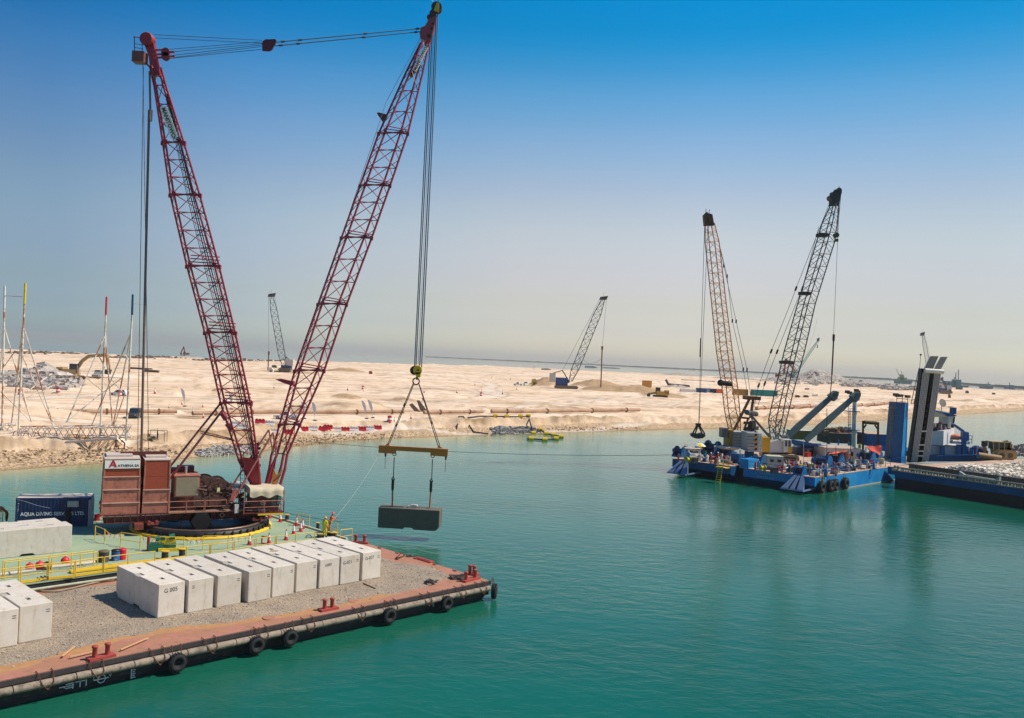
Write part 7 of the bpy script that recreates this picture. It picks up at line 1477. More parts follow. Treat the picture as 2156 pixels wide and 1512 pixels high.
for k in range(7):
    y = 949 - 5 * k; m.m = k % 2; m.prism([q(1589, y, -2.64), q(1594, y - 2, -2.64), q(1594, y - 6.5, -2.64), q(1589, y - 5, -2.64)], (0, 0.05, 0))
part('hazard_stripes', m, [blackm, cyel], cw, world=True); m = MB(); m.prism([q(1597, 951, -2.65), q(1604, 951, -2.65), q(1604, 914, -2.65), q(1597, 914, -2.65)], (0, 0.05, 0)); part('white_panel', m, creamy, cw, world=True)
for k in range(5): text_part('panel_letter', 'DELMA'[k], 0.4, ink, cw, q(1599, 923 + 6 * k, -2.68), (1, 0, 0), UP, 0.01)
cabm = boxq(MB(), 1650, 926, 1667, 952, YD - 2.8, 1.6); cb_ = part('cab', cabm, creamy, kd, world=True); part('cab_window', boxq(MB(), 1653, 928, 1658, 940, YD - 2.83, 0.02).prism([q(1660, 928, -2.83), q(1665, 928, -2.83), q(1665, 942, -2.83), q(1660, 942, -2.83)], (0, 0.02, 0)), glass_d, cb_, world=True); part('cab_door', boxq(MB(), 1659, 941, 1667.5, 953, YD - 2.84, 0.02), cyel, cb_, world=True)
drows = [(935, 1624, 1632, 1636, 1644), (885, 1618, 1634, 1646, 1656), (830, 1630, 1647, 1656, 1669), (740, 1651, 1668, 1677, 1694), (640, 1679.3, 1693, 1700.6, 1716.4), (510, 1719, 1734, 1741.5, 1757), (470, 1731, 1745, 1752, 1763), (425, 1752, 1757, 1761, 1766)]
st = []
for (py, a, c, b_, d_) in drows:
    s = (935 - py) / 530; Yc = YD + 3 * s; st.append([Q(a, py, Yc), Q(b_, py + 2, Yc - 1.3), Q(d_, py, Yc), Q(c, py - 2, Yc + 1.3)])
m = MB(); lattice(m, st, 2.15, 0.105, 0.052, 7, 4); bo = part('boom', m, dark_l, kd, world=True)
for py in (497, 620, 766): 
    m = MB(); s = (935 - py) / 530; xx = np.interp(-py, [-r_[0] for r_ in drows], [r_[1] for r_ in drows]); x2_ = np.interp(-py, [-r_[0] for r_ in drows], [r_[3] for r_ in drows]); A, B = Q(xx + 1, py, YD + 3 * s - .7), Q(x2_, py, YD + 3 * s - .7); m.box2(A, (B.x, B.y + 1.6, B.z + 0.45)); part('boom_platform', m, M('grate_dark', (72, 66, 54), 0.8), bo, world=True)
m = MB(); m.prism([Q(1750, 432, YD + 2.4), Q(1752, 408, YD + 2.4), Q(1762, 400, YD + 2.4), Q(1768, 398, YD + 2.4), Q(1773, 404, YD + 2.4), Q(1770, 414, YD + 2.4), Q(1767, 432, YD + 2.4)], (0, 1.3, 0))
for c_x, c_y in [(1767, 401), (1759, 407), (1753, 415)]: m.lathe(Q(c_x, c_y, YD + 2.2), (0, 1, 0), [(0.5, 0), (0.42, 0.8), (0.5, 1.6)], 14)
m.tube(Q(1766, 398, YD + 3), Q(1767, 392, YD + 3), 0.05); part('boom_head', m, M('head_charcoal', (52, 52, 54), 0.6, var=0.4), bo, world=True)
m = MB(); m.lathe(Q(1762, 495, YD + 2.2), (0, 1, 0), [(0.45, 0), (0.35, 0.4), (0.45, 0.8)], 14); m.box(Q(1762, 506, YD + 2.5), (0.4, 0.4, 0.5)); m.tube(Q(1771, 405, YD + 2.6), Q(1763, 492, YD + 2.6), 0.045); part('auxiliary_hook', m, M('olive_hook', (88, 72, 40), 0.6), kd, world=True)
m = MB()
for seg in [[(1748, 424), (1675.6, 608), (1664, 640), (1623.5, 740), (1597, 812), (1588, 858)], [(1724, 478), (1689, 608), (1673.6, 645), (1636, 741), (1610, 808), (1594, 860)]]:
    pts = [Q(x, y, YD + 3 * (935 - y) / 530) for x, y in seg]; m.path(pts, 0.045, 5)
    for x, y in ((seg[1][0], seg[1][1]), (seg[3][0], seg[3][1]), (seg[4][0], seg[4][1])): p_ = Q(x, y, YD + 3 * (935 - y) / 530); m.tube(p_ - Vector((.1, 0, .35)), p_ + Vector((.14, 0, .4)), 0.17, n=6)
part('pendants', m, rope_d, kd, world=True)
m = MB(); 
for dy in (-1.0, 1.0): m.beam(q(1577, 870, dy), q(1622, 922, dy), 0.35, 0.35); m.beam(q(1580, 873, dy), q(1596, 925, dy), 0.18, 0.18)
m.tube(q(1572, 868, -1.3), q(1592, 872, 1.5), 0.45, n=10); part('gantry', m, M('gantry_grey', (96, 92, 88), 0.6, var=0.2), kd, world=True)
m = MB(); m.tube(Q(1768, 408, YD + 3), Q(1755, 706, YD + 3), 0.035, n=4); part('hoist_rope', m, rope_d, kd, world=True)
m = MB(); m.tube(Q(1755.5, 704, YD + 3), Q(1755, 718, YD + 3), 0.22, n=8); m.tube(Q(1755, 718, YD + 3), Q(1751.5, 790, YD + 3), 0.13, n=6); m.tube(Q(1751.5, 790, YD + 3), Q(1748, 836, YD + 3), 0.08, n=6); part('hook_and_rod', m, M('hook_maroon', (84, 42, 44), 0.6), kd, world=True)
rs = random.Random(11); m = MB()
for k in range(40): p_ = q(rs.uniform(1622, 1650), rs.uniform(885, 930), rs.uniform(-1, 1)); m.m = k % 2; m.tube(p_, p_ + Vector((rs.uniform(-.8, .8), 0, rs.uniform(-.8, .8))), rs.uniform(.05, .13), n=5)
m.tube(q(1640, 885, -1.5), q(1668, 935, -1.8), 0.06); m.tube(q(1625, 880, -1.5), q(1612, 960, -1.8), 0.06); part('hoses_and_winch', m, [dark_l, clutter_g], kd, world=True)
# rust coloured crane
OB = P(1548, 955, 2.45); ko = thing('crawler_crane', 'rust orange lattice boom crane at the rear of the blue barge holding a black grab', 'crane', OB); YO = 160.0
qo = lambda x, y, dy=0: Q(x, y, YO + dy)
orows = [(925, 1539, 1545, 1553, 1559), (880, 1528.4, 1536, 1554, 1559), (860, 1525, 1533, 1549, 1557), (815, 1520, 1529, 1543, 1553), (740, 1508.5, 1517, 1532, 1542), (640, 1498.4, 1506.8, 1519.8, 1529), (510, 1484.5, 1492.9, 1505, 1514), (470, 1485, 1490, 1497, 1504)]
st = []
for (py, a, c, b_, d_) in orows:
    s = (925 - py) / 470; Yc = YO - 6 * s; st.append([Q(a, py, Yc), Q(b_, py + 1, Yc - 1.0), Q(d_, py - 1, Yc + .2), Q(c, py - 2, Yc + 1.0)])
m = MB(); lattice(m, st, 1.7, 0.10, 0.045, 6, 4); bo = part('boom', m, rust_l, ko, world=True)
m = MB(); m.prism([Q(1484, 474, YO - 7), Q(1482, 452, YO - 7), Q(1488, 446, YO - 7), Q(1492, 449, YO - 7), Q(1500, 451, YO - 7), Q(1502, 462, YO - 7), Q(1504, 474, YO - 7)], (0, 1.2, 0)); m.lathe(Q(1497, 467, YO - 7.2), (0, 1, 0), [(0.45, 0), (0.45, 1.3)], 14); m.tube(Q(1493, 450, YO - 6.5), Q(1494, 441, YO - 6.5), 0.05); m.tube(Q(1486, 448, YO - 6.5), Q(1486.5, 440, YO - 6.5), 0.05); part('boom_head', m, M('head_rust', (112, 66, 46), 0.7, var=0.4), bo, world=True)
m = MB(); A = qo(1517, 806, -1.6); B = qo(1541, 809, -1.6); m.tube(A, B, 0.45, n=8); m.sphere(A, 0.6, 10, 6); part('boom_light_bar', m, blackm, bo, world=True)
m = MB()
for (x0, y0), (x1, y1), Ya, Yb in [((1477, 477), (1469, 893), YO - 6, YO - 6), ((1484, 480), (1474, 893), YO - 6, YO - 6)]: m.tube(Q(x0 + 7, y0 - 20, Ya), Q(x1 + (2 if x0 < 1480 else -2), y1, Yb), 0.04, n=4)
m.tube(Q(1475.5, 712, YO - 6), Q(1474, 752, YO - 6), 0.12, n=6); part('hoist_ropes', m, rope_d, ko, world=True)
m = MB()
for seg in [[(1504, 470), (1531, 582), (1542, 676), (1565, 778), (1574, 830)], [(1506, 474), (1524, 560), (1550, 677), (1573, 779), (1580, 832)]]:
    m.path([qo(x, y, -4) for x, y in seg], 0.04, 4)
    for x, y in seg[1:4]: p_ = qo(x, y, -4); m.tube(p_ - UP * .3, p_ + UP * .35, 0.14, n=5)
part('pendants', m, rope_d, ko, world=True)
m = MB()
for dy in (-1.2, 1.2): m.beam(qo(1579, 838, dy), qo(1543, 910, dy), 0.4, 0.4); m.beam(qo(1586, 840, dy), qo(1580, 880, dy), 0.5, 0.4); m.beam(qo(1576, 880, dy), qo(1566, 906, dy), 0.3, 0.3)
m.box2(qo(1573, 842, -1.6), qo(1592, 834, 1.6)); m.beam(qo(1556, 879, -1), qo(1578, 881, -1), 0.35, 0.35); part('gantry', m, M('gantry_rust', (128, 84, 50), 0.7, var=0.3), ko, world=True)
part('house', boxq(MB(), 1534, 906, 1546, 945, YO - 5, 4), M('ochre_house', (176, 136, 46), 0.6), ko, world=True); cw = part('counterweight', boxq(MB(), 1544, 910, 1565, 943, YO - 6, 5), cwgrey, ko, world=True)
m = MB()
for k in range(5): m.beam(qo(1543.5, 915 + 6 * k, -6.03), qo(1565, 916 + 6 * k, -6.03), 0.06, 0.06)
part('slab_joints', m, clutter_d, cw, world=True)
cb_ = part('cab', boxq(MB(), 1519, 902, 1534, 921, YO - 5, 2), M('cab_grey', (122, 112, 108), 0.5), ko, world=True); part('cab_window', boxq(MB(), 1525, 906, 1532, 918, YO - 5.05, 0.03), glass_d, cb_, world=True)
m = MB(); rs = random.Random(3)
for k in range(26): p_ = qo(rs.uniform(1570, 1592), rs.uniform(890, 915), -2); m.box(p_, (rs.uniform(.3, 1.0), .5, rs.uniform(.3, 1.0)), rs.random())
m.box2(qo(1538, 945, -3), qo(1590, 915, 0)); part('winch_house', m, clutter_d, ko, world=True)
GBc = Q(1469, 910, YO - 6); gr = thing('clamshell_grab', 'black open clamshell grab hanging from the rust orange crane', 'grab', GBc)
g_ = lambda x, y, dy=0: Q(x, y, YO - 6 + dy)
m = MB(); m.box(g_(1470, 895), (0.8, 0.8, 0.6))
for a, b_ in [((1467, 896), (1457, 915)), ((1473, 896), (1484, 914)), ((1469, 897), (1464, 912)), ((1471, 897), (1478, 912))]: m.beam(g_(*a), g_(*b_), 0.22, 0.22)
part('grab_frame', m, blackm, gr, world=True)
for pts in ([(1456, 915), (1462, 912), (1470, 914), (1470, 924), (1463, 923), (1458, 920)], [(1486, 916), (1479, 912), (1471, 914), (1471, 924), (1479, 923), (1484, 920)]): part('grab_shell', MB().prism([g_(x, y, -.8) for x, y in pts], (0, 1.6, 0)), M('grab_steel', (54, 56, 58), 0.6, var=0.3), gr, world=True)
# sheer arms
armm = M('grey_green_arm', (72, 94, 94), 0.55, var=0.15, scale=1.0)
for lb, (x0, y0), (x1, y1), Ya in [('left one of two long grey green lifting arms raised over the blue barge', (1652, 925), (1748, 838), 166.0), ('right one of two long grey green lifting arms raised over the blue barge', (1696, 928), (1794, 840), 163.0)]:
    A, B = Q(x0, y0, Ya), Q(x1, y1, Ya + 2); t = thing('lifting_arm', lb, 'lifting arm', Vector((A.x, A.y, 2.45)), 0, 'grey green lifting arms'); d_ = (B - A); side = Vector((0, 1, 0)); u = d_.normalized().cross(side); u = u if u.z > 0 else -u
    m = MB(); pr = [A - u * .4, A + u * .4, A + d_ * .3 + u * .62, A + d_ * .9 + u * .42, B + u * .4, B - u * .4, A + d_ * .3 - u * .55]
    m.prism([p_ - side * .5 for p_ in pr], side * 1.0); part('arm_beam', m, armm, t, world=True)
    m = MB(); m.prism([B - u * .8 - side * .7, B + u * .7 - side * .7, B + u * .5 + d_.normalized() * 1.6 - side * .7, B - u * .1 + d_.normalized() * 2.0 - side * .7, B - u * .9 + d_.normalized() * .8 - side * .7], side * 1.4); m.tube(B + d_.normalized() * 1.2 - side, B + d_.normalized() * 1.2 + side, .45, n=12); part('arm_head', m, M('arm_head', (84, 100, 96), 0.6, var=0.3), t, world=True)
    m = MB(); m.box(Vector((A.x, A.y, 3.0)), (2.2, 2.2, 1.4), 0.7); part('arm_foot', m, clutter_d, t, world=True)
    C_ = A + d_ * .1; m = MB(); m.beam(Vector((C_.x + 3, C_.y - 2, 4.2)), Vector((C_.x - 3.2, C_.y + 1, 5.0)), .55, .5); part('base_beam', m, winch_b, t, world=True)
# white mast with lamps
mb_ = P(1799, 935, 2.45); YM2 = 172.0; t = thing('light_mast', 'white mast with blue ladder cage and floodlights standing on the blue barge', 'mast', Vector((Q(1799, 935, YM2).x, YM2, 2.45)))
m = MB(); m.tube(Q(1798, 948, YM2), Q(1800, 836, YM2), .5, .42, n=14); part('mast_pole', m, creamy, t, world=True)
m = MB()
for y in (866, 905): m.box(Q(1793, y, YM2), (2.6, 1.8, .12)); railing(m, [Q(1786, y, YM2 - .9), Q(1799, y, YM2 - .9)], 1.0, .05, post=1.2)
for x in (1786, 1790): m.tube(Q(x, 940, YM2 - .8), Q(x, 862, YM2 - .8), .05)
for k in range(22): m.tube(Q(1786, 866 + 3.4 * k, YM2 - .8), Q(1790, 866 + 3.4 * k, YM2 - .8), .035, n=4)
part('mast_ladder', m, winch_b, t, world=True); m = MB(); m.box(Q(1799, 832, YM2), (1.8, .5, .5))
for x, y in ((1784, 825), (1789, 827), (1803, 822), (1806, 825)): m.box(Q(x, y, YM2 - .3), (.8, .5, .55), .3)
m.beam(Q(1784, 829, YM2), Q(1808, 827, YM2), .16); part('floodlights', m, clutter_d, t, world=True)
# portal
t = thing('portal_frame', 'rusty brown portal frame standing on the blue barge', 'frame', Vector((Q(1834, 940, 168).x, 168, 2.45))); m = MB(); m.beam(Q(1817, 950, 168), Q(1817, 886, 168), .3); m.beam(Q(1848, 950, 168), Q(1849, 889, 168), .3); m.beam(Q(1817, 891, 168), Q(1849, 893, 168), .35, .3); m.beam(Q(1817, 903, 168), Q(1824, 894, 168), .25); m.beam(Q(1849, 905, 168), Q(1842, 895, 168), .25); part('frame_steel', m, M('portal_rust', (104, 68, 46), 0.8, var=0.2), t, world=True); part('top_roller', MB().tube(Q(1820, 889, 168), Q(1846, 891, 168), .35, n=12), M('roller_olive', (92, 80, 50), 0.8), t, world=True)
# boxes and cabins on deck
def deckbox(name, label, cat, x0, y0, x1, y1, D, mat, zb=2.45, parts_=(), rot=None):
    """box whose near face shows between the pixels; y1 is its foot on deck height zb"""
    c = P((x0 + x1) / 2, y1, zb); Yc = c.y; A, B = Q(x0, y1, Yc), Q(x1, y1, Yc); h_ = (y1 - y0) * mpp(Yc); t = thing(name, label, cat, Vector(((A.x + B.x) / 2, Yc, zb))); W_ = (B.x - A.x)
    m = MB().box((0, D / 2, h_ / 2), (W_, D, h_)); part('shell', m, mat, t)
    e = MB()
    for x in (-W_ / 2, W_ / 2): e.box((x, 0, h_ / 2), (.14, .14, h_ + .03))
    e.box((0, 0, h_), (W_ + .1, .14, .14)); e.box((0, 0, .07), (W_ + .1, .14, .14)); part('edge_frame', e, mat, t)
    part('lid', MB().box((0, D / 2, h_ + .04), (W_ + .12, D + .12, .07)), parts_[0] if parts_ else mat, t)
    for (fx0, fz0, fx1, fz1, mm_, nm) in parts_[1:]: part(nm, MB().box2((-W_ / 2 + fx0 * W_, -.08, fz0 * h_), (-W_ / 2 + fx1 * W_, -.02, fz1 * h_)), mm_, t)
    return t
pur = M('purple_navy', (52, 48, 112), 0.5, var=0.12); palec = M('pale_cabin', (206, 190, 168), 0.7, var=0.08); tarp_o = M('coral_tarp', (216, 92, 70), 0.8, var=0.08); gen = M('generator_cream', (186, 182, 160), 0.6, var=0.06)
deckbox('deck_container', 'purple navy container standing on the blue barge behind the crane track', 'container', 1686, 934, 1727, 957, 4.5, pur, 2.45, (M('lid_pale', (186, 160, 140), 0.8), (0.08, .1, .1, .9, ink, 'door_bar'), (0.9, .1, .93, .9, winch_b, 'door_bar')))
deckbox('site_cabin', 'cream site cabin with dark windows on the blue barge beside the coral tarps', 'cabin', 1737, 945, 1812, 968, 6, palec, 2.45, (M('lid_pale', (206, 190, 168), 0.8), (.72, .35, .78, .75, glass_d, 'window'), (.35, .3, .42, .7, glass_d, 'window'), (.5, 0, .62, .7, M('door_brown', (130, 66, 44)), 'door')))
deckbox('generator', 'cream generator box near the stern lettering of the blue barge', 'generator', 1617, 962, 1649, 984, 2.2, gen, 2.9, (gen, (.12, .5, .35, .75, clutter_d, 'vent_panel'), (.6, .5, .85, .75, clutter_d, 'vent_panel')))
deckbox('tool_bin', 'yellow bin on the stern deck of the blue barge', 'bin', 1706, 978, 1716, 992, 1.2, yellow, 2.45)
deckbox('blue_container', 'bright blue container behind the brown portal on the blue barge', 'container', 1826, 915, 1872, 940, 8, winch_b, 2.45, (M('lid_sandy', (182, 154, 124), 0.8),))
deckbox('scrap_skip', 'long dark skip heaped with scrap on the blue barge', 'skip', 1736, 914, 1816, 934, 5, M('skip_dark', (92, 76, 62), 0.8, var=0.3), 2.45)
deckbox('white_drum_box', 'small pale blue box beside the purple container', 'box', 1673, 941, 1683, 956, 1.2, M('pale_blue_box', (150, 156, 176), 0.6), 2.45)
deckbox('ochre_housing', 'ochre machine housing between the two grey green arms', 'housing', 1664, 907, 1706, 926, 3, M('ochre_house2', (150, 116, 54), 0.7, var=0.2), 2.45, (palec,))
def drape(name, label, A, B, C_, D_, sagv, mat, cat='tarp'):
    vs = []; n_ = 10
    for i in range(n_ + 1):
        for j in range(n_ + 1):
            s, t_ = i / n_, j / n_; p_ = A.lerp(B, s).lerp(D_.lerp(C_, s), t_); vs.append(p_ - UP * sagv * 16 * s * (1 - s) * t_ * (1 - t_) + UP * 0.08 * math.sin(11 * s + 5 * t_))
    m = MB(); m.smooth = True; m.add(vs, [(i * (n_ + 1) + j, (i + 1) * (n_ + 1) + j, (i + 1) * (n_ + 1) + j + 1, i * (n_ + 1) + j + 1) for i in range(n_) for j in range(n_)]); m.smooth = False; t = thing(name, label, cat, A); part('sheet', m, mat, t, world=True)
    m = MB()
    for q_ in (A, B, C_, D_): m.tube(Vector((q_.x, q_.y, 2.45)), q_, .05)
    part('support_posts', m, clutter_g, t, world=True)
drape('tarp_awning', 'coral red tarp awning in front of the cream cabin', Q(1744, 957, 143), Q(1782, 951, 143), Q(1786, 949, 147), Q(1752, 952, 147), .35, tarp_o); drape('tarp_awning', 'larger coral red tarp hung right of the cream cabin near the blue tower', Q(1822, 941, 152), Q(1853, 958, 150), Q(1856, 938, 153), Q(1824, 940, 155), .5, tarp_o)
drape('tarp_awning', 'off white tarp sagging over the stern winches of the blue barge', Q(1504, 940, 148), Q(1560, 946, 147), Q(1558, 942, 151), Q(1506, 938, 152), .5, M('offwhite_tarp', (212, 200, 182), 0.9))
# umbrella
uc = P(1472, 966, 2.45); t = thing('parasol', 'yellow and white parasol over the stern work table', 'parasol', uc); m = MB(); nseg = 12
for k in range(nseg):
    a0, a1 = 2 * math.pi * k / nseg, 2 * math.pi * (k + 1) / nseg; m.m = (k // 2) % 2; e_ = 1.05
    m.add([(0, 0, 2.7), (math.cos(a0) * e_ * .55, math.sin(a0) * e_ * .55, 2.52), (math.cos(a1) * e_ * .55, math.sin(a1) * e_ * .55, 2.52), (math.cos(a0) * e_, math.sin(a0) * e_, 2.15), (math.cos(a1) * e_, math.sin(a1) * e_, 2.15)], [(0, 1, 2), (1, 3, 4, 2)])
part('canopy', m, [M('parasol_yellow', (232, 196, 60), 0.8), M('parasol_white', (232, 226, 214), 0.8)], t); part('pole', MB().tube((0, 0, 0), (0, 0, 2.7), .04), creamy, t)
m = MB(); c = P(1457, 968, 2.45)
for dx in (-1.2, 1.2):
    for dy in (-.6, .6): m.tube(c + Vector((dx, dy, 0)), c + Vector((dx, dy, 1.9)), .05)
m.box(c + UP * 1.9, (2.6, 1.4, .08)); m.box(c + UP * .8, (2.4, 1.2, .06)); solo('work_table', m, M('bench_cream', (206, 192, 170), 0.8), 'pale tube work bench with roof left of the parasol', 'work bench', loc=c, world=True)
# winches
def winch(label, px, py, sc=1.0, rot=0.7, tall=False):
    c = P(px, py, 2.45); t = thing('deck_winch', label, 'winch', c, rot); s = sc
    m = MB(); m.box((0, 0, .15 * s), (2.6 * s, 2.0 * s, .3 * s)); m.prism([(-1.2 * s, -1 * s, .3 * s), (-.4 * s, -1 * s, 1.9 * s), (.4 * s, -1 * s, 1.9 * s), (1.2 * s, -1 * s, .3 * s)], (0, .12, 0)); m.prism([(-1.2 * s, .9 * s, .3 * s), (-.4 * s, .9 * s, 1.9 * s), (.4 * s, .9 * s, 1.9 * s), (1.2 * s, .9 * s, .3 * s)], (0, .12, 0)); part('winch_frame', m, winch_b, t)
    m = MB(); m.tube((0, -.85 * s, 1.1 * s), (0, .85 * s, 1.1 * s), .5 * s, n=18); m.tube((0, -.9 * s, 1.1 * s), (0, -.8 * s, 1.1 * s), .95 * s, n=20); m.tube((0, .8 * s, 1.1 * s), (0, .9 * s, 1.1 * s), .95 * s, n=20); part('winch_drum', m, M('drum_dark_blue', (30, 52, 84), 0.5), t)
    m = MB(); m.tube((0, 1.0 * s, 1.1 * s), (0, 1.7 * s, 1.1 * s), .38 * s, n=12); m.box((.9 * s, 1.2 * s, .8 * s), (.7 * s, .6 * s, 1.0 * s)); part('winch_motor', m, winch_b, t)
    return t
for a in [('blue mooring winch at the stern corner beside the yellow bin', 1733, 988, 1.15), ('blue mooring winch behind the stern railing, second from the corner', 1757, 984, 1.2), ('blue winch below the larger coral tarp', 1826, 975, 1.1), ('blue winch left of the blue tower foot', 1843, 972, 1.0), ('blue winch at the left stern beside the off white tarp', 1500, 958, 1.25), ('small blue bollard winch behind the right anchor rack', 1685, 1000, .7), ('dark blue winch at the far left stern corner', 1432, 962, .9), ('blue winch under the off white tarp', 1530, 962, 1.0), ('blue winch behind the spud housing', 1598, 980, .9)]: winch(*a)
m = MB(); A, B = P(1697, 980, 3.0), P(1719, 977, 3.0); m.tube(A, B, .55, n=16); m.tube(A - (B - A).normalized() * .02, A + (B - A).normalized() * .15, .6, n=16); solo('steel_pipe', m, cwgrey, 'short wide grey pipe lying on the stern deck of the blue barge', 'pipe', loc=A, world=True)
# loose deck gear as small single things
rs = random.Random(21); kinds = [('gas_bottle', 'gas bottle', lambda m, s: m.lathe((0, 0, 0), UP, [(.15, 0), (.15, 1.1), (.06, 1.3)], 10)), ('crate', 'crate', lambda m, s: m.box((0, 0, .4), (1.0, .8, .8)).box((0, 0, .82), (1.06, .86, .06))), ('drum', 'drum', lambda m, s: m.lathe((0, 0, 0), UP, [(.3, 0), (.31, .4), (.3, .88)], 12)), ('cable_reel', 'cable reel', lambda m, s: m.tube((0, -.35, .5), (0, .35, .5), .3, n=12).tube((0, -.4, .5), (0, -.33, .5), .5, n=14).tube((0, .33, .5), (0, .4, .5), .5, n=14)), ('pump', 'pump', lambda m, s: m.box((0, 0, .2), (1.1, .6, .4)).tube((-.4, 0, .6), (.4, 0, .6), .28, n=10).tube((.3, 0, .6), (.3, 0, 1.1), .1, n=8))]
cols = {'red': (170, 46, 44), 'blue': (32, 92, 160), 'white': (216, 208, 198), 'dark grey': (66, 64, 66), 'grey': (140, 136, 130), 'yellow': (214, 174, 48), 'green': (52, 104, 82)}
spots = [(1428, 972, 'at the left stern corner'), (1448, 974, 'under the work bench, left'), (1462, 975, 'under the work bench, right'), (1486, 972, 'between the parasol and the red workers'), (1484, 960, 'behind the parasol foot'), (1440, 958, 'behind the left anchor rack'), (1450, 950, 'on the far side of the left stern'), (1466, 950, 'near the person in orange'), (1512, 953, 'beside the cab of the rust crane'), (1535, 972, 'left of the spud column'), (1548, 962, 'behind the spud column'), (1590, 990, 'on the edge right of the spud housing'), (1605, 992, 'before the generator, left'), (1630, 996, 'before the generator, middle'), (1655, 990, 'right of the generator'), (1668, 984, 'behind the right anchor rack'),
         (1690, 990, 'near the yellow bin, left'), (1700, 996, 'just before the yellow bin'), (1722, 999, 'at the stern corner rail'), (1745, 993, 'by the rope ladder top'), (1770, 986, 'on the right rail, first'), (1780, 984, 'on the right rail, second'), (1788, 981, 'on the right rail, third'), (1796, 979, 'on the right rail, fourth'), (1804, 978, 'on the right rail, fifth'), (1812, 977, 'on the right rail, sixth'), (1835, 981, 'near the tower, outboard'), (1856, 976, 'next to the tower, outboard'), (1864, 970, 'next to the tower, inboard'), (1800, 966, 'right of the cabin, front'), (1790, 960, 'under the cabin eave'), (1732, 948, 'left of the cabin, back'), (1745, 935, 'behind the cabin, left'), (1765, 938, 'behind the cabin, middle'), (1790, 940, 'behind the cabin, right'), (1810, 944, 'under the portal, left'), (1835, 945, 'under the portal, right'), (1860, 950, 'before the blue container'), (1740, 962, 'below the small coral tarp'), (1765, 972, 'before the cabin door'), (1605, 960, 'behind the crane track, left'), (1700, 962, 'before the purple container'), (1722, 960, 'at the right foot of the purple container')]
for i, (x, y, d_) in enumerate(spots):
    kn, kc, fn_ = kinds[(i * 3 + i // 5) % 5]; cn = list(cols)[(i * 5 + i // 7) % 7]; m = MB(); fn_(m, 1); p_ = P(x, y, 2.45)
    t = thing(kn, '%s %s on the blue barge deck %s' % (cn, kc, d_), kc, p_, rs.uniform(0, 3), 'loose gear on the blue barge'); part('gear_body', m, M('gear_' + cn.replace(' ', '_'), cols[cn], 0.5, var=0.15), t)
# fixed deck piping, cleats, brackets and hose runs
for ki in range(30):
    rs3 = random.Random(700 + ki); m = MB(); s0_, t0_ = (rs3.uniform(1, 26), rs3.uniform(1.0, 7)) if ki % 2 else (rs3.uniform(1, 9), rs3.uniform(1, BWd - 2)); o_ = bb(s0_, t0_, 2.46)
    for k in range(9):
        m.m = rs3.randrange(5); p_ = o_ + Vector((rs3.uniform(-1.4, 1.4), rs3.uniform(-1.4, 1.4), 0)); q_ = rs3.random()
        if q_ < .35: m.path([p_, p_ + UP * rs3.uniform(.4, 1.3), p_ + UP * .7 + Vector((rs3.uniform(-1, 1), rs3.uniform(-1, 1), 0))], rs3.uniform(.05, .11), 6)
        elif q_ < .6: m.box(p_ + UP * .3, (rs3.uniform(.3, .9), rs3.uniform(.3, .8), rs3.uniform(.4, 1.1)), rs3.random())
        elif q_ < .8: m.lathe(p_, UP, [(.22, 0), (.22, rs3.uniform(.5, 1.1)), (.1, 1.2)], 9)
        else: m.torus(p_ + UP * .12, (.1, .1, 1), .45, .07, 14, 5)
    part('deck_machinery', m, [winch_b, clutter_g, clutter_d, redc, creamy], blue, world=True)
# planks of timber stacked far left
m = MB()
for k in range(7): m.beam(P(1440 + 3 * k, 946 + k, 2.7), P(1530, 938 + 2 * k, 2.7 + .05 * k), .5, .35)
solo('timber_stack', m, M('grey_timber', (118, 100, 84), 0.9, var=0.3), 'stack of long grey brown beams on the far left deck of the blue barge', 'timber', loc=P(1460, 948, 2.45), world=True)
rs = random.Random(5); m = MB()
for k in range(60): m.rock(P(rs.uniform(1742, 1812), 914 - rs.uniform(0, 1), 4.6) + Vector((0, rs.uniform(2, 6), rs.uniform(-.2, .8))), rs.uniform(.3, .8), rs)
solo('scrap_heap', m, M('scrap', (124, 96, 72), 0.9, var=0.4), 'brown scrap heaped on top of the long dark skip', 'scrap', kind='stuff')
m = MB()
for (x, y0, y1) in [(1692, 925, 985), (1741, 860, 1000), (1760, 940, 1002), (1791, 930, 990)]: m = MB(); p_ = P(x, y1, 2.45); m.tube(p_, Q(x, y0, p_.y), .05, n=5); m.tube(p_, p_ + UP * .3, .12, n=6); solo('pole', m, clutter_d if x != 1692 else creamy, 'thin upright pole on the blue barge, %s' % {1692: 'pale short one near the crane track', 1741: 'tallest one beside the yellow rope ladder', 1760: 'dark one at the first coral tarp', 1791: 'dark one before the cabin window'}[x], 'pole', loc=p_, world=True)
# people on the blue barge
for lb, x, y, st_, he, ve, ps, rr in [('person in orange with a white helmet standing before the black grab', 1470, 950, M('suit_deep_orange', (204, 76, 40), 0.8), hw, None, 'stand', 0), ('worker in red coveralls and white helmet left of the yellow ladder', 1496, 976, redc, hw, None, 'stand', -1.2), ('worker in red coveralls bending, middle of three by the yellow ladder', 1505, 977, redc, M('helmet_dark', (60, 60, 64)), None, 'bend', -.6), ('worker in red coveralls nearest the yellow ladder top', 1511, 975, redc, hw, None, 'stand', 2), ('worker in a lime vest standing behind the off white tarp', 1536, 952, navy, hw, lime, 'stand', -1.5), ('worker in orange leaning beside the right rail of the blue barge', 1785, 975, org, hw, None, 'lean', -.5), ('worker in blue at the work bench under the parasol', 1449, 972, M('suit_blue', (60, 130, 190)), hw, None, 'stand', 1), ('worker in red squatting at the left stern corner', 1441, 952, redc, hr, None, 'sit', 1)]: person(lb, P(x, y, 2.45), rr, st_, he, ve, ps)

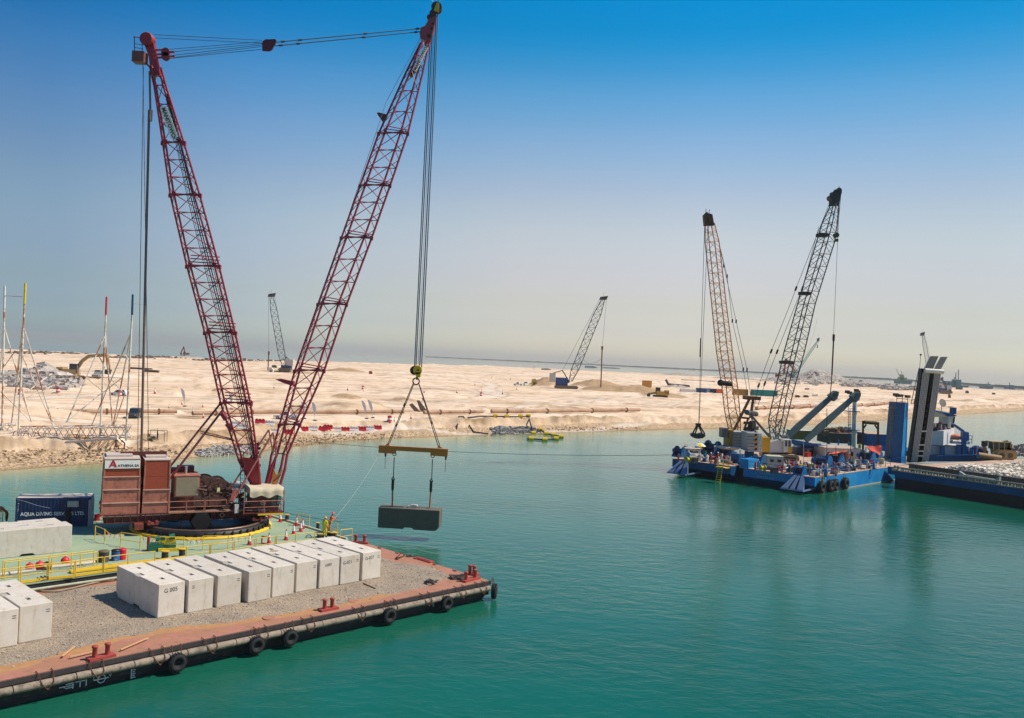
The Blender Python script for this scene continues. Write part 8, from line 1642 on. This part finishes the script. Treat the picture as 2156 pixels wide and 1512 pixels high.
# ------------------------------------------------------------------ blue tower, ramps, ship and grey stone barge
YT2 = 158.5
tw = thing('blue_tower', 'tall plain blue steel tower between the blue barge and the raised ramps', 'tower', Vector((Q(1894, 972, YT2).x, YT2, 2.45))); t_ = lambda x, y, dy=0: Q(x, y, YT2 + dy)
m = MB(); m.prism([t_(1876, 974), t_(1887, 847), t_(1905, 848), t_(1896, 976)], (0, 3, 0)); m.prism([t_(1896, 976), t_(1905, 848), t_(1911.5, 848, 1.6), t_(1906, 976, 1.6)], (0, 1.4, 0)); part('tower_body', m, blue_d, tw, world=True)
m = MB(); m.prism([t_(1896.1, 976, -.05), t_(1905.2, 848, -.05), t_(1911.8, 848, 1.4), t_(1906.2, 976, 1.4)], (0.05, -0.04, 0)); part('painted_lit_flank', m, blue_s, tw, world=True)  # sunlit side of the tower painted in a brighter blue
m = MB(); railing(m, [t_(1888, 846), t_(1911, 848)], 1.3, .06, post=1.0); railing(m, [t_(1888, 846, 2.5), t_(1911, 848, 2.5)], 1.3, .06, post=1.0)
for x, y in ((1886, 831), (1890, 833), (1896, 833), (1911, 835)): m.box(t_(x, y), (.9, .5, .5), .4)
part('top_rail_and_lamps', m, clutter_d, tw, world=True)
m = MB()
for x in (1872, 1877): m.tube(t_(x + 1, 950, .5), t_(x + 4, 857, .5), .05)
for k in range(14): y = 860 + 6.5 * k; m.tube(t_(1876 - k * .25, y, .5), t_(1881 - k * .25, y, .5), .04, n=4)
for y in (875, 858): m.box(t_(1879, y, .5), (1.4, 1, .1))
part('side_ladder', m, clutter_g, tw, world=True)
m = MB()
for k in range(3): m.beam(t_(1878, 966 + 4 * k, -.6), t_(1906, 962 + 4 * k, -.6), .12)
part('foot_rails', m, winch_b, tw, world=True)
YR2 = 160.0; r_ = lambda x, y, dy=0: Q(x, y, YR2 + dy)
rp = thing('loading_ramp', 'pair of tall dark loading ramps with pale tracks raised upright', 'loading ramp', Vector((r_(1935, 972).x, YR2, 3)))
dkr = M('ramp_dark_steel', (66, 56, 54), 0.6, var=0.25); trk = M('ramp_track_grey', (150, 138, 124), 0.7, var=0.15, scale=0.6)
m = MB(); m.prism([r_(1914, 974, .3), r_(1941, 776, .3), r_(1962, 778, .3), r_(1950, 972, .3)], (0, 1.2, 0)); m.prism([r_(1941, 776, .3), r_(1980, 780, .3), r_(1955, 970, .3), r_(1932, 974, .3)], (0, .9, 0)); part('ramp_body', m, dkr, rp, world=True)
m = MB()
for k in range(15): f_ = k / 15; x = 1921 + 22 * f_; y = 960 - 175 * f_; m.m = 0; m.box(r_(x, y, .22), (.7, .1, .55)); m.box(r_(x + 18 + 4 * f_, y - 1, .22), (.5, .1, .5))
part('body_openings', m, blackm, rp, world=True)
def rail_strip(xb0, xb1, yb, xt0, xt1, yt, nm):
    m = MB(); m.prism([r_(xb0, yb, 0), r_(xt0, yt, 0), r_(xt1, yt, 0), r_(xb1, yb, 0)], (0, .2, 0)); o = part(nm, m, trk, rp, world=True)
    m = MB()
    for k in range(5): f_ = (k + .2) / 4.4; m.beam(r_(xb0 + (xb1 - xb0) * f_, yb, -.06), r_(xt0 + (xt1 - xt0) * f_, yt, -.06), .12, .12)
    part('track_rib', m, M('rib_pale', (196, 184, 168), 0.6), o, world=True)
    m = MB()
    for k in range(40): f_ = k / 40; m.beam(r_(xb0 + (xt0 - xb0) * f_, yb + (yt - yb) * f_, -.03), r_(xb1 + (xt1 - xb1) * f_, yb + (yt - yb) * f_, -.03), .06, .06)
    part('track_rung', m, M('rung_dark', (92, 82, 74)), o, world=True)
rail_strip(1919, 1931, 972, 1943.5, 1957.5, 784, 'ramp_track'); rail_strip(1942, 1954.5, 970, 1968, 1981, 785, 'ramp_track'); rail_strip(1946, 1965, 776, 1959, 1976, 750, 'ramp_flap'); rail_strip(1967, 1981, 777, 1981, 1995, 751.5, 'ramp_flap')
part('hinge_roller', MB().tube(r_(1947, 780, -.3), r_(1986, 783, -.3), .42, n=14), creamy, rp, world=True)
m = MB()
for a, b_, y in ((1931, 1944, 960), (1932, 1945, 950), (1934, 1947, 937), (1940, 1951, 908)): part('cross_tie', MB().beam(r_(a, y, -.1), r_(b_, y, -.1), .2), creamy, rp, world=True)
m = MB()
for x0, x1 in ((1918, 1935), (1924, 1941)): m.tube(r_(x0, 850, 1.8), r_(x1, 775, 1.8), .06)
for k in range(8): m.tube(r_(1918 + 2.1 * k, 850 - 9.3 * k, 1.8), r_(1924 + 2.1 * k, 850 - 9.3 * k, 1.8), .04, n=4)
m.tube(r_(1936, 780, 1.8), r_(1938.5, 748, 1.8), .04); m.sphere(r_(1938.5, 747, 1.8), .2, 8, 6); part('ramp_ladder', m, clutter_d, rp, world=True)
# white house of the landing ship behind
YS = 176.0; s__ = lambda x, y, dy=0: Q(x, y, YS + dy)
shp = thing('landing_ship', 'white deckhouse with blue wheelhouse roof of the vessel behind the ramps', 'ship', Vector((s__(1985, 960).x, YS, 2.6)))
white = M('ship_white', (226, 218, 214), 0.5, var=0.04)
m = MB(); A, B, C_ = s__(1958, 936, 4), s__(1986, 938, -1), s__(2009, 930, 4); tA, tB, tC = s__(1962, 907, 4), s__(1987, 907, -1), s__(2009, 902, 4); D_ = A + (C_ - B); tD = tA + (tC - tB)
m.add([A, B, C_, D_, tA, tB, tC, tD], [(0, 1, 5, 4), (1, 2, 6, 5), (2, 3, 7, 6), (3, 0, 4, 7), (4, 5, 6, 7), (0, 3, 2, 1)]); part('deckhouse', m, white, shp, world=True)
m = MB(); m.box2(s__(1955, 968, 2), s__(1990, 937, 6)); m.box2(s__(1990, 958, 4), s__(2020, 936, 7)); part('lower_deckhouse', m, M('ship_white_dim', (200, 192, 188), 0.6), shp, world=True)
m = MB(); m.prism([s__(1996, 896, 3), s__(1997, 875, 3), s__(2012, 874, 3), s__(2009, 894, 3)], (0, 4, 0)); wh_ = part('wheelhouse', m, M('wheelhouse_white', (206, 206, 208), 0.5), shp, world=True); part('wheelhouse_window', MB().prism([s__(2006, 891, 2.9), s__(2008, 879, 2.9), s__(2011, 878, 2.9), s__(2009, 891, 2.9)], (0, .1, 0)), glass_d, wh_, world=True)
m = MB(); m.prism([s__(1982, 868, 2), s__(2005, 871, 2), s__(2016, 876, 2), s__(1994, 877, 2)], (0, 4.5, 0.3)); m.box2(s__(2004, 872, 3), s__(2009, 858, 4)); part('wheelhouse_roof', m, blue_d, shp, world=True)
m = MB(); m.prism([s__(1968, 878, 2), s__(1969, 866, 2), s__(2000, 876, 2), s__(1996, 879, 2)], (0, 5, 0.2)); part('sun_awning', m, canvas, shp, world=True)
m = MB(); m.lathe(s__(1983, 849, 2), (.3, -1, .3), [(.05, 0), (.85, .25)], 18); m.tube(s__(1982, 870, 2), s__(1982, 852, 2), .07); part('radar_dish', m, clutter_g, shp, world=True)
m = MB()
for x, y0, y1 in ((1984, 940, 966), (2018, 936, 960), (2029, 912, 958)): m.beam(s__(x, y1, 1), s__(x, y0, 1), .7)
part('deck_posts', m, winch_b, shp, world=True)
m = MB(); m.beam(s__(2009, 895, 1), s__(2029, 909, 1), .45); m.beam(s__(2029, 909, 1), s__(2031, 930, 1), .9); m.box(s__(2031, 918, 1), (1.2, 1, 1.6)); railing(m, [s__(2033, 932, 1), s__(2046, 934, 1)], 1.6, .07, post=.8); railing(m, [s__(2006, 932, 2), s__(2028, 930, 2)], 1.2, .06, post=1); part('deck_crane', m, winch_b, shp, world=True)
m = MB(); m.box2(s__(2005, 934, 2), s__(2032, 929, 4)); part('upper_deck', m, white, shp, world=True); m = MB(); m.sphere(s__(2015, 920, 2.5), 1.0, 12, 8, (1.5, .8, .6)); part('rescue_boat', m, M('boat_coral', (206, 120, 96), 0.6), shp, world=True)
m = MB(); rs = random.Random(8)
for k in range(26): m.m = k % 4; p_ = s__(rs.uniform(1964, 2004), rs.uniform(895, 905), 3); m.box(p_, (rs.uniform(.3, 1), .5, rs.uniform(.4, 1.4)), rs.random())
part('bridge_gear', m, [redc, clutter_g, creamy, clutter_d], shp, world=True)
m = MB(); rs = random.Random(9)
for k in range(46): m.m = k % 5; p_ = s__(rs.uniform(2022, 2074), rs.uniform(946, 958), 1 + rs.random() * 4); m.box(p_, (rs.uniform(.3, 1.2), .7, rs.uniform(.5, 1.8)), rs.random()) if k % 3 else m.lathe(p_, (0, 0, 1), [(.35, -.8), (.35, .8)], 10)
part('deck_gear', m, [winch_b, winch_b, redc, clutter_g, clutter_d], shp, world=True)
hp = MB(); hp.prism([s__(1955, 972, 0), s__(2085, 972, 0), s__(2085, 957, 0), s__(1955, 960, 0)], (0, 16, 0)); part('hull', hp, blue_d, shp, world=True)
# grey stone barge
G0 = P(1884, 992, 2.6); G1 = P(2155, 1030.5, 2.6); gx = (G1 - G0).normalized(); gy = Vector((-gx.y, gx.x, 0)); gy = gy if gy.y > 0 else -gy
def gg(s, t, z): p_ = G0 + gx * s + gy * t; return Vector((p_.x, p_.y, z))
sbg = thing('stone_barge', 'dark blue and grey barge loaded with broken stone at the right edge', 'barge', gg(15, 10, 0)); GLn, GWd = 48, 52
m = MB(); m.prism([gg(0, 0, 1.55), gg(0, 0, 2.6), gg(0, GWd, 2.6), gg(0, GWd, 1.55)], gx * GLn); part('hull_band', m, blue_d, sbg, world=True)
m = MB(); m.prism([gg(0.05, 0.05, 1.55), gg(0.05, GWd, 1.55), gg(0.05, GWd, -1.5), gg(.05, .05, -1.5)], gx * GLn); part('hull_bottom', m, blackm, sbg, world=True)
m = MB(); m.prism([gg(-4.4, 5, 1.4), gg(-4.4, 5, 2.58), gg(-4.4, GWd, 2.58), gg(-4.4, GWd, 1.4)], gx * 4.38); part('end_block', m, blue_d, sbg, world=True); m = MB(); m.prism([gg(-4.4, 5, 2.58), gg(-4.4, 5, 2.66), gg(-4.4, GWd, 2.66), gg(-4.4, GWd, 2.58)], gx * 4.38); part('end_deck', m, deck_b, sbg, world=True)
grm = M('coaming_grey', (104, 100, 90), 0.7, var=0.2, scale=0.6, rgb2=(140, 130, 112), amt=0.3, sc2=.5); m = MB(); m.prism([gg(0, 0, 2.6), gg(0, 0, 2.68), gg(0, GWd, 2.68), gg(0, GWd, 2.6)], gx * GLn); part('deck', m, grm, sbg, world=True)
m = MB(); m.prism([gg(1.2, 1.9, 2.68), gg(1.2, 2.2, 2.68), gg(1.2, 2.2, 3.9), gg(1.2, 1.9, 3.9)], gx * (GLn - 2)); 
for k in range(16): m.box(gg(2.2 + 2.9 * k, 1.82, 3.3), (.2, .22, 1.25), math.atan2(gx.y, gx.x))
part('coaming', m, M('coaming_dark', (88, 82, 74), 0.8, var=0.2), sbg, world=True)
edge_m = M('edge_pale_steel', (168, 156, 136), 0.7, var=0.2)
m = MB(); m.beam(gg(.2, .1, 3.25), gg(23.5, .1, 3.25), .22, .22); m.beam(gg(.2, .05, 2.72), gg(23.5, .05, 2.72), .22, .14)
for k in range(25): m.box(gg(.5 + .95 * k, .12, 3.0), (.14, .35, .55), math.atan2(gx.y, gx.x)); m.rock(gg(.9 + .95 * k, .4, 2.85), .2)
part('fender_rack', m, edge_m, sbg, world=True); m = MB(); m.prism([gg(10.2, .5, 2.7), gg(10.2, .5, 3.9), gg(11, .5, 3.5), gg(15.5, .5, 3.4), gg(16.2, .5, 3.9), gg(16.2, .5, 2.7)], gy * .5); part('grey_bracket', m, M('bracket_grey', (136, 148, 144), 0.6), sbg, world=True)
m = MB(); m.box(gg(23.9, .3, 3.3), (.7, .8, 1.6), .7); m.box(gg(25.4, .3, 3.3), (.5, .6, 1.9), .7); m.box(gg(24.6, .3, 2.9), (1.6, .7, .6), math.atan2(gx.y, gx.x)); part('end_fitting', m, edge_m, sbg, world=True)
m = MB()
for s0 in (-.2, .35): m.tube(gg(s0, .3, 2.6), gg(s0, .3, 3.5), .2, n=10)
m.box(gg(0, .4, 2.8), (1.6, .8, .3), .7); part('bollard', m, edge_m, sbg, world=True)
# stone load: surface heap plus individual stones
def heap_z(s, t): 
    a = min(1, max(0, (s - 1.5) / 6)) * min(1, max(0, (GLn - s) / 3)); b_ = min(1, max(0, (t - 2.2) / 2.2)) * min(1, max(0, (GWd - 10 - t) / 8)); return 2.75 + 1.5 * a * min(b_, 1) * (0.55 + 0.55 * float(vnoise(np.array([s / 5.0]), np.array([t / 5.0]), 44)[0]))
stone_g = M('load_stone', (222, 208, 186), 0.9, var=0.34, scale=0.9); rs = random.Random(31); m = MB(); vs = []; ns, ntt = 60, 60
for i in range(ns + 1):
    for j in range(ntt + 1): s, t_ = 1.3 + (GLn - 2) * i / ns, 2.25 + (GWd - 6) * j / ntt; vs.append(gg(s, t_, heap_z(s, t_) - .15))
m.add(vs, [(i * (ntt + 1) + j, (i + 1) * (ntt + 1) + j, (i + 1) * (ntt + 1) + j + 1, i * (ntt + 1) + j + 1) for i in range(ns) for j in range(ntt)])
for _ in range(5200):
    s, t_ = 1.4 + 30 * rs.random(), 2.4 + 44 * rs.random() ** 1.4; r = rs.uniform(.18, .42); z_ = heap_z(s, t_); 
    if z_ < 2.95: continue
    m.rock(gg(s, t_, z_), r, rs)
solo('stone_load', m, stone_g, 'broken grey and cream stones heaped on the barge at the right edge', 'stones', kind='stuff')
m = MB(); rs = random.Random(33); c0_ = PG if False else None
for _ in range(260): a = rs.uniform(0, 6.28); rr = rs.random() ** .5; c = gg(30, 30, 4); p_ = Q(2148 + 26 * rr * math.cos(a), 953 + 2, 178) + Vector((0, 4 * rr * math.sin(a), 2.2 * (1 - rr) * rs.random())); m.rock(p_, rs.uniform(.2, .5), rs)
solo('stone_heap', m, stone_m, 'dark grey stone heap behind the wheel loader at the right edge', 'stones', kind='stuff')
# wheel loader
wl0 = Q(2104, 962, 172.0); wl = thing('wheel_loader', 'dusty tan wheel loader with a wide bucket on the stone barge', 'wheel loader', wl0); w_ = lambda x, y, dy=0: Q(x, y, 172 + dy)
tan = M('loader_tan', (190, 158, 108), 0.7, var=0.15)
m = MB(); m.prism([w_(2098, 945, -1), w_(2100, 958, -1), w_(2128, 961, -1), w_(2130, 944, -1), w_(2118, 942, -1)], (0, 2.4, 0)); m.beam(w_(2088, 955, -.8), w_(2106, 946, -.8), .35); m.beam(w_(2096, 950, .8), w_(2108, 944, .8), .35); part('chassis', m, tan, wl, world=True)
m = MB(); m.prism([w_(2122, 948, -1), w_(2123, 934, -1), w_(2132, 935, -1), w_(2131, 950, -1)], (0, 2.2, 0)); part('engine_hood', m, M('hood_ochre', (150, 112, 48), 0.6), wl, world=True)
m = MB(); m.box2(w_(2092, 946, -1), w_(2115, 931, 1)); cb_ = part('cab', m, M('cab_glass_dark', (44, 60, 50), 0.3), wl, world=True); m = MB(); m.box2(w_(2088, 931, -1.1), w_(2117, 929, 1.1)); m.beam(w_(2092, 947, -1.05), w_(2091, 930, -1.05), .14); m.beam(w_(2103, 947, -1.05), w_(2103, 930, -1.05), .12); m.beam(w_(2115, 947, -1.05), w_(2115, 930, -1.05), .14); part('cab_frame', m, tan, cb_, world=True)
m = MB(); m.beam(w_(2112, 930, 0), w_(2122, 929, 0), .3, .3); m.box2(w_(2117, 942, -.6), w_(2122, 929, .6)); part('exhaust_stack', m, clutter_d, wl, world=True)
for x, dy in ((2110, -1.5), (2127, -1.5), (2113, 1.5), (2130, 1.5)): wb = part('wheel', MB().tube(w_(x, 959, dy - .3), w_(x, 959, dy + .3), 1.0, n=22), tan, wl, world=True, label='dusty wheel'); part('hub', MB().tube(w_(x, 959, dy - .34), w_(x, 959, dy - .3), .5, n=14), M('hub_brown', (120, 92, 58)), wb, world=True)
m = MB(); A, B = w_(2060, 959, -3.0), w_(2107, 966, -3.4); m.tube(A, B, .62, n=18); part('bucket', m, M('bucket_brown', (150, 116, 72), 0.6), wl, world=True); m = MB(); m.tube(A - (B - A).normalized() * .1, A, .63, n=18); part('bucket_end', m, M('bucket_blue', (90, 122, 156), 0.6), wl, world=True)
t = thing('signal_post', 'short red and white post with dark lamp left of the wheel loader', 'post', w_(2073, 955)); part('post_body', MB().tube(w_(2073, 955), w_(2073, 937), .3, n=10), M('post_pink', (196, 110, 96)), t, world=True); part('lamp', MB().box(w_(2073, 934), (.9, .7, 1.0)), clutter_d, t, world=True)
# ------------------------------------------------------------------ haze
hz = MB(); hz.box2((-9000, -250, -7.5), (9000, 10000, 62)) 
hm_ = bpy.data.materials.new('haze_air'); hm_.use_nodes = True; n = hm_.node_tree.nodes; n.clear()
o_ = n.new('ShaderNodeOutputMaterial'); v_ = n.new('ShaderNodeVolumePrincipled'); v_.inputs['Density'].default_value = 0.000095; v_.inputs['Color'].default_value = (0.97, 0.89, 0.78, 1); v_.inputs['Anisotropy'].default_value = 0.2
hm_.node_tree.links.new(v_.outputs[0], o_.inputs['Volume'])
ho = bpy.data.objects.new('haze', hz.mesh('haze')); ho.data.materials.append(hm_); COL.objects.link(ho); ho['kind'] = 'stuff'; ho['label'] = 'thin pale haze over the sea and the far sand'
